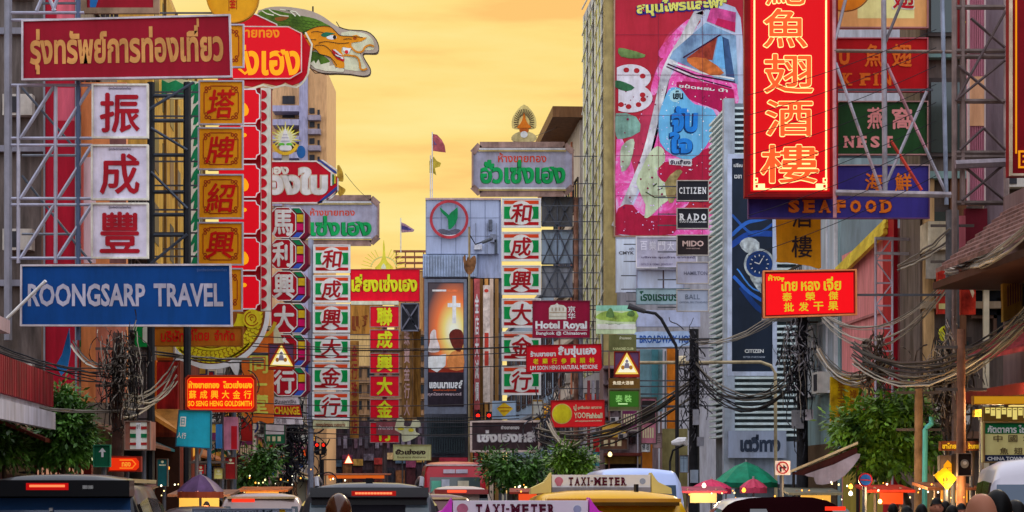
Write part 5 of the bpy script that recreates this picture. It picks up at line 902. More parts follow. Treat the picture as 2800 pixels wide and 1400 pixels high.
s = Sign('cloth_banner', 'mustard cloth banner with dark characters, its foot curling under the indigo signboard', 'banner', 48, (2120, 596, 2245, 732), None); s.poly('cloth', M('b4780c', noise=.12), [(2120, 560), (2244, 560), (2244, 660)] + smoothpoly([(2245, 732), (2215, 728), (2180, 722), (2150, 718), (2122, 716), (2130, 690), (2134, 640)], 2)[:-4], .0, .02); s.T('酒', 2166, 560, 2218, 622, M('2c2020'), b=.03, d=.03); s.T('樓', 2164, 646, 2220, 704, M('2c2020'), b=.03, d=.03)
s = Sign('lit_signboard', 'glowing red signboard with yellow Thai over two rows of Chinese', 'sign', 43, (2088, 740, 2341, 866), M('7c1410'), quad=((2088, 742), (2340, 738), (2341, 860), (2089, 868)), th=.3, frame=M('c87848'), fw=4, mount='R', shape=None)
s.poly('lit_face', L('f00814', .75), rect(2094, 747, 2334, 860), .0, .01); LY = L('c8b020', .9)
for a in (('ไทย', 2132, 758, 2180, 796, .03), ('หลง', 2190, 770, 2242, 796, .03), ('เจี่ย', 2252, 758, 2300, 797, .03), ('ห้าง', 2100, 750, 2134, 766, .03)): s.T(*a[:5], LY, b=a[5], d=.02)
s.row('泰榮傑', 2120, 800, 2310, 823, LY, b=.06, gap=.6, d=.02); s.row('批发干果', 2136, 828, 2298, 852, LY, b=.06, gap=.35, d=.02)
s = Sign('lit_signboard', 'glowing red goldsmith signboard with yellow Thai, Chinese and Latin lines', 'sign', 52, (508, 1027, 699, 1126), M('a01410'), th=.25, shape=octa(508, 1027, 699, 1126, 8), frame=M('8c2c14'), fw=3, mount='L')
s.poly('lit_face', L('e81004', .8), octa(512, 1031, 695, 1120, 8), .0, .01); LY2 = L('f0a818', .9); s.poly('lit_border', L('e06818', .8), ribbon(octa(513, 1032, 694, 1119, 8) + [(521, 1032)], 2), .01, .006)
s.T('ห้างขายทอง', 516, 1042, 600, 1062, LY2, b=.05, d=.02); s.T('โซวเซ่งเฮง', 610, 1042, 690, 1062, LY2, b=.05, d=.02); s.row('蘇成興大金行', 512, 1068, 692, 1090, LY2, b=.05, gap=.35, d=.02); s.T('SO SENG HENG GOLDSMITH', 515, 1096, 689, 1111, LY2, b=.03, d=.02)
s = Sign('neon_sign', 'dark red sign with a yellow neon line cut by the edge of the picture', 'sign', 39, (2764, -40, 2900, 478), M('6c0410', noise=.1), frame=M('b8a890', noise=.2), fw=6, mount='R', th=.4); s.poly('neon_line', L('e89010', .8), [rect(2776, -40, 2780, 420), rect(2784, 412, 2800, 417), rect(2784, 417, 2789, 455), rect(2784, 455, 2810, 460), rect(2796, 425, 2812, 430), rect(2796, 440, 2812, 445)], .0, .03)
s = Sign('shop_sign', 'white and green restaurant sign with Chinese rows over the white van', 'sign', 33, (2690, 1155, 2880, 1264), M('d0b878', noise=.08), mount='R', frame=M('7c6038'), fw=3); s.poly('green_band', M('0c6434'), rect(2690, 1157, 2880, 1186)); s.T('ภัตตาคาร ไชน่าทาวน์', 2699, 1162, 2870, 1184, M('d0d8c0'), b=.03, d=.014); TK = M('5c4c30'); s.row('中國城', 2708, 1190, 2830, 1208, TK, b=.03, gap=.4); s.row('魚翅酒樓', 2726, 1224, 2880, 1242, TK, b=.03, gap=.4); s.poly('dark_band', M('1c2440'), rect(2690, 1244, 2880, 1262)); s.T('CHINA TOWN SCALA', 2699, 1249, 2850, 1259, M('d0ccd0'), b=.03, d=.014)
# scaffold in front of the right signs
sg = thing('sign_scaffold', 'grey and pink pipe scaffold crossing in front of the red green and indigo signboards', 'scaffold', P(2420, 530, 45.6))
def sp2(pts, r, c='8c8890', nm='pipe', Y=45.6, o=None): MB().tube([P(x, y, Y) for x, y in pts], r, 6).build(nm, M(c, metal=.4, noise=.2), o or sg)
sp2([(2281, -40), (2283, 595)], .04, 'b07c80'); sp2([(2416, -40), (2420, 530)], .055); sp2([(2280, 139), (2608, 142)], .04, '6c5c54'); sp2([(2284, 527), (2600, 533)], .07, '8c8488'); sp2([(2576, -40), (2588, 560)], .045, '7c8494')
for a, c in ((((2322, -40), (2284, 108)), '8c8890'), (((2480, -30), (2420, 118)), '6c6468'), (((2285, 172), (2346, 345)), '8c8890'), (((2346, 345), (2410, 525)), '9c8c94'), (((2424, 175), (2530, 405)), '9c7078'), (((2530, 405), (2588, 530)), '8c8890'), (((2534, 250), (2424, 500)), '8c8890'), (((2436, 385), (2520, 520)), 'a83c30')): sp2(a, .035, c, 'brace')
st = thing('sign_scaffold', 'rusty scaffold tower of crossed pipes at the edge of the street', 'scaffold', P(2680, 1345, 42) - Vector((0, 0, CZ)))
for x in (2610, 2632, 2752): sp2([(x, -60), (x, 1345 if x != 2632 else 560)], .055, '6c5c58' if x < 2740 else '8c7c78', 'pipe', 42, st)
for y in (20, 140, 155, 277, 418, 430, 555): sp2([(2610, y), (2752, y)], .05, '5c504c', 'pipe', 42, st)
for a in (((2615, 275), (2750, 30)), ((2655, 50), (2748, 130)), ((2620, 180), (2740, 280)), ((2618, 270), (2748, 165)), ((2625, 410), (2690, 350)), ((2690, 350), (2750, 410)), ((2630, 548), (2745, 450)), ((2630, 450), (2748, 548))): sp2(a, .03, '4c4040', 'brace', 41.9, st)
sp2([(2612, 450), (2752, 444)], .09, '6c6468', 'beam', 41.8, st)
s = Sign('shutter_panel', 'tall pink corrugated shutter behind the scaffold tower', 'shutter', 43.2, (2648, -40, 2692, 560), M('b07080', noise=.15, streak=True), frame=M('a89894'), fw=4, mount='R'); s.poly('corrugation_slat', M('9c6070', streak=True), [rect(2652 + i * 6, -38, 2655 + i * 6, 555) for i in range(7)], .0, .03); s.poly('sheet', M('c4906c', streak=True), rect(2650, 210, 2690, 345), .035, .01)
s = Sign('shutter_panel', 'plain taupe metal panel beside the pink shutter', 'shutter', 43.4, (2695, -40, 2746, 640), M('64565c', noise=.15, streak=True), mount='R')
s = Sign('tall_banner', 'dark maroon panel on the brown wall above the tiled roof', 'panel', 43.3, (2640, 570, 2700, 665), M('54101c', noise=.12), mount='R'); s.poly('faded_strip', M('9c5058', streak=True), rect(2612, 590, 2640, 680))
s = Sign('vertical_signboard', 'narrow maroon signboard with gold dragon squiggles behind the scaffold pipes', 'sign', 43.6, (2620, -40, 2648, 150), M('6c0c18', noise=.15), mount='R'); s.poly('gold_squiggle', M('c89830'), ribbon(smoothpoly([(2625, 20), (2636, 30), (2626, 45), (2640, 60), (2628, 80), (2634, 110), (2624, 130)], 3)[:-6], 3))
s = Sign('vertical_signboard', 'gold vertical signboard with carved lettering above the pavement tree', 'sign', 50, (2272, 1030, 2352, 1160), M('c8940c', noise=.3, sc=3), mount='R'); s.col('金玉滿堂', 2290, 1035, 2310, 1150, M('7c4c10'), b=.04); s.col('福祿壽喜', 2322, 1035, 2342, 1150, M('8c5414'), b=.04)
s = Sign('lantern_banner', 'red and orange banner beside the gold vertical signboard', 'banner', 49, (2355, 1000, 2390, 1128), M('c05c3c', noise=.3, sc=3), mount='R'); s.poly('stripe', M('d8a868'), [rect(2358, 1060, 2388, 1075), rect(2358, 1095, 2388, 1110)])
s = Sign('lantern_banner', 'narrow red banner with a yellow tassel beside the utility pole', 'banner', 44, (2564, 740, 2592, 858), M('c43024', noise=.3, sc=3), mount='R'); s.poly('stripe', M('d8b878'), [rect(2567, 765, 2590, 780), rect(2567, 830, 2590, 845)]); s.poly('tassel', M('d8cc2c', noise=.2, sc=4), smoothpoly([(2570, 900), (2585, 890), (2598, 905), (2594, 930), (2576, 932), (2568, 915)], 2), -.05, .1)
s = Sign('lantern_banner', 'red banner with a white stripe on the brown building front', 'banner', 43, (2628, 735, 2668, 860), M('b83020', noise=.3, sc=3), mount='R'); s.poly('stripe', M('c8b090'), [[(2630, 740), (2640, 738), (2664, 800), (2660, 815)]])
s = Sign('signboard', 'brown gold slanted signboard with dark strokes under the tiled roof', 'sign', 40, (2740, 720, 2860, 880), M('94742c', noise=.25), quad=((2742, 745), (2860, 690), (2860, 830), (2744, 880)), mount='R'); s.poly('character_stroke', M('4c2c34'), [[(2752 + i * 7, 770), (2755 + i * 7, 768), (2755 + i * 7, 835), (2752 + i * 7, 838)] for i in range(7)])
# ------------------------------------------------------------------ small street level signs
s = Sign('direction_sign', 'small green road sign with a white arrow near the pavement pole', 'traffic sign', 34, (257, 1217, 302, 1276), M('0c4c34', noise=.1), frame=M('2c6c50'), fw=2, th=.05, hang=(280,)); s.poly('arrow', M('c8d0c8'), [(280, 1224), (290, 1236), (283, 1236), (283, 1250), (277, 1250), (277, 1236), (270, 1236)])
s = Sign('striped_box_sign', 'double sided cream box sign with red and green stripes and a white spine', 'sign', 40, (342, 1152, 411, 1230), M('8c5c4c', noise=.2), th=.6, mount='L', frame=M('7c6458'), fw=2); s.poly('panel', CREAM, [rect(356, 1155, 373, 1228), rect(386, 1155, 402, 1228)], .0, .02); s.poly('spine', M('d8d4cc'), rect(373, 1156, 386, 1228), .0, .04); s.poly('stripe', M('902020'), [rect(356, 1166, 373, 1174), rect(386, 1166, 402, 1174), rect(356, 1210, 373, 1217), rect(386, 1210, 402, 1217)], .02, .01); s.poly('stripe', M('0c6038'), [rect(356, 1186, 373, 1197), rect(386, 1186, 402, 1197)], .02, .01); s.row('金行', 374, 1160, 385, 1172, M('6c5c50'), b=.02, d=.05)
s = Sign('lit_signboard', 'glowing orange arrow shaped sign behind the utility pole', 'sign', 38, (295, 1246, 385, 1290), M('7c2010'), shape=[(295, 1250), (300, 1246), (385, 1248), (385, 1290), (295, 1290)], mount='L'); s.poly('lit_face', L('d82c08', .9), [(300, 1252), (372, 1252), (380, 1262), (380, 1278), (372, 1286), (300, 1286)], .0, .02); s.poly('lit_arrow', L('f08020', .9), ribbon([(328, 1258), (362, 1258), (372, 1269), (362, 1280), (328, 1280)], 3), .02, .02); s.T('ทอง', 334, 1264, 358, 1276, L('f0a030', .8), b=.03, d=.03)
s = Sign('hanging_sign', 'turquoise signboard with small white characters under the glowing goldsmith sign', 'sign', 46, (484, 1122, 578, 1226), M('14809c', noise=.1), frame=M('1c3c4c'), fw=2.5, quad=((490, 1122), (577, 1124), (576, 1227), (481, 1220)), mount='L'); s.poly('white_plate', M('c8c8c8'), rect(490, 1140, 506, 1168)); s.T('日', 493, 1144, 503, 1164, M('14809c'), b=.04, d=.02); s.row('人行', 484, 1186, 510, 1202, M('c8d0d0'), b=.03, gap=.1)
s = Sign('projecting_sign', 'narrow rose and red projecting sign behind the turquoise board', 'sign', 52, (612, 1140, 650, 1230), M('a06478', noise=.2), mount='L'); s.poly('stripe', M('98101c'), rect(632, 1165, 648, 1228)); s.poly('stripe', M('2c6ca0'), rect(590, 1160, 608, 1226))
for i, (x0, y0, x1, y1, c, lab) in enumerate(((538, 1270, 560, 1296, 'b01820', 'small red box sign over the purple parasol'), (585, 1280, 610, 1310, 'c8bc6c', 'small cream notice board near the purple parasol'), (616, 1250, 645, 1310, '7c1418', 'small maroon hanging banner by the dark trees'), (430, 1255, 458, 1330, '14545c', 'teal shop shutter panel near the orange arrow sign'))):
    s = Sign('shop_sign', lab, 'sign', 48, (x0, y0, x1, y1), M(c, noise=.2), frame=M('4c3c34'), fw=2, mount='L'); s.poly('mark', M('d8c8a0'), [circ((x0 + x1) / 2, y0 + 8, 4, 4, 8), rect(x0 + 5, y0 + 15, x1 - 5, y0 + 18)])
s = Sign('hanging_sign', 'small green and cream sign tucked below the blue signboard', 'sign', 60, (368, 890, 418, 948), M('0c7c34', noise=.1), mount='L'); s.poly('cream_plate', M('d8d0b0'), octa(390, 893, 418, 937, 4))
s = Sign('canopy_banner', 'folded blue cloth hanging from a wire before the dark red panel', 'cloth', 47, (152, 900, 196, 1028), None); s.poly('cloth', M('1c5c94', noise=.15), [(190, 898), (194, 960), (185, 1010), (168, 1027), (153, 1000), (170, 970)], .0, .04)
hb = thing('market_house', 'orange timber shopfront with a red shutter beside the wire tangle', 'building', P(450, 1345, 63) - Vector((0, 0, CZ)))
def fb(o, nm, m, x0, y0, x1, y1, Y, d=.3, toz=False): return pbox(o, nm, m, x0, y0, x1, y1, Y, d, z0=0 if toz else None)
fb(hb, 'wall', M('6c2c1c', noise=.3, streak=True), 404, 985, 492, 1345, 63.5, 4, True); fb(hb, 'post', M('a4741c', noise=.2), 404, 960, 418, 1345, 63.2, .3, True); fb(hb, 'shutter', M('8c1c1c', noise=.3, streak=True), 428, 990, 486, 1130, 63.3, .15); fb(hb, 'window_frame', M('c0601c'), 420, 985, 427, 1130, 63.2, .25)
mb = MB(); a, c = P(420, 1130, 63.2), P(490, 1130, 63.2); e, f = P(490, 1190, 62), P(425, 1150, 62); u = Vector((0, 0, .12)); mb.box8([a, c, e, f, a + u, c + u, e + u, f + u]).build('awning', M('a06c30', noise=.2), hb); fb(hb, 'shopfront', M('2c1810'), 426, 1195, 490, 1345, 63.2, .2, True)
fh = thing('market_house', 'pink facade with orange posts and small boards behind the lamp arm', 'building', P(1830, 1345, 85) - Vector((0, 0, CZ)))
fb(fh, 'wall', M('7c6c70', noise=.25, streak=True), 1650, 1000, 1800, 1345, 88, 4, True); fb(fh, 'pillar', M('b06418', noise=.2), 1825, 950, 1852, 1345, 84.5, .5, True); fb(fh, 'wall', M('6c6440', noise=.15), 1811, 1172, 1880, 1345, 84.2, .2, True); fb(fh, 'post', M('9c5c1c'), 1757, 1180, 1784, 1345, 84, .3, True); fb(fh, 'glazing', M('5c7c84', rough=.2), 1750, 955, 1812, 1125, 85, .2); fb(fh, 'glazing', M('3c6c74', rough=.2), 1782, 955, 1800, 1125, 84.9, .2)
for i, (x0, y0, x1, y1, c, lab) in enumerate(((1751, 1137, 1776, 1166, 'c8281c', 'small red notice with white strokes on the orange post'), (1753, 1208, 1778, 1236, 'd8d0c8', 'small white notice with dark strokes below the red notice'), (1785, 1185, 1810, 1225, '8c7474', 'pinkish grey meter box beside the olive wall'), (1858, 1245, 1882, 1292, '7c8c9c', 'blue grey cabinet on the black pole'))):
    s = Sign('wall_notice', lab, 'notice', 83.5, (x0, y0, x1, y1), M(c, noise=.15), th=.15, frame=M('5c4c44'), fw=1.5)
    if i < 2: s.row('佛店', x0 + 2, y0 + 6, x1 - 2, y1 - 6, M('d8d0c0' if i == 0 else '2c2c34'), b=.04)
    elif i == 2: s.poly('vent_slat', M('5c4c4c'), [rect(x0 + 4, y0 + 6 + q * 6, x1 - 4, y0 + 8 + q * 6) for q in range(4)])
    else: s.poly('door_seam', M('4c5c6c'), [rect(x0 + 11, y0 + 3, x0 + 12.5, y1 - 3), rect(x0 + 3, y0 + 8, x1 - 3, y0 + 9)])
def disc(name, lab, cx, cy, r, Y, base): return Sign(name, lab, 'traffic sign', Y, (cx - r, cy - r, cx + r, cy + r), base, shape=circ(cx, cy, r, r, 28), th=.05, hang=(cx,))
s = Sign('traffic_sign', 'square no turn sign with a struck arrow in a red ring', 'traffic sign', 40, (2120, 1260, 2161, 1299), M('c4b8bc'), th=.05, hang=(2140,)); o_, i_ = circ(2140, 1279, 17, 17, 28), circ(2140, 1279, 13.5, 13.5, 28); mb = MB()
for i in range(28): pl = [o_[i], o_[(i + 1) % 28], i_[(i + 1) % 28], i_[i]]; mb.prism([s.m(*p, .014) for p in pl], [s.m(*p, 0) for p in pl])
mb.build('ring_border', M('8c1c28'), s.o); s.poly('arrow', M('28242c'), [(2132, 1290), (2132, 1276), (2142, 1276), (2142, 1270), (2151, 1279), (2142, 1287), (2142, 1281), (2137, 1281), (2137, 1290)]); s.poly('slash', M('8c1c28'), ribbon([(2130, 1269), (2150, 1289)], 3), .016, .004)
s = disc('traffic_sign', 'round blue no parking sign with a red ring and slash', 2367, 1312, 19, 38, M('a02028')); s.poly('blue_disc', M('20549c'), circ(2367, 1312, 15, 15, 26), .0, .01); s.poly('slash', M('a02028'), ribbon([(2353, 1312), (2381, 1313)], 3.5), .012, .006)
s = Sign('traffic_sign', 'yellow diamond warning sign under the lantern board', 'traffic sign', 36, (2553, 1280, 2616, 1338), M('d89c10'), shape=[(2584, 1276), (2616, 1308), (2590, 1340), (2553, 1300)], th=.04, hang=(2590,)); s.poly('pictogram', M('28201c'), [rect(2580, 1308, 2583, 1318), rect(2588, 1306, 2591, 1318), ribbon([(2578, 1322), (2594, 1322)], 2)])
s = Sign('lantern_board', 'brown board with a lit yellow arched shape above the warning diamond', 'sign', 36.5, (2569, 1246, 2614, 1302), M('5c4c44', noise=.2), frame=M('4c403c'), fw=2, hang=(2600,)); s.poly('lit_arch', L('d89010', .8), [(2580, 1295), (2580, 1272), (2591, 1258), (2605, 1272), (2605, 1295)], .0, .02); s.poly('arch_print', M('8c5c14'), [rect(2586, 1278, 2600, 1280), rect(2584, 1286, 2602, 1288)], .02, .01)
s = Sign('loudspeaker_box', 'dark square loudspeaker with a round grey cone on the pavement post', 'loudspeaker', 36, (2618, 1240, 2656, 1301), M('241814', noise=.1), frame=M('6c5a50'), fw=2.5, th=.5, hang=(2625,)); s.poly('cone', M('6c645c'), circ(2637, 1268, 11, 12, 20), .0, .03); s.poly('dust_cap', M('9c948c'), circ(2637, 1266, 5, 5, 14), .03, .02)
s = Sign('shop_sign', 'yellow lit shop sign strip under the maroon awning roof', 'sign', 37, (2665, 1120, 2720, 1140), M('8c6c10'), mount='R'); s.poly('lit_face', L('d8b414', .8), rect(2666, 1121, 2715, 1139), .0, .01); s.row('金銀珠', 2668, 1123, 2712, 1137, M('6c4c10'), b=.05, gap=.2, d=.02)
for i in range(2):
    x0 = (2572, 2643)[i]; s = Sign('shop_sign', ('brown shop board with yellow Thai lettering beside the loudspeaker', 'brown shop board with yellow Thai lettering under the restaurant sign')[i], 'sign', 37.5, (x0, 1206, x0 + 46, 1232), M('4c2410', noise=.2), mount='R'); s.T(('ชาไทย', 'ร้านอาหาร')[i], x0 + 4, 1211, x0 + 42, 1227, L('c8a01c', .8), b=.04)
# traffic lights
for (x, y, Y, lab) in ((876, 1217, 140, 'traffic light with twin red lamps over the dark street end'), (1322, 1137, 110, 'traffic light with twin red lamps over the dark signboard')):
    t = thing('traffic_light', lab, 'traffic light', P(x, y + 20, Y)); d = 9 if x < 1000 else 15
    for sx in (-1, 1):
        MB().box(P(x + sx * d, y + 8, Y), .3, .25, .7).build('signal_head', BLACKP, t)
        MB().lathe(P(x + sx * d, y, Y) + Vector((0, -.14, 0)), [(.0, .06), (.08, .04), (.1, 0)], 12, Matrix(((1, 0, 0), (0, 0, -1), (0, 1, 0)))).build('red_lamp', L('ff2010', 2), t)
    MB().bar(P(x - d - 4, y + 25, Y), P(x + d + 4, y + 25, Y), .1).build('arm', IRON, t); q = P(x, y + 25, Y); MB().tube([q, (q.x, Y, 0)], .07, 8).build('pole', IRON, t)
t = thing('lit_triangle_sign', 'small glowing white triangle in a red glow at the street end', 'traffic sign', P(953, 1266, 120)); MB().prism([P(*p, 119.9) for p in ((953, 1246), (943, 1266), (963, 1266))], [P(*p, 120) for p in ((953, 1246), (943, 1266), (963, 1266))]).build('lit_face', L('ffe0b0', 1.6), t); MB().prism([P(*p, 119.97) for p in ((953, 1241), (939, 1268), (967, 1268))], [P(*p, 120.05) for p in ((953, 1241), (939, 1268), (967, 1268))]).build('red_border', L('d83c10', .9), t); MB().bar(P(880, 1257, 120.1), P(950, 1257, 120.1), .06).build('arm', IRON, t); q = P(882, 1257, 120.1); MB().tube([q, (q.x, 120.1, 0)], .08, 8).build('pole', IRON, t)
# lamp posts, signal arm
t = thing('street_lamp', 'black curved street lamp in front of the pale hotel signboard', 'street lamp', P(1852, 1345, 60) - Vector((0, 0, CZ))); MB().tube([P(1852, 1345, 60) - Vector((0, 0, CZ)), P(1851, 960, 60), P(1848, 944, 60), P(1808, 872, 60), P(1792, 857, 60), P(1762, 852, 60), P(1720, 836, 60)], [.06, .05, .045, .045, .045, .04, .035], 8).build('pole', M('242428'), t); MB().tube([P(1764, 852, 60), P(1718, 836, 60)], [.06, .09], 8).build('lamp_head', M('3c3c40'), t)
t = thing('signal_gantry', 'pale horizontal signal arm on a pole before the louvred building', 'gantry', P(2112, 1345, 66.4) - Vector((0, 0, CZ))); MB().tube([P(2122, 1345, 66.4) - Vector((0, 0, CZ)), P(2120, 1020, 66.4), P(2108, 1000, 66.4), P(2080, 990, 66.4), P(1720, 992, 66.4)], .05, 8).build('pole', M('9c8c70', metal=.3, noise=.2), t); MB().tube([P(1848, 988, 66.3), P(1874, 987, 66.3)], .16, 8).build('coupling', M('b8a888'), t)
t = thing('street_lamp', 'white cobra head lamp leaning out before the olive wall', 'street lamp', P(1840, 1220, 58)); MB().tube([P(1836, 1212, 58), P(1856, 1208, 58), P(1872, 1206, 58), P(1878, 1218, 58)], [.05, .12, .11, .05], 8).build('lamp_head', M('c8c4c4'), t); MB().tube([P(1876, 1214, 58), P(1840, 1232, 58.2), P(1832, 1262, 58.4), Vector((P(1832, 0, 58.4).x, 58.4, 0))], .03, 6).build('arm', IRON, t)
# ================================================================== vehicles
def ring(w_, zb, zbelt, rw, zr, crown=.03):
    h = [(0, zb), (w_ * .86, zb), (w_ * .97, zb + .14), (w_, zb + .4 * (zbelt - zb)), (w_ * .995, zbelt - .06), (w_ * .97, zbelt)]
    a, b_ = Vector((w_ * .97, zbelt)), Vector((rw, zr - .11)); h += [tuple(a.lerp(b_, .5) + Vector((.012, 0))), tuple(b_), (rw - .035, zr - .05), (rw - .11, zr - .012), (rw * .5, zr + crown * .7), (0, zr + crown)]
    return h + [(-x, z) for x, z in h[-2:0:-1]]
TYRE = M('18181a', noise=.05); RIM = M('8c8c94', metal=.7, rough=.3); DKG = glass('0c1016'); 
class Car:
    """st: stations from the tail (y=0) forward: (y, half width, belt z, roof half width, roof z)"""
    def __init__(c, name, label, cat, px, Y, paint, st, wheels, ground=.28, yaw=SLOPE, wr=.33, scale=1.0):
        p = P(px, 1345, Y); c.o = thing(name, label, cat, (p.x, Y, 0)); c.st = st; c.yaw = yaw; c.sc = scale
        mb = MB(); n = None
        for (y, w_, zb_, rw, zr) in st:
            rg = ring(w_, ground, zb_, rw, zr)
            if n is None: n = len(rg)
            mb.v += [c.w(x, y, z) for x, z in rg]
        for k in range(len(st) - 1):
            for a in range(n): b_ = (a + 1) % n; mb.f.append((k * n + a, k * n + b_, (k + 1) * n + b_, (k + 1) * n + a))
        mb.f.append(tuple(range(n))); mb.f.append(tuple((len(st) - 1) * n + a for a in range(n))[::-1])
        c.body = mb.build('body', paint, c.o, True, 50)
        W = max(s[1] for s in st)
        for y in wheels:
            for sx in (-1, 1):
                ax = Matrix(((0, 0, sx), (1, 0, 0), (0, 1, 0)))
                t_ = MB().lathe(c.w(sx * (W - .2), y, wr), [(wr * .55, -.0), (wr * .95, 0), (wr, .04), (wr, .17), (wr * .93, .21), (wr * .6, .21)], 20, ax).build('wheel', TYRE, c.o, True); MB().lathe(c.w(sx * (W - .2), y, wr), [(0, .19), (wr * .2, .2), (wr * .6, .17)], 12, ax).build('rim', RIM, t_)
    def w(c, x, y, z):
        x *= c.sc; y *= c.sc; z *= c.sc; t = Vector((c.yaw, 1, 0)).normalized(); r = Vector((t.y, -t.x, 0))
        return Vector((c.o.location.x, c.o.location.y, 0)) + r * x + t * y + Vector((0, 0, z))
    def patch(c, name, mat, pts, th=.012, parent=None):
        """a flat panel; pts in car coordinates; th proud towards the outside"""
        q = [c.w(*p) for p in pts]; nrm = (q[1] - q[0]).cross(q[2] - q[0]).normalized(); ce = c.w(0, 2.2, 1.0)
        if (q[0] - ce).dot(nrm) < 0: nrm = -nrm
        return MB().prism([p + nrm * th for p in q], [p - nrm * .01 for p in q]).build(name, mat, parent or c.o)
    def box(c, name, mat, x0, x1, y0, y1, z0, z1, parent=None):
        return MB().box8([c.w(x, y, z) for z in (z0, z1) for x, y in ((x0, y0), (x1, y0), (x1, y1), (x0, y1))]).build(name, mat, parent or c.o)
    def roofat(c, f, y0, y1, side, lo, hi): pass
    def sidewin(c, y0, y1, f0=.12, f1=.88, mat=None, both=True):
        def at(y, f, sx):
            for a, b_ in zip(c.st, c.st[1:]):
                if a[0] <= y <= b_[0]:
                    t = (y - a[0]) / (b_[0] - a[0]); v = [a[i] + (b_[i] - a[i]) * t for i in range(5)]; break
            p0 = Vector((v[1] * .97, v[2])); p1 = Vector((v[3], v[4] - .11)); q = p0.lerp(p1, f); return (sx * (q.x + .018), y, q.y)
        for sx in ((-1, 1) if both else (1,)): c.patch('window', mat or DKG, [at(y0, f0, sx), at(y1, f0, sx), at(y1, f1, sx), at(y0, f1, sx)])
    def rearlights(c, z0, z1, x0, x1, y=.02):
        for sx in (-1, 1): c.box('tail_light', L('a00c0c', .5), sx * x0, sx * x1, y - .05, y + .08, z0, z1)
        c.box('number_plate', M('c8c4bc'), -.26, .26, -.07, -.03, .75, .88); c.box('bumper', M('2c2c30'), -.8, .8, -.08, .1, .35, .6)
SUV = [(0, .84, .92, .76, 1.0), (.07, .91, 1.04, .78, 1.14), (.22, .92, 1.06, .70, 1.70), (.34, .925, 1.06, .67, 1.812), (1.3, .925, 1.05, .66, 1.835), (2.4, .925, 1.03, .655, 1.81), (2.9, .925, 1.02, .64, 1.74), (3.65, .92, 1.0, .72, 1.12), (4.4, .89, .92, .70, .99), (4.7, .78, .72, .62, .78)]
SED = [(0, .78, .90, .66, .98), (.1, .86, .96, .66, 1.02), (.55, .875, .96, .62, 1.06), (1.15, .88, .95, .54, 1.40), (1.7, .88, .94, .53, 1.47), (2.5, .88, .93, .53, 1.46), (2.85, .88, .92, .53, 1.40), (3.6, .87, .90, .64, 1.0), (4.3, .84, .82, .62, .88), (4.55, .74, .66, .56, .70)]
VAN = [(0, .88, 1.0, .82, 1.08), (.04, .94, 1.05, .86, 1.2), (.12, .945, 1.08, .82, 1.95), (.3, .945, 1.08, .77, 2.10), (1.5, .945, 1.08, .77, 2.13), (3.4, .945, 1.06, .77, 2.1), (3.8, .945, 1.05, .76, 2.0), (4.6, .93, 1.0, .78, 1.15), (5.0, .84, .75, .7, .85)]
def coat(h, m=.3): return M(h, metal=m, rough=.3, noise=.03, coat=.45, k=1.4)
# left black utility vehicle, its spoiler and window fill the lower edge
REARG = glass('2c5080')  # blue of the reflected sky is put into the glass colour
c = Car('utility_vehicle', 'black utility vehicle with a dark blue rear window and lit roof brake lamp', 'car', 138, 19.5, coat('14141a'), SUV, (.95, 3.75), scale=1.03)
c.patch('rear_window', REARG, [(-.70, .085, 1.14), (.70, .085, 1.14), (.66, .215, 1.64), (-.66, .215, 1.64)], .02); c.box('spoiler', coat('101014'), -.68, .68, -.05, .36, 1.66, 1.80)
c.box('glow_lens', L('c00808', .7), -.2, .16, -.056, -.05, 1.715, 1.775); c.box('brake_light', L('ff7848', 1.4), -.17, .13, -.066, -.055, 1.74, 1.76); c.box('badge', M('d0d0d4', metal=.6, rough=.3), .28, .37, -.05, -.035, 1.725, 1.755); c.sidewin(.3, 1.15, mat=glass('241814')); c.sidewin(1.22, 2.1); c.sidewin(2.15, 2.85); c.rearlights(.95, 1.2, .66, .88); c.box('wiper', BLACKP, -.02, .01, .05, .09, 1.15, 1.5); c.box('roof_rim_glint', M('d8b888', metal=.6, rough=.3, noise=.05), .62, .66, .4, 2.6, 1.78, 1.815)  # gilt strip paints the sky's glint on the roof edge; lens carries brake glow
c.box('washer_nozzle', M('c0c0c8'), -.03, -.0, .12, .16, 1.53, 1.56)
c = Car('utility_vehicle', 'grey utility vehicle with roof rails and a glowing high brake lamp, centre lane', 'car', 1010, 24.8, coat('38383f', .4), [(y, w_ * 1.03, b_, rw * 1.06 if z > 1.5 else rw, z) for y, w_, b_, rw, z in SUV], (.95, 3.75), scale=1.0)
c.patch('rear_window', glass('5c7078'), [(-.71, .09, 1.16), (.71, .09, 1.16), (.67, .215, 1.62), (-.67, .215, 1.62)], .02); c.box('wiper', BLACKP, -.3, .3, .06, .1, 1.2, 1.22); c.box('antenna_fin', BLACKP, -.04, .04, .6, .85, 1.83, 1.91); c.box('spoiler', coat('18181e', .2), -.67, .67, -.03, .36, 1.69, 1.80); c.patch('window_band', M('1a1014', rough=.2), [(-.655, .21, 1.60), (.655, .21, 1.60), (.655, .218, 1.70), (-.655, .218, 1.70)], .03)
mb = MB(); 
for i in range(12): mb.box8([c.w(x, y, z) for z in (1.722, 1.745) for x, y in ((-.16 + i * .035, -.045), (-.13 + i * .035, -.045), (-.13 + i * .035, -.02), (-.16 + i * .035, -.02))])
mb.build('brake_light_lettering', L('ff8050', 1.4), c.o); c.box('glow_lens', L('a01008', .8), -.2, .3, -.035, -.019, 1.705, 1.76)  # emissive lens also stands for the red glow round the brake bar
for sx in (-1, 1): MB().tube([c.w(sx * .60, .5, 1.80), c.w(sx * .61, .6, 1.90), c.w(sx * .61, 1.5, 1.91), c.w(sx * .60, 2.3, 1.87), c.w(sx * .6, 2.4, 1.8)], .032, 8).build('roof_rail', M('7c7c84', metal=.6, rough=.3), c.o, True)
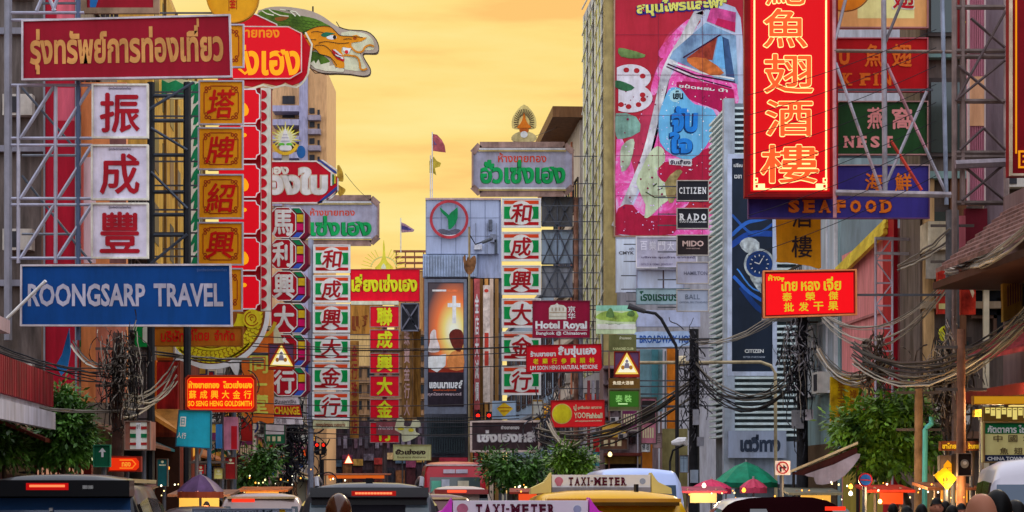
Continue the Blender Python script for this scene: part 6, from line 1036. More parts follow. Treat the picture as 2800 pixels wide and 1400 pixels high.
c.sidewin(.3, 1.15); c.sidewin(1.22, 2.1); c.sidewin(2.15, 2.85); c.rearlights(.95, 1.2, .66, .88)
def taxi(lab, px, Y, paint, fin, st, zs, signw, words_at, sc=1.0):
    c = Car('taxi', lab, 'taxi', px, Y, paint, st, (.9, 3.55), scale=sc); zr = max(s[4] for s in st) + .03
    y0 = 1.35; f = c.box('roof_sign', M('c4c4dc', noise=.03), -signw / 2, signw / 2, y0, y0 + .22, zr + .02, zr + .175); c.box('sign_base', M('7c7c88'), -signw / 2, signw / 2, y0 - .02, y0 + .24, zr - .03, zr + .03)
    for sx in (-1, 1):
        MB().prism([c.w(sx * (signw / 2 + .01), y0 - .03, zr - .03), c.w(sx * (signw / 2 + .01), y0 - .03, zr + .2), c.w(sx * (signw / 2 + .05), y0 - .03, zr + .14), c.w(sx * (signw / 2 + .09), y0 - .03, zr + .09), c.w(sx * (signw / 2 + .24), y0 - .03, zr + .02), c.w(sx * (signw / 2 + .25), y0 - .03, zr - .05)], [c.w(sx * (signw / 2 + .01), y0 + .24, zr - .03), c.w(sx * (signw / 2 + .01), y0 + .24, zr + .2), c.w(sx * (signw / 2 + .05), y0 + .24, zr + .14), c.w(sx * (signw / 2 + .09), y0 + .24, zr + .09), c.w(sx * (signw / 2 + .24), y0 + .24, zr + .02), c.w(sx * (signw / 2 + .25), y0 + .24, zr - .05)]).build('sign_fin', fin, c.o)
    # lettering painted on the back of the roof sign
    mb = MB(); txt = 'TAXI-METER'; wd = {'I': .55, 'M': 1.3, '-': .5}; ws = [wd.get(k, 1) for k in txt]; u = signw * .60 / sum(ws); x = -signw * .34
    def put(pts): mb.prism([c.w(a, y0 - .008, z) for a, z in pts], [c.w(a, y0 - .001, z) for a, z in pts])
    za, zb_ = zr + .05, zr + .145
    for ch, w_ in zip(txt, ws):
        a, e = x + u * w_ * .13, x + u * w_ * .87
        if ch == 'I': a, e = x + u * w_ * .3, x + u * w_ * .7
        if ch == '-': put([(a, za + .045), (e, za + .045), (e, za + .06), (a, za + .06)])
        else:
            vs, fs = glyphs(ch, .045); i = len(mb.v); mb.v += [c.w(a + p * (e - a), y0 - .01, za + q * (zb_ - za)) for p, q in vs]; mb.f += [tuple(i + k for k in ff) for ff in fs]
            for row, z in zip(SER.get(ch, ((), ())), (zb_ - .014, za)):
                for f0, f1 in row: put([(a + (e - a) * f0, z), (a + (e - a) * f1, z), (a + (e - a) * f1, z + .014), (a + (e - a) * f0, z + .014)])
        x += u * w_
    mb.build('lettering', M('4c1028'), f)
    mb = MB(); mb.prism([c.w(-signw * .43 + .05 * math.cos(R(t)), y0 - .006, zr + .10 + .05 * math.sin(R(t))) for t in range(0, 181, 20)] + [c.w(-signw * .43 - .02, y0 - .006, zr + .045), c.w(-signw * .43 + .02, y0 - .006, zr + .045)], [c.w(-signw * .43 + .05 * math.cos(R(t)), y0, zr + .10 + .05 * math.sin(R(t))) for t in range(0, 181, 20)] + [c.w(-signw * .43 - .02, y0, zr + .045), c.w(-signw * .43 + .02, y0, zr + .045)]); mb.build('crest', M('b46c80'), f)
    mb = MB(); mb.prism([c.w(signw * .42 + .035 * math.cos(R(t)), y0 - .006, zr + .10 + .035 * math.sin(R(t))) for t in range(0, 360, 30)], [c.w(signw * .42 + .035 * math.cos(R(t)), y0, zr + .10 + .035 * math.sin(R(t))) for t in range(0, 360, 30)]); mb.build('crest', M('8c98b0'), f)
    c.patch('rear_window', glass('141c24'), [(-.62, st[3][0] - .52, 1.1) if len(st) == 10 and st is SED else (-.7, .09, 1.16), (.62, st[3][0] - .52, 1.1) if st is SED else (.7, .09, 1.16), (.5, st[3][0] - .05, 1.36) if st is SED else (.65, .2, 1.58), (-.5, st[3][0] - .05, 1.36) if st is SED else (-.65, .2, 1.58)], .02)
    c.sidewin(1.3 if st is SED else .35, 1.95); c.sidewin(2.02, 2.7); c.rearlights(.8, 1.0, .6, .84)
    return c
MPV = [(y, w_ * 1.06, b_, rw * 1.2 if z > 1.3 else rw * 1.08, z * .985 if z > 1.5 else z) for y, w_, b_, rw, z in SUV]
taxi('pink taxi with a white lettered roof sign and magenta side fins', 1456, 17.6, coat('c030a0', .1), M('c038b0', rough=.3, noise=.03), SED, 0, 1.17, 0)
c = taxi('yellow taxi with a white lettered roof sign and pale yellow fins', 1680, 23.3, coat('d89c08', .1), M('c8b46c', rough=.4, noise=.05), MPV, 0, 1.15, 0, .965); c.box('spoiler', coat('b87c08', .1), -.74, .74, -.0, .3, 1.70, 1.74); c.box('rim_line', M('4c3408'), -.72, .72, -.01, .3, 1.66, 1.70); c.box('antenna_fin', BLACKP, .3, .33, .5, .7, 1.8, 1.9)
c = Car('van', 'tall silver blue van roof rising behind the yellow taxi', 'van', 1752, 46, coat('98a8d0', .2), VAN, (.9, 3.8), scale=1.05); c.patch('rear_window', glass('3c5068'), [(-.74, .06, 1.2), (.74, .06, 1.2), (.72, .11, 1.8), (-.72, .11, 1.8)], .02); c.sidewin(.4, 1.6); c.sidewin(1.7, 2.9); c.rearlights(.9, 1.3, .78, .92)
c = Car('van', 'white van with a blue rear window behind the bald man', 'van', 2935, 22, coat('b8b4bc', .1), VAN, (.9, 3.8), scale=.98, yaw=.16); c.patch('rear_window', glass('48607c'), [(-.80, .05, 1.22), (.80, .05, 1.22), (.76, .115, 1.86), (-.76, .115, 1.86)], .02); c.sidewin(.4, 1.6, mat=glass('3c2c20')); c.sidewin(1.7, 2.9, mat=glass('3c2c20')); c.rearlights(.9, 1.3, .78, .92); c.box('yellow_lamp', M('c8a010'), -.2, .1, .3, .5, 2.1, 2.16)
mb = MB(); vs, fs = glyphs('LIE', .02); mb.v = [c.w(-.40 + p * .3, .02 + .05 * q, 1.62 + q * .14) for p, q in vs]; mb.f = list(fs); mb.build('lettering', M('2c3444'), c.o)
# red bus far ahead
BUS = [(0, 1.1, 1.2, 1.06, 1.5), (.03, 1.17, 1.25, 1.1, 2.4), (.15, 1.18, 1.28, 1.04, 2.72), (.5, 1.18, 1.28, .96, 2.82), (4, 1.18, 1.28, .96, 2.84), (8, 1.18, 1.28, .96, 2.8), (8.6, 1.16, 1.2, .98, 2.5), (8.8, 1.1, 1.1, .98, 1.6)]
c = Car('bus', 'red bus with a curved roof seen from behind at the street end', 'bus', 1244, 79, coat('a01424', .1), BUS, (1.8, 6.8), wr=.48, ground=.4); c.patch('rear_window', glass('4c5a5c'), [(-.92, .02, 1.7), (.92, .02, 1.7), (.9, .035, 2.28), (-.9, .035, 2.28)], .02); c.box('roof_band', M('c8b8b4'), -1.06, 1.06, .1, .5, 2.69, 2.74); c.box('route_board', M('c8b0bc'), -.42, .0, -.03, .04, 2.42, 2.56); c.box('route_board', M('b8b0c4'), .03, .46, -.03, .04, 2.42, 2.56); c.box('roof_vent', M('8c2c3c'), -.5, .5, 1, 2.4, 2.86, 3.0)
c.box('window_sticker', M('58a088'), -.85, -.5, -.035, -.01, 1.75, 2.15); c.box('window_sticker', M('b0b4c8'), -.48, -.2, -.035, -.01, 1.9, 2.2); c.box('window_sticker', M('c8b8a0'), .1, .5, -.035, -.01, 1.8, 2.15); c.rearlights(1.3, 1.6, .95, 1.12); c.sidewin(.6, 2.2); c.sidewin(2.3, 4.2); c.sidewin(4.3, 6.4)
c = Car('hatchback', 'white roofed hatchback with a lit brake lamp just behind the red bus', 'car', 1262, 55, coat('a8988c', .1), SUV, (.95, 3.75), scale=1.02); c.patch('rear_window', glass('1c242c'), [(-.7, .09, 1.16), (.7, .09, 1.16), (.65, .222, 1.64), (-.65, .222, 1.64)], .02); c.box('brake_light', L('ff5030', 1.4), -.35, .12, -.03, .0, 1.70, 1.76); c.box('spoiler', coat('7c1c1c', .1), -.66, .66, -.0, .4, 1.66, 1.78); c.rearlights(.95, 1.2, .66, .88); c.sidewin(.4, 1.9)
for lab, px, Y, col_, st, sc_, bl in (('dark sedan roof between the black utility vehicle and the parasol', 520, 30, '14100f', SED, 1.03, None), ('maroon sedan with a curved roof and a small red brake lamp', 2245, 24, '1c0608', SED, 1.13, (.25, .45)), ('white hatchback roof beside the maroon sedan', 2110, 40, 'c0c0c4', SED, 1.1, None), ('brown hatchback beside the grey utility vehicle', 1190, 38, '5c3c3c', SUV, .92, None), ('silver estate car behind the advertising roof board', 712, 36, '8c7c78', SUV, .93, (-.5, -.1))):
    c = Car('sedan' if st is SED else 'hatchback', lab, 'car', px, Y, (coat(col_, .3) if col_ != '1c0608' else M('140406', rough=.5, spec=0, noise=.05)), st, (.9, 3.55), scale=sc_)
    if st is SED: c.patch('rear_window', glass('0c0c10'), [(-.6, .62, 1.1), (.6, .62, 1.1), (.5, 1.1, 1.36), (-.5, 1.1, 1.36)], .02); c.sidewin(1.3, 1.95); c.sidewin(2.02, 2.7)
    else: c.patch('rear_window', glass('20303c'), [(-.7, .09, 1.16), (.7, .09, 1.16), (.65, .222, 1.62), (-.65, .222, 1.62)], .02); c.sidewin(.4, 1.9); c.box('roof_band', M('c8a880'), -.6, .6, .2, .34, 1.76, 1.80)
    if bl: c.box('brake_light', L('ff3018', 1.3), bl[0], bl[1], -.03 if st is SUV else .95, .0 if st is SUV else 1.0, 1.70 if st is SUV else 1.36, 1.76 if st is SUV else 1.40)
    c.rearlights(.8, 1.0, .6, .84)
s = Sign('taxi_roof_board', 'pale advertising roof board with dark Thai lettering at the lower edge', 'sign', 22, (528, 1391, 800, 1440), M('a8b0bc', noise=.05), th=.2, frame=M('7c8490'), fw=2); s.T('สมุทรปราการ สหกรณ์แท็กซี่', 560, 1394, 745, 1412, M('28303c'), b=.03); s.poly('corner_block', M('c8941c'), [(764, 1391), (778, 1391), (790, 1440), (764, 1440)])
c = Car('taxi', 'grey taxi carrying the pale advertising roof board', 'taxi', 664, 21.2, coat('6c7480', .2), [(y, w_, b_, rw, min(z, 1.42)) for y, w_, b_, rw, z in SED], (.9, 3.55)); c.sidewin(1.3, 1.95); c.rearlights(.8, 1.0, .6, .84); c.patch('rear_window', glass('0c1014'), [(-.6, .62, 1.1), (.6, .62, 1.1), (.5, 1.1, 1.34), (-.5, 1.1, 1.34)], .02)
# ================================================================== people
SKIN = M('a06850', k=1.2, noise=.05, rough=.5)
def skinned(verts, edges, radii, root=0, sub=1):
    me = bpy.data.meshes.new('t'); me.from_pydata(verts, edges, []); o = bpy.data.objects.new('t', me); COL.objects.link(o)
    m = o.modifiers.new('s', 'SKIN'); me.skin_vertices[0].data[root].use_root = True
    for i, r_ in enumerate(radii): me.skin_vertices[0].data[i].radius = (r_, r_ * .8 if i in (0, 1, 2) else r_)
    o.modifiers.new('b', 'SUBSURF').levels = sub; o.modifiers['b'].render_levels = sub
    dg = bpy.context.evaluated_depsgraph_get(); dg.update(); r2 = bpy.data.meshes.new_from_object(o.evaluated_get(dg)); vs = [v.co.copy() for v in r2.vertices]; fs = [tuple(p.vertices) for p in r2.polygons]
    bpy.data.objects.remove(o); bpy.data.meshes.remove(r2); return vs, fs
def body_parts(seated):
    hip = .95 if not seated else .78; sh = hip + .50
    V = [(0, 0, hip), (0, .0, hip + .25), (0, .01, sh - .06), (0, 0, sh + .08), (0, .0, sh + .12)]; Rr = [.16, .145, .16, .06, .055]; Ed = [(0, 1), (1, 2), (2, 3), (3, 4)]
    for sx in (-1, 1):
        i = len(V); V += [(sx * .18, 0, sh - .02), (sx * .24, -.02 if not seated else .1, sh - .3), (sx * .25, .06 if not seated else .36, sh - .55 if not seated else sh - .38), (sx * .25, .09 if not seated else .44, sh - .63 if not seated else sh - .36)]; Rr += [.062, .048, .034, .036]; Ed += [(2, i), (i, i + 1), (i + 1, i + 2), (i + 2, i + 3)]
        for k in range(4): V.append((V[i + 3][0] + sx * (.025 - k * .016), V[i + 3][1] + .03, V[i + 3][2] - (.075 if not seated else -.0) + (.0 if not seated else -.02))); Rr.append(.009); Ed.append((i + 3, len(V) - 1))
        i = len(V)
        if not seated: V += [(sx * .1, 0, hip - .08), (sx * .11, .02, hip - .46), (sx * .11, -.02, .1), (sx * .11, .12, .04)]
        else: V += [(sx * .12, .02, hip - .03), (sx * .2, .42, hip - .05), (sx * .18, .38, .42), (sx * .18, .5, .38)]
        Rr += [.095, .065, .045, .04]; Ed += [(0, i), (i, i + 1), (i + 1, i + 2), (i + 2, i + 3)]
    return V, Ed, Rr, sh
_bp = {}
def person(lab, px, Y, top, shirt, hair=None, face='away', seated=False, group=None, helmet=None, sc0=None, ground=0):
    """standing or riding figure, its head top at pixel row `top`"""
    ztop = CZ + (HZ - top) * Y / F; 
    if seated not in _bp: V, Ed, Rr, sh = body_parts(seated); _bp[seated] = (*skinned(V, Ed, Rr), sh)
    vs, fs, sh = _bp[seated]; H0 = sh + .36; k = (ztop - ground) / H0
    o = thing('person', lab, 'person', (P(px, 0, Y).x, Y, ground), group); fl = 1 if face == 'away' else -1
    def w(p): return o.location + Vector((p[0] * k * fl, p[1] * k * fl, p[2] * k))
    mb = MB(); mb.v = [w(p) for p in vs]; mb.f = list(fs)
    # head with brow, nose, chin and ears on the same mesh
    hc = Vector((0, .01, sh + .235)); i0 = len(mb.v); nu, nv = 18, 12
    for j in range(nv + 1):
        t = math.pi * j / nv
        for i in range(nu):
            a = 2 * math.pi * i / nu; st_ = math.sin(t) ** .82; x, y, z = st_ * math.cos(a), st_ * math.sin(a), math.cos(t)
            r_ = Vector((x * .076, y * .097, z * .122)); 
            if z < -.3: r_.x *= 1 + .25 * (z + .3); 
            if y > .93 and -.35 < z < .15: r_.y += .022
            if y > .6 and .15 < z < .4: r_.y -= .006
            if abs(x) > .88 and -.38 < z < .22: r_.x *= 1.26
            mb.v.append(w(hc + r_))
    for j in range(nv):
        for i in range(nu): b_ = (i + 1) % nu; mb.f.append((i0 + j * nu + i, i0 + j * nu + b_, i0 + (j + 1) * nu + b_, i0 + (j + 1) * nu + i))
    mb.build('body', SKIN, o, True, 80)
    for sx in (-1, 1): MB().lathe(w(hc + Vector((sx * .03, .088, .012))), [(0, .008 * k), (.008 * k, .005 * k), (.011 * k, 0), (.008 * k, -.006 * k), (0, -.008 * k)], 8).build('eye', M('18120f'), o)
    MB().box(w(hc + Vector((0, .096, -.055))), .045 * k, .01 * k, .01 * k).build('mouth', M('7c3c34', k=1), o)
    def shell(nm, mat, grow, zcut, ycut=None, drop=0):
        m2 = MB(); nu2, nv2 = 20, 8
        for j in range(nv2 + 1):
            t = math.pi * .62 * j / nv2
            for i in range(nu2):
                a = 2 * math.pi * i / nu2; x, y, z = math.sin(t) * math.cos(a), math.sin(t) * math.sin(a), math.cos(t)
                if z < zcut or (y > .3 and z < (.35 if ycut is None else ycut)): z = max(z, zcut if y <= .3 else (.35 if ycut is None else ycut))
                m2.v.append(w(hc + Vector((x * .076 * grow, y * .097 * grow - .004, z * .122 * grow + .004))))
        for j in range(nv2):
            for i in range(nu2): b_ = (i + 1) % nu2; m2.f.append((j * nu2 + i, j * nu2 + b_, (j + 1) * nu2 + b_, (j + 1) * nu2 + i))
        m2.build(nm, mat, o, True, 70)
    if hair: shell('hair', M(hair, noise=.1, rough=.5, k=1), 1.1, -.35)
    if helmet: shell('helmet', M(helmet, rough=.2, coat=.25, noise=.08, spec=.3), 1.75, -.5, -.1)
    # clothes: the trunk, sleeves and trousers grown out a little
    kk = 1.12; c2 = Vector((0, 0, 0)); parts = (('shirt', shirt, lambda p: p[2] > sh - .56 and p[2] < sh + .075 and abs(p[0]) < .27 and p[2] > sh - .33 - (.25 if abs(p[0]) < .19 else 0)), ('trousers', '20242c', lambda p: p[2] < sh - .47 and p[2] > .1 and abs(p[0]) < .22 + (.1 if seated else 0)))
    for nm, col_, ok in parts:
        m2 = MB(); keep = [all(ok(vs[q]) for q in f) for f in fs]; nrm = [Vector((0, 0, 0)) for _ in vs]
        for f in fs:
            n_ = (vs[f[1]] - vs[f[0]]).cross(vs[f[2]] - vs[f[0]])
            if n_.length: n_.normalize()
            for q in f: nrm[q] += n_
        ids = sorted({q for f, y_ in zip(fs, keep) if y_ for q in f}); mp_ = {q: i for i, q in enumerate(ids)}
        m2.v = [w(vs[q] + (nrm[q].normalized() if nrm[q].length else nrm[q]) * .014) for q in ids]; m2.f = [tuple(mp_[q] for q in f) for f, y_ in zip(fs, keep) if y_]
        if m2.f: m2.build(nm, M(col_, noise=.1), o, True, 70)
    return o
person('bald man seen from behind in front of the white van', 2684, 10, 1348, '2c2420', None)
person('man with short black hair just beside the bald man', 2728, 12, 1344, '28304c', '0c0a0a')
person('person with dark hair near the edge below the white van', 2776, 12.5, 1372, '6c2c34', '100c0c')
for i, (px, Y, top, sh_, lab) in enumerate(((2560, 27, 1363, '7c2430', 'person in a dark red top under the warning diamond'), (2585, 29, 1372, '3c4450', 'person in a slate top next to the one in dark red'), (2603, 24, 1383, '28242c', 'person in a black top beneath the lantern board'), (2628, 27, 1378, 'a08060', 'person in a tan top under the loudspeaker'), (2520, 26, 1380, '4c3c2c', 'person in a brown top beside the turquoise pipe'), (2442, 30, 1378, '8c7868', 'person in a beige top by the lit stalls'), (2480, 24, 1385, '20202c', 'person in a navy top passing the pavement tree'), (2072, 40, 1368, '2c2430', 'person in a black top near the white hatchback'), (2048, 44, 1372, '642c34', 'person in a maroon top by the pink parasols'), (2020, 46, 1366, 'b0a8a0', 'person in a pale top under the nearer pink parasol'), (2092, 50, 1366, '3c3440', 'person in a dark grey top beneath the green parasol'), (2012, 52, 1362, '7c6c5c', 'person in a khaki top behind the stall counter'), (565, 44, 1372, '4c3430', 'person in a brown top under the purple parasol'), (602, 46, 1368, '6c6470', 'person in a grey top at the lit stall beside the purple parasol'))):
    person(lab, px, Y, top, sh_, '0e0b0a', group='people on the pavement', face='away' if i % 3 else 'towards')
rider = person('motorcyclist in a glossy brown helmet riding before the grey utility vehicle', 926, 21.5, 1374, '3c2c28', None, seated=True, helmet='3c1c0c')
rx = rider.location.x; mo = thing('motorcycle', 'small motorcycle carrying the helmeted rider', 'motorcycle', (rx, 21.5, 0))
for y in (20.95, 22.15):
    t_ = MB().lathe((rx - .04, y, .28), [(.18, 0), (.27, 0), (.28, .04), (.27, .08), (.18, .08)], 18, Matrix(((0, 0, 1), (1, 0, 0), (0, 1, 0)))).build('wheel', TYRE, mo, True)
MB().tube([(rx, 20.9, .6), (rx, 21.3, .68), (rx, 21.7, .66), (rx, 21.95, .4), (rx, 22.1, .75), (rx, 22.0, .98)], [.1, .13, .1, .07, .08, .06], 8).build('body', coat('5c1014', .1), mo, True); MB().tube([(rx - .3, 21.92, .98), (rx, 22.0, 1.0), (rx + .3, 21.92, .98)], .02, 6).build('handlebar', IRON, mo); MB().box((rx, 21.3, .76), .26, .6, .08).build('saddle', BLACKP, mo); MB().box((rx, 20.82, .66), .16, .04, .09).build('tail_light', L('c01008', .6), mo)
# ================================================================== trees
def leafmat(h1, h2):
    m = bpy.data.materials.new('foliage'); m.use_nodes = True; t = m.node_tree; b_ = t.nodes['Principled BSDF']; tc_ = t.nodes.new('ShaderNodeTexCoord'); n = t.nodes.new('ShaderNodeTexNoise'); n.inputs['Scale'].default_value = 2.4; n.inputs['Detail'].default_value = 4; r_ = t.nodes.new('ShaderNodeValToRGB')
    r_.color_ramp.elements[0].position = .35; r_.color_ramp.elements[0].color = (*lin(h1, 1), 1); r_.color_ramp.elements[1].position = .7; r_.color_ramp.elements[1].color = (*lin(h2, 1), 1)
    t.links.new(tc_.outputs['Object'], n.inputs['Vector']); t.links.new(n.outputs[0], r_.inputs[0]); t.links.new(r_.outputs[0], b_.inputs['Base Color']); b_.inputs['Roughness'].default_value = .45; b_.inputs['Specular IOR Level'].default_value = .4
    return m
LEAF = leafmat('203c10', '84b430'); LEAFD = leafmat('24401a', '5c9030'); BARK = M('4c3c30', k=1, noise=.3, sc=4)
def tree(lab, bx_, Y, blobs, n, leaf=.13, mat=LEAF, seed=1, trunk=.08):
    r_ = random.Random(seed); base = P(bx_, 1345, Y); base.z = 0; o = thing('tree', lab, 'tree', base); c0 = sum((P(b[0], b[1], Y) for b in blobs), Vector()) / len(blobs)
    MB().tube([base, base.lerp(Vector((base.x, Y, c0.z)), .5) + Vector((.06, .05, 0)), Vector((c0.x, Y, c0.z - .2))], [trunk, trunk * .8, trunk * .5], 8).build('trunk', BARK, o, True)
    mb = MB(); tot = sum(b[2] * b[3] for b in blobs)
    for (cx, cy, rx, ry) in blobs:
        c = P(cx, cy, Y); ax, az = rx * Y / F, ry * Y / F; ay = ax * .9
        MB().tube([Vector((c0.x, Y, c0.z - .3)), c.lerp(c0, .4) + Vector((0, r_.uniform(-.2, .2), -.1)), c], [trunk * .5, trunk * .3, .015], 6).build('limb', BARK, o, True)
        k = int(n * rx * ry / tot); ncl = max(6, k // 28)
        for _ in range(ncl):
            d = Vector((r_.gauss(0, 1), r_.gauss(0, 1), r_.gauss(0, 1))).normalized() * (r_.random() ** .45); cc = c + Vector((d.x * ax, d.y * ay, d.z * az)); cr_ = leaf * r_.uniform(1.2, 2.6)
            for _ in range(28):
                e_ = Vector((r_.gauss(0, .55), r_.gauss(0, .55), r_.gauss(0, .5))); p = cc + e_ * cr_; dr_ = (e_ + Vector((0, 0, -.35)) + Vector((r_.uniform(-.4, .4), r_.uniform(-.4, .4), r_.uniform(-.3, .3)))).normalized(); l = leaf * r_.uniform(.6, 1.75); sd_ = dr_.cross(Vector((r_.uniform(-1, 1), r_.uniform(-1, 1), 1.2))).normalized() * l * .19
                mb.quad(p, p + dr_ * l * .45 + sd_, p + dr_ * l, p + dr_ * l * .45 - sd_)
    mb.build('crown', mat, o); return o
tree('leafy pavement tree with a bright rounded crown below the gold vertical signboard', 2478, 44, [(2420, 1170, 95, 62), (2330, 1175, 62, 42), (2470, 1130, 60, 60), (2420, 1250, 85, 42), (2370, 1130, 50, 30), (2520, 1200, 45, 70)], 9500, .135, LEAF, 3)
tree('dark leafy tree in front of the red scalloped balcony', 165, 43, [(170, 1180, 72, 55), (130, 1220, 50, 35), (210, 1220, 48, 42), (180, 1135, 50, 30), (172, 1095, 32, 22)], 8500, .125, LEAFD, 5)
tree('dark tree cut by the edge of the picture beside the balcony', 5, 42, [(10, 1170, 42, 40), (0, 1220, 50, 45), (20, 1235, 34, 30)], 3000, .12, LEAFD, 6)
tree('dim street tree under the dark tangle beside the purple parasol', 712, 75, [(712, 1270, 45, 40), (690, 1300, 34, 26), (735, 1255, 30, 24)], 2600, .16, LEAFD, 8)
tree('broad street tree beside the red bus under the dark signboard', 1400, 72, [(1385, 1285, 55, 42), (1350, 1265, 34, 28), (1430, 1300, 50, 34), (1460, 1275, 34, 34)], 4200, .15, LEAFD, 9)
tree('bushy street tree with bright green crown above the yellow taxi sign', 1560, 66, [(1560, 1275, 44, 34), (1540, 1250, 28, 22), (1585, 1262, 30, 28), (1565, 1310, 44, 22)], 3600, .14, LEAF, 10)
tree('small potted tree on the balcony roof behind the dark leafy tree', 176, 47, [(172, 1088, 30, 18), (186, 1096, 22, 12)], 700, .1, LEAF, 12, .03)
# ================================================================== parasols, awnings and stalls
def parasol(lab, cx, y0, y1, half, Y, c, group=None, rim=None):
    base = P(cx, 1345, Y); base.z = 0; o = thing('parasol', lab, 'parasol', base); top = P(cx, y0, Y); rim_ = P(cx, y1, Y); r_ = half * Y / F; h = top.z - rim_.z; mb = MB(); n = 16
    prof = [(0.0, 1), (.35, .78), (.7, .42), (1, 0)]
    for f, z in prof:
        for i in range(n): a = 2 * math.pi * i / n; sag = 1 - (.06 if i % 2 else 0) * f; mb.v.append(Vector((base.x + r_ * f * sag * math.cos(a), Y + r_ * f * sag * math.sin(a), rim_.z + h * z - (.05 * f if i % 2 else 0))))
    for j in range(3):
        for i in range(n): b_ = (i + 1) % n; mb.f.append((j * n + i, j * n + b_, (j + 1) * n + b_, (j + 1) * n + i))
    mb.build('canopy', M(c, noise=.18, sc=2), o, True, 25); m2 = MB()
    for i in range(n):
        a, b_ = 2 * math.pi * i / n, 2 * math.pi * (i + 1) / n; p, q = (Vector((base.x + r_ * math.cos(t) * .985, Y + r_ * math.sin(t) * .985, rim_.z - .02)) for t in (a, b_)); m2.quad(p, q, q - Vector((0, 0, .12)), p - Vector((0, 0, .12)))
    m2.build('valance', M(rim or c, noise=.15), o); MB().tube([base, top + Vector((0, 0, .05))], .025, 6).build('pole', M('8c8c90'), o)
    for i in range(0, n, 2): a = 2 * math.pi * i / n; MB().tube([Vector((base.x, Y, top.z - h * .5 - .1)), Vector((base.x + r_ * .6 * math.cos(a), Y + r_ * .6 * math.sin(a), rim_.z + h * .45))], .01, 4).build('rib', IRON, o)
parasol('purple parasol with a rusty red fringe over the lit food stall', 548, 1296, 1342, 64, 43, '4c3454', rim='8c3c24')
parasol('broad green parasol beside the no turn sign', 2040, 1262, 1318, 88, 56, '147858', rim='0c5c44')
parasol('pink parasol nearer the yellow taxi', 1945, 1310, 1334, 56, 50, 'b82c54'); parasol('small pink parasol between the green parasol and the white hatchback', 2060, 1308, 1332, 38, 51, 'b03c58')
parasol('olive parasol in shade behind the broad green one', 1985, 1296, 1322, 40, 60, '5c6450')
aw = thing('stall_awning', 'dark triangular awning with a grey scalloped valance sloping up to the pavement tree', 'awning', P(2250, 1330, 44)); u = Vector((0, 0, .05))
a, b_, c, d = P(2158, 1294, 43), P(2346, 1214, 43), P(2346, 1222, 46), P(2165, 1292, 46); MB().box8([a, b_, c, d, a + u, b_ + u, c + u, d + u]).build('roof_sheet', M('b8a888', noise=.2), aw)
MB().prism([P(x, y, 43.1) for x, y in ((2160, 1297), (2344, 1222), (2344, 1250), (2205, 1300))], [P(x, y, 43.2) for x, y in ((2160, 1297), (2344, 1222), (2344, 1250), (2205, 1300))]).build('fascia', M('3c1418', noise=.2), aw); MB().prism([P(x, y, 42.95) for x, y in smoothpoly([(2200, 1298), (2280, 1270), (2342, 1240), (2350, 1252), (2310, 1300), (2270, 1322), (2232, 1324), (2225, 1305)], 2)], [P(x, y, 43.05) for x, y in smoothpoly([(2200, 1298), (2280, 1270), (2342, 1240), (2350, 1252), (2310, 1300), (2270, 1322), (2232, 1324), (2225, 1305)], 2)]).build('valance', M('8c8494', noise=.15), aw)
for x in (2170, 2345): q = P(x, 1290, 44); MB().tube([(q.x, 44, 0), q], .03, 6).build('post', IRON, aw)
def stall(lab, x0, x1, y0, Y, c, lit, goods):
    q = P((x0 + x1) / 2, 1345, Y); q.z = 0; o = thing('food_stall', lab, 'stall', q); a, b_ = P(x0, 0, Y).x, P(x1, 0, Y).x; zt = P(0, y0, Y).z; wd = b_ - a
    MB().box(((a + b_) / 2, Y + .5, .45), wd, .9, .88).build('counter', M('6c5c4c', noise=.2), o); MB().box(((a + b_) / 2, Y + .5, .92), wd + .1, 1, .06).build('counter_top', M('9c9488', metal=.4), o)
    for sx in (a, b_): MB().tube([(sx, Y + .1, 0), (sx, Y + .1, zt)], .025, 6).build('post', M('7c7068'), o)
    MB().box8([(a - .2, Y - .3, zt - .1), (b_ + .2, Y - .3, zt - .1), (b_ + .2, Y + 1.2, zt), (a - .2, Y + 1.2, zt), (a - .2, Y - .3, zt - .05), (b_ + .2, Y - .3, zt - .05), (b_ + .2, Y + 1.2, zt + .05), (a - .2, Y + 1.2, zt + .05)]).build('canopy', M(c, noise=.2), o)
    MB().box(((a + b_) / 2, Y - .28, zt - .2), wd * .9, .04, .22).build('lit_board', L(lit, .9), o)
    for i in range(goods): MB().lathe((a + wd * (i + .5) / goods, Y + .4, .95), [(0, 0), (.09, .01), (.1, .14), (.06, .22), (0, .23)], 8).build('jar', M(rnd.choice(['c87820', '8c2418', 'c8b88c', '3c5c2c', 'd8a840']), noise=.1), o)
stall('food stall with a red canopy and glowing board under the pavement tree', 2395, 2465, 1332, 40, '9c2818', 'c83c0c', 5); stall('food stall with a cream glowing board under the pink parasol', 1880, 1960, 1336, 48, '8c3044', 'd8b070', 5); stall('food stall with an amber board beside the white hatchback', 2180, 2270, 1340, 42, '5c5c50', 'd8a040', 5)
stall('food stall with a yellow board under the purple parasol', 490, 610, 1345, 45, '6c4c3c', 'd8a848', 7); stall('food stall with an orange canopy at the dim street tree', 670, 770, 1335, 62, '9c5428', 'e09030', 6); stall('small stall with a red board in front of the mid street tree', 1415, 1470, 1340, 55, '7c2c20', 'e04c20', 4); stall('stall with a brown canopy beside the lantern board', 2560, 2640, 1325, 38, '7c4c34', 'd88c30', 4)
stall('long stall with a rusty canopy at the far street end', 890, 1060, 1296, 150, '7c3a20', 'c85818', 6); stall('low stall with an ochre board by the black utility vehicle', 300, 390, 1330, 50, '5c3c34', 'd89c30', 4); stall('stall with a dark canopy below the dark leafy tree', 100, 230, 1310, 48, '3c2c28', 'b02c18', 5)
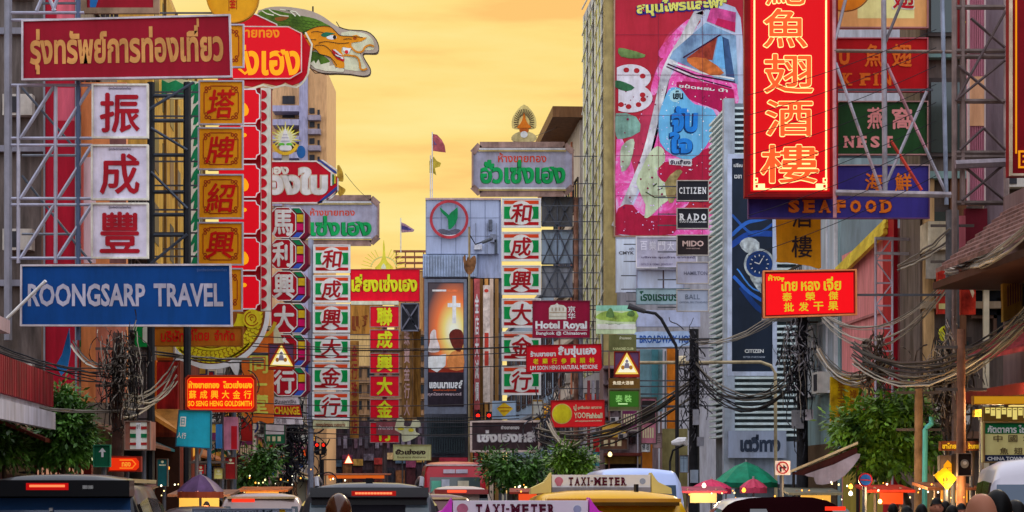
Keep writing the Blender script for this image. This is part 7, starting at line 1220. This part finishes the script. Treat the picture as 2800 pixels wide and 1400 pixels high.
# bulbs
BULB = [L('ffd890', 3), L('ff9c38', 3), L('ffe8c8', 3)]
spots = []
for x0, x1, y0, y1, Ya, Yb, n in ((430, 620, 1318, 1372, 44, 60, 18), (640, 800, 1300, 1360, 60, 90, 22), (820, 960, 1270, 1330, 100, 180, 10), (1400, 1500, 1325, 1350, 54, 60, 8), (1880, 2130, 1330, 1372, 44, 58, 16), (2180, 2330, 1310, 1376, 38, 44, 12), (2380, 2560, 1320, 1384, 36, 42, 14), (2560, 2660, 1300, 1370, 34, 38, 6)):
    for _ in range(n): spots.append((rnd.uniform(x0, x1), rnd.uniform(y0, y1), rnd.uniform(Ya, Yb)))
spots += [(2326, 1331, 39), (2326, 1350, 39), (2406, 1372, 38), (2034, 1341, 47), (1925, 1328, 48), (1668, 1243, 80), (458, 1280, 50)]
bm0 = None
for i, (x, y, Y) in enumerate(spots):
    big = i >= len(spots) - 7; r_ = (.045 if big else rnd.uniform(.01, .02)) * Y / 45; q = P(x, y, Y)
    o = MB().lathe(q, [(0, r_), (r_ * .7, r_ * .75), (r_, 0), (r_ * .75, -r_ * .7), (r_ * .3, -r_ * 1.25), (0, -r_ * 1.25)], 8, Matrix(((1, 0, 0), (0, 1, 0), (0, 0, -1)))).build('light_bulb', BULB[i % 3])
    tag(o, 'small glowing bulb among the street stalls and shop fronts', 'light bulb', 'bulbs among the street stalls')
for x, y, Y, e in ((2326, 1335, 38.6, 60), (2450, 1350, 38, 60), (550, 1350, 43.5, 45), (720, 1335, 60, 70), (1925, 1345, 47, 40), (2600, 1330, 36, 40), (2720, 1130, 36.5, 60)):
    ld = bpy.data.lights.new('bulb_light', 'POINT'); ld.energy = e * 1.8; ld.color = (1, .66, .3); ld.shadow_soft_size = .15; lo = bpy.data.objects.new('bulb_light', ld); COL.objects.link(lo); lo.location = P(x, y, Y)
# ================================================================== poles, transformers, tangles of wire
def upole(lab, x, Y, top, r=.16, c='4c4644', boxes=()):
    q = P(x, 1345, Y); q.z = 0; o = thing('utility_pole', lab, 'utility pole', q); t = P(x, top, Y); MB().tube([q, t], [r, r * .75], 10).build('pole', M(c, noise=.25, sc=2), o, True)
    for y in boxes[:0]: pass
    for k in range(2): z = t.z - .3 - k * .7; MB().bar((q.x - .42, Y, z), (q.x + .42, Y, z), .05).build('crossarm', M('4c4440'), o)
    for i, (dx, y0, y1, wd, c_) in enumerate(boxes):
        a = P(x + dx, y0, Y - .3); b_ = P(x + dx + wd, y1, Y - .3); MB().box(((a.x + b_.x) / 2, Y - .3, (a.z + b_.z) / 2), b_.x - a.x, .3, a.z - b_.z).build('junction_box', M(c_, noise=.15), o)
    return o
upole('concrete utility pole rising past the indigo signboard', 2604, 42.6, 575, .17, '4c4a4c', ((-22, 1120, 1180, 20, '4c4040'), (14, 1000, 1060, 26, '5c4c44')))
upole('pale utility pole behind the pavement tree', 2512, 41.4, 1030, .1, '8c6c4c'); upole('thin brown post beside the loudspeaker', 2628, 36.4, 900, .09, '7c5440')
upole('black utility pole hung with grey boxes before the olive wall', 1898, 62, 900, .17, '202024', ((-4, 1120, 1162, 16, '8c8c94'), (8, 1195, 1220, 18, '7c7c84'), (-10, 1285, 1320, 20, '8c98a8')))
upole('utility pole with a pale transformer by the louvred building', 2194, 58, 850, .17, '28282c', ((-28, 1122, 1172, 30, '747478'), (6, 1120, 1150, 22, 'a49ca0')))
upole('brown utility pole wrapped in wires beside the dark leafy tree', 322, 41.5, 910, .13, '4c342c', ()); upole('dark pole under the striped board column', 790, 120, 1130, .2, '28242a'); upole('slim steel pole by the dim street tree', 572, 47.5, 1226, .06, '3c5c7c')
tp = thing('drain_pipe', 'turquoise plastic pipe with a kinked top beside the pale utility pole', 'pipe', P(2526, 1345, 41) - Vector((0, 0, CZ))); MB().tube([P(2526, 1345, 41) - Vector((0, 0, CZ)), P(2530, 1175, 41), P(2534, 1168, 41), P(2546, 1160, 41), P(2547, 1140, 41)], .05, 8).build('pipe', M('4c9c98', noise=.1), tp, True)
WIRES = [M('1a1a1e', noise=0, rough=.6), M('2c2826', noise=0), M('5c564e', noise=0), M('8c8478', noise=0), M('6c5a44', noise=0)]
def cable(p, q, sag, r, mat, lab, grp, n=12, jit=0):
    pts = []
    for i in range(n + 1): t = i / n; v = p.lerp(q, t); v.z -= sag * 4 * t * (1 - t); v += Vector((rnd.uniform(-jit, jit), rnd.uniform(-jit, jit), rnd.uniform(-jit, jit))) * min(1, 4 * t * (1 - t)); pts.append(v)
    o = MB().tube(pts, r, 4).build('overhead_cable', mat); tag(o, lab, 'cable', grp); return o
def bundle(a, b_, sagpx, n, spread, lab, grp, r=.012, mats=(0, 1, 2), jit=.02, k=12):
    for i in range(n):
        p = P(a[0] + rnd.uniform(-6, 6), a[1] + rnd.uniform(-spread, spread), a[2] + rnd.uniform(-.3, .3)); q = P(b_[0] + rnd.uniform(-6, 6), b_[1] + rnd.uniform(-spread, spread), b_[2] + rnd.uniform(-.3, .3))
        cable(p, q, (sagpx * rnd.uniform(.75, 1.25)) * (a[2] + b_[2]) / 2 / F, r * rnd.uniform(.7, 1.35), WIRES[rnd.choice(mats)], lab, grp, k, jit)
bundle((2330, 965, 44), (2810, 860, 34), 105, 18, 34, 'tan cable in the thick bundle sagging over the maroon awning roof', 'cables over the maroon awning roof', .014, (2, 3, 4, 1, 1, 0))
bundle((2236, 955, 52), (2440, 972, 44), 75, 10, 16, 'brown cable looping from the transformer pole towards the concrete pole', 'cables looping from the transformer pole', .018, (1, 2, 3, 4))
bundle((2250, 865, 52), (2600, 760, 42.6), 95, 8, 16, 'pale cable hanging in front of the pink shophouse', 'cables before the pink shophouse', .013, (3, 3, 2))
bundle((2460, 735, 44), (2600, 640, 42.6), 10, 5, 24, 'pale slanting cable by the concrete pole', 'cables beside the concrete pole', .018, (3, 2)); bundle((2580, 735, 42.6), (2810, 630, 33), 35, 6, 26, 'light grey cable swinging under the tiled roof', 'cables under the tiled roof', .018, (3, 3, 2))
bundle((1898, 1010, 62), (2170, 1040, 58), 85, 12, 28, 'dark cable drooping across the louvres', 'cables across the louvres', .02, (0, 1, 1, 2)); bundle((1898, 960, 62), (2200, 790, 56), 40, 5, 30, 'thin cable rising across the foot of the watch poster', 'cables across the watch poster', .012, (2, 3)); bundle((1470, 1190, 95), (1898, 1060, 62), 60, 8, 26, 'dark cable from the black pole towards the dark signboard', 'cables from the black pole', .024, (0, 1, 2))
bundle((200, 935, 44), (330, 990, 41.5), 40, 4, 12, 'grey cable crossing the rose shophouse front', 'cables before the rose shophouse', .015, (1, 2, 3)); bundle((-20, 960, 40), (330, 1030, 41.5), 15, 6, 24, 'thin dark cable along the red scalloped balcony', 'cables along the balcony', .012, (0, 1, 2)); bundle((330, 1125, 41.5), (-20, 1100, 40), 12, 4, 8, 'tan cable passing before the dark leafy tree', 'cables before the dark leafy tree', .014, (2, 4)); bundle((330, 1110, 41.5), (480, 1010, 62), 40, 8, 40, 'black cable from the brown pole to the orange shopfront', 'cables to the orange shopfront', .018, (0, 1, 2))
bundle((420, 965, 60), (720, 985, 68), 6, 3, 6, 'dark cable across the coiled dragon ring', 'cables across the dragon ring', .02, (0, 1))
for i, y in enumerate((922, 942, 950, 967, 1000, 1104, 1132, 1142, 1160, 1178)): cable(P(690, y - 3, 68), P(1420, y + rnd.uniform(-8, 8), 68), .12, .014, WIRES[i % 2], 'long thin black cable strung straight across the street', 'cables strung across the street', 16)
bundle((1500, 1150, 84), (1600, 1200, 60), 40, 6, 14, 'tan cable drooping beneath the fishball signboard', 'cables beneath the fishball signboard', .02, (1, 4, 3))
cable(P(1560, 330, 128), P(1320, 398, 113), .3, .015, WIRES[2], 'thin guy wire from the brown roofed house to the grey gold shop sign', None); cable(P(944, 475, 97), P(1010, 545, 118), .1, .015, WIRES[2], 'thin guy wire between the red hexagonal sign and the grey sign', None)
for i in range(9): cable(P(2045, 560 + i * 55 - 300, 45.4), P(2560, 380 + i * 50 - 300, 45), .1, .007, WIRES[0], 'hairline dark wire slanting across the neon and indigo signboards', 'hairline wires across the neon sign', 8)
def tangle(lab, cx, cy, rx, ry, Y, n, r=.012, seed=1, mats='2c2828', vert=.6):
    rr = random.Random(seed); mb = MB()
    for _ in range(n):
        a = Vector((rr.gauss(0, .5) * rx, rr.gauss(0, .5) * ry)); pts = []; d = Vector((rr.uniform(-1, 1) * (1 - vert), rr.uniform(-1, 1))).normalized()
        for k in range(9): pts.append(P(cx + a.x, cy + a.y, Y + rr.uniform(-.25, .25))); d = (d + Vector((rr.uniform(-.4, .4) - a.x / rx * .35, rr.uniform(-.4, .4)))).normalized(); a += Vector((d.x * rx * .13, d.y * rx * .2))
        mb.tube(pts, r * rr.uniform(.6, 1.6), 4, False)
    o = mb.build('wire_tangle', M(mats, noise=.0, k=1.2)); tag(o, lab, 'wires', None, 'stuff'); return o
tangle('dense tangle of black wires hanging under the blue signboard', 330, 1040, 75, 75, 41.3, 100, .008, 1, '2c2624', .75); tangle('mess of pale and dark wires on the brown pole', 320, 1000, 50, 55, 41.1, 34, .009, 2, '6c645c', .2); tangle('tangle of wires clinging to the black pole', 1895, 1050, 45, 130, 61.8, 75, .013, 3, '3c3a40'); tangle('thick knot of wires on the transformer pole', 2185, 1010, 55, 160, 57.7, 105, .012, 4, '34343a'); tangle('pale strands caught on the transformer pole', 2180, 940, 45, 80, 57.5, 40, .014, 5, '9c989c'); tangle('tangled wires wrapped round the concrete pole', 2590, 1070, 75, 90, 42.3, 150, .012, 6, '4c403a'); tangle('light wires knotted on the concrete pole', 2600, 1030, 60, 90, 42.1, 60, .01, 7, '8c7c6c'); tangle('brown wire tangle over the pavement tree', 2400, 1010, 60, 40, 45, 60, .012, 8, '54443a'); tangle('dark wires massed at the street end under the striped boards', 800, 1210, 70, 90, 118, 110, .03, 9, '2c2a30'); tangle('grey wires behind the fishball signboard', 1520, 1180, 70, 70, 95, 90, .022, 10, '4c4a50'); tangle('dark wires around the dragon ring foot', 620, 1130, 70, 70, 76, 80, .018, 11, '34302e')
# ================================================================== small signs and fittings that crowd the street fronts
rs = random.Random(21)
CW = {'8c1c1c': 'red', '1c5c3c': 'green', '24407c': 'blue', 'b88c24': 'yellow', 'a8a49c': 'white', '6c2c54': 'purple', 'b0561c': 'orange', '5c4030': 'brown', '2c6c78': 'teal', 'b06c7c': 'pink'}
SH = ['square', 'tall narrow', 'wide low', 'round']
used = set()
def small(side, Y, out, z, w_, h, c, shp, place, lit):
    key = (c, shp, place)
    if key in used: return
    used.add(key); xw = wallx(side, Y) + (out if side == 'L' else -out); px = CX + xw * F / Y; py = HZ - (z - CZ) * F / Y; hw, hh = w_ * F / Y / 2, h * F / Y / 2; bx = (px - hw, py - hh, px + hw, py + hh)
    s = Sign('shop_sign', f"small {shp} {CW[c]} shop sign {'glowing ' if lit else ''}{place}", 'sign', Y, bx, M(c, noise=.18), group='small shop signs along the street fronts', frame=M(rs.choice(['4c4440', '8c8478', 'a89c88']), noise=.1), fw=.05 * F / Y, th=.12, shape=circ(px, py, hw, hw, 20) if shp == 'round' else None)
    MB().bar(s.m(px, py, -.14), Vector((wallx(side, Y), Y + .14, z)), .04).build('bracket', IRON, s.o)
    face = L(rs.choice(['e0a040', 'd84c18', 'e8d0a0', 'd82018']), .7) if lit else M(rs.choice(['d8d0b8', 'c89c40', '2c2424', 'b8b0b0', '8c1c1c']), noise=.12)
    if shp == 'round': s.poly('face_disc', face, circ(px, py, hw * .7, hw * .7, 18)); s.poly('mark', M('6c2418'), [rect(px - hw * .3, py - hw * .08, px + hw * .3, py + hw * .08), rect(px - hw * .08, py - hw * .35, px + hw * .08, py + hw * .35)], .008)
    else:
        s.poly('face_band', face, rect(bx[0] + hw * .15, bx[1] + hh * .12, bx[2] - hw * .15, bx[1] + hh * 1.1)); n = 3 if shp != 'tall narrow' else 5
        s.poly('mark', M('c8b890' if not lit else '7c2410'), [rect(bx[0] + hw * (.25 + 1.5 * i / n), bx[1] + hh * 1.3, bx[0] + hw * (.25 + 1.5 * (i + .6) / n), bx[1] + hh * 1.75) for i in range(n)], .004)
places = [('L', 64, 72, 'on the dark weathered shophouse'), ('L', 74, 94, 'below the ochre slatted block'), ('L', 96, 112, 'beneath the octagonal cabinets'), ('L', 118, 140, 'beyond the striped boards'), ('L', 145, 200, 'under the red character cabinets'), ('R', 122, 140, 'on the brown roofed house'), ('R', 141, 184, 'on the grey panelled shophouse'), ('R', 78, 104, 'under the pale hotel signboard')]
for side, Ya, Yb, place in places:
    n = 9 if side == 'L' else 7
    for i in range(n):
        shp = rs.choice(SH); c = rs.choice(list(CW)); Y = Ya + (Yb - Ya) * (i + rs.random() * .6) / n; lit = rs.random() < .28
        w_, h = {'square': (.9, .9), 'tall narrow': (.55, 1.6), 'wide low': (1.7, .6), 'round': (.9, .9)}[shp]; k = rs.uniform(.8, 1.25)
        small(side, Y, rs.uniform(.7, 2.6), rs.uniform(2.6, 6.6), w_ * k, h * k, c, shp, place, lit)
# fittings on the facade behind the lamp arm
for i in range(5):
    for q in range(3):
        x0 = 1660 + q * 30; y0 = 1012 + i * 44; wn = pbox(fh, 'window', M('4c4448', noise=.1), x0, y0, x0 + 20, y0 + 26, 87.9, .2); pbox(wn, 'pane', glass('1a2028'), x0 + 2, y0 + 2, x0 + 18, y0 + 24, 87.85, .1)
    pbox(fh, 'ledge', M('5c5054', noise=.2), 1650, 1006 + i * 44, 1755, 1009 + i * 44, 87.6, .5)
for x, y, c in ((1668, 1140, '9c9898'), (1702, 1096, 'a8a4a0'), (1690, 1185, '8c8884'), (1730, 1142, '9c9890')): a = pbox(fh, 'air_conditioner', M(c, noise=.12), x, y, x + 24, y + 15, 87.2, .6); pbox(a, 'fan_grille', GRIL, x + 3, y + 2.5, x + 14, y + 13, 87.17, .04)
for x, c in ((1664, '7c5448'), (1742, '8c8c94'), (1806, '6c4c40'), (1818, '54585c')): pbox(fh, 'downpipe', M(c), x, 960, x + 3.5, 1340, 87.4, .2)
pbox(fh, 'awning', M('5c2a24', noise=.2), 1655, 1238, 1756, 1246, 86.2, 1.8); pbox(fh, 'shop_fascia', M('7c6430', noise=.2), 1655, 1248, 1752, 1268, 87.5, .4); pbox(fh, 'shopfront', M('1c1416'), 1655, 1270, 1752, 1345, 87.8, .2, z0=.2)
for i in range(7): x = 1606 + i * 12; pbox(fh, 'wall_slat', M(['6c3034', '7c7880', '4c4448', '8c5c54'][i % 4], noise=.25), x, 1040, x + 8, 1230, 97, .3)
s = Sign('lit_signboard', 'dim red shopfront strip with pale letter strokes above the black utility vehicle', 'sign', 44, (95, 1262, 250, 1300), M('4c1410', noise=.2), mount='L'); s.poly('stroke_mark', L('d8a080', .6), [rect(103 + i * 12, 1279 - (i % 2) * 0, 106 + i * 12 + (i % 3) * 2, 1298) for i in range(11)], .0, .03)
s = Sign('lit_signboard', 'long amber lit fascia under the maroon awning roof beside the restaurant sign', 'sign', 35, (2662, 1082, 2860, 1106), M('7c5010', noise=.1), mount='R'); s.poly('lit_face', L('c88c18', .7), rect(2664, 1084, 2858, 1104), .0, .01)
s = Sign('lit_signboard', 'row of glowing cream menu panels just above the restaurant sign', 'sign', 34.5, (2690, 1112, 2880, 1152), M('5c4418', noise=.1), mount='R'); s.poly('lit_mark', L('e0cc70', .8), [rect(2694 + i * 15, 1115, 2706 + i * 15, 1130 + (i * 7) % 18) for i in range(12)], .0, .01); s.poly('menu_mark', M('4c3818'), [rect(2696 + i * 15, 1119, 2704 + i * 15, 1121) for i in range(12)], .012, .004)
# extra telephone gear and dangling leads on the concrete pole side
for i in range(26):
    x = rs.uniform(2540, 2700); y = rs.uniform(930, 1010); cable(P(x, y, 42), P(x + rs.uniform(-14, 14), y + rs.uniform(40, 130), 42), 0, .008, WIRES[rs.choice((1, 2, 3, 4))], 'short cable end dangling beside the concrete pole', 'cable ends dangling by the concrete pole', 6, .03)
for i in range(20):
    x = rs.uniform(265, 375); y = rs.uniform(900, 980); cable(P(x, y, 41.2), P(x + rs.uniform(-20, 20), y + rs.uniform(80, 210), 41.2), 0, .009, WIRES[rs.choice((0, 0, 1, 3))], 'cable hanging loosely by the brown pole', 'cables hanging by the brown pole', 6, .04)
for i in range(18):
    x = rs.uniform(2140, 2225); y = rs.uniform(880, 1000); cable(P(x, y, 57.4), P(x + rs.uniform(-14, 14), y + rs.uniform(60, 180), 57.4), 0, .011, WIRES[rs.choice((0, 0, 3, 2))], 'cable hanging down the transformer pole', 'cables hanging down the transformer pole', 6, .04)
tw = thing('sign_truss', 'slender pale lattice mast standing before the pink shophouse', 'truss', P(2415, 1345, 48.6) - Vector((0, 0, CZ)))
mb = MB()
for x in (2394, 2440): mb.tube([P(x, 648, 48.6), (P(x, 0, 48.6).x, 48.6, 0)], .03, 5)
for i in range(8):
    y = 650 + i * 62; mb.bar(P(2394, y, 48.6), P(2440, y, 48.6), .035); mb.bar(P(2394 if i % 2 else 2440, y, 48.6), P(2440 if i % 2 else 2394, y + 62, 48.6), .028)
mb.build('mast_lattice', M('a49ca8', metal=.4), tw)
for y in (652, 692): MB().bar(P(2394, y, 48.5), P(2520, y + 3, 48.5), .06).build('arm', M('a09ca4', metal=.4), tw)
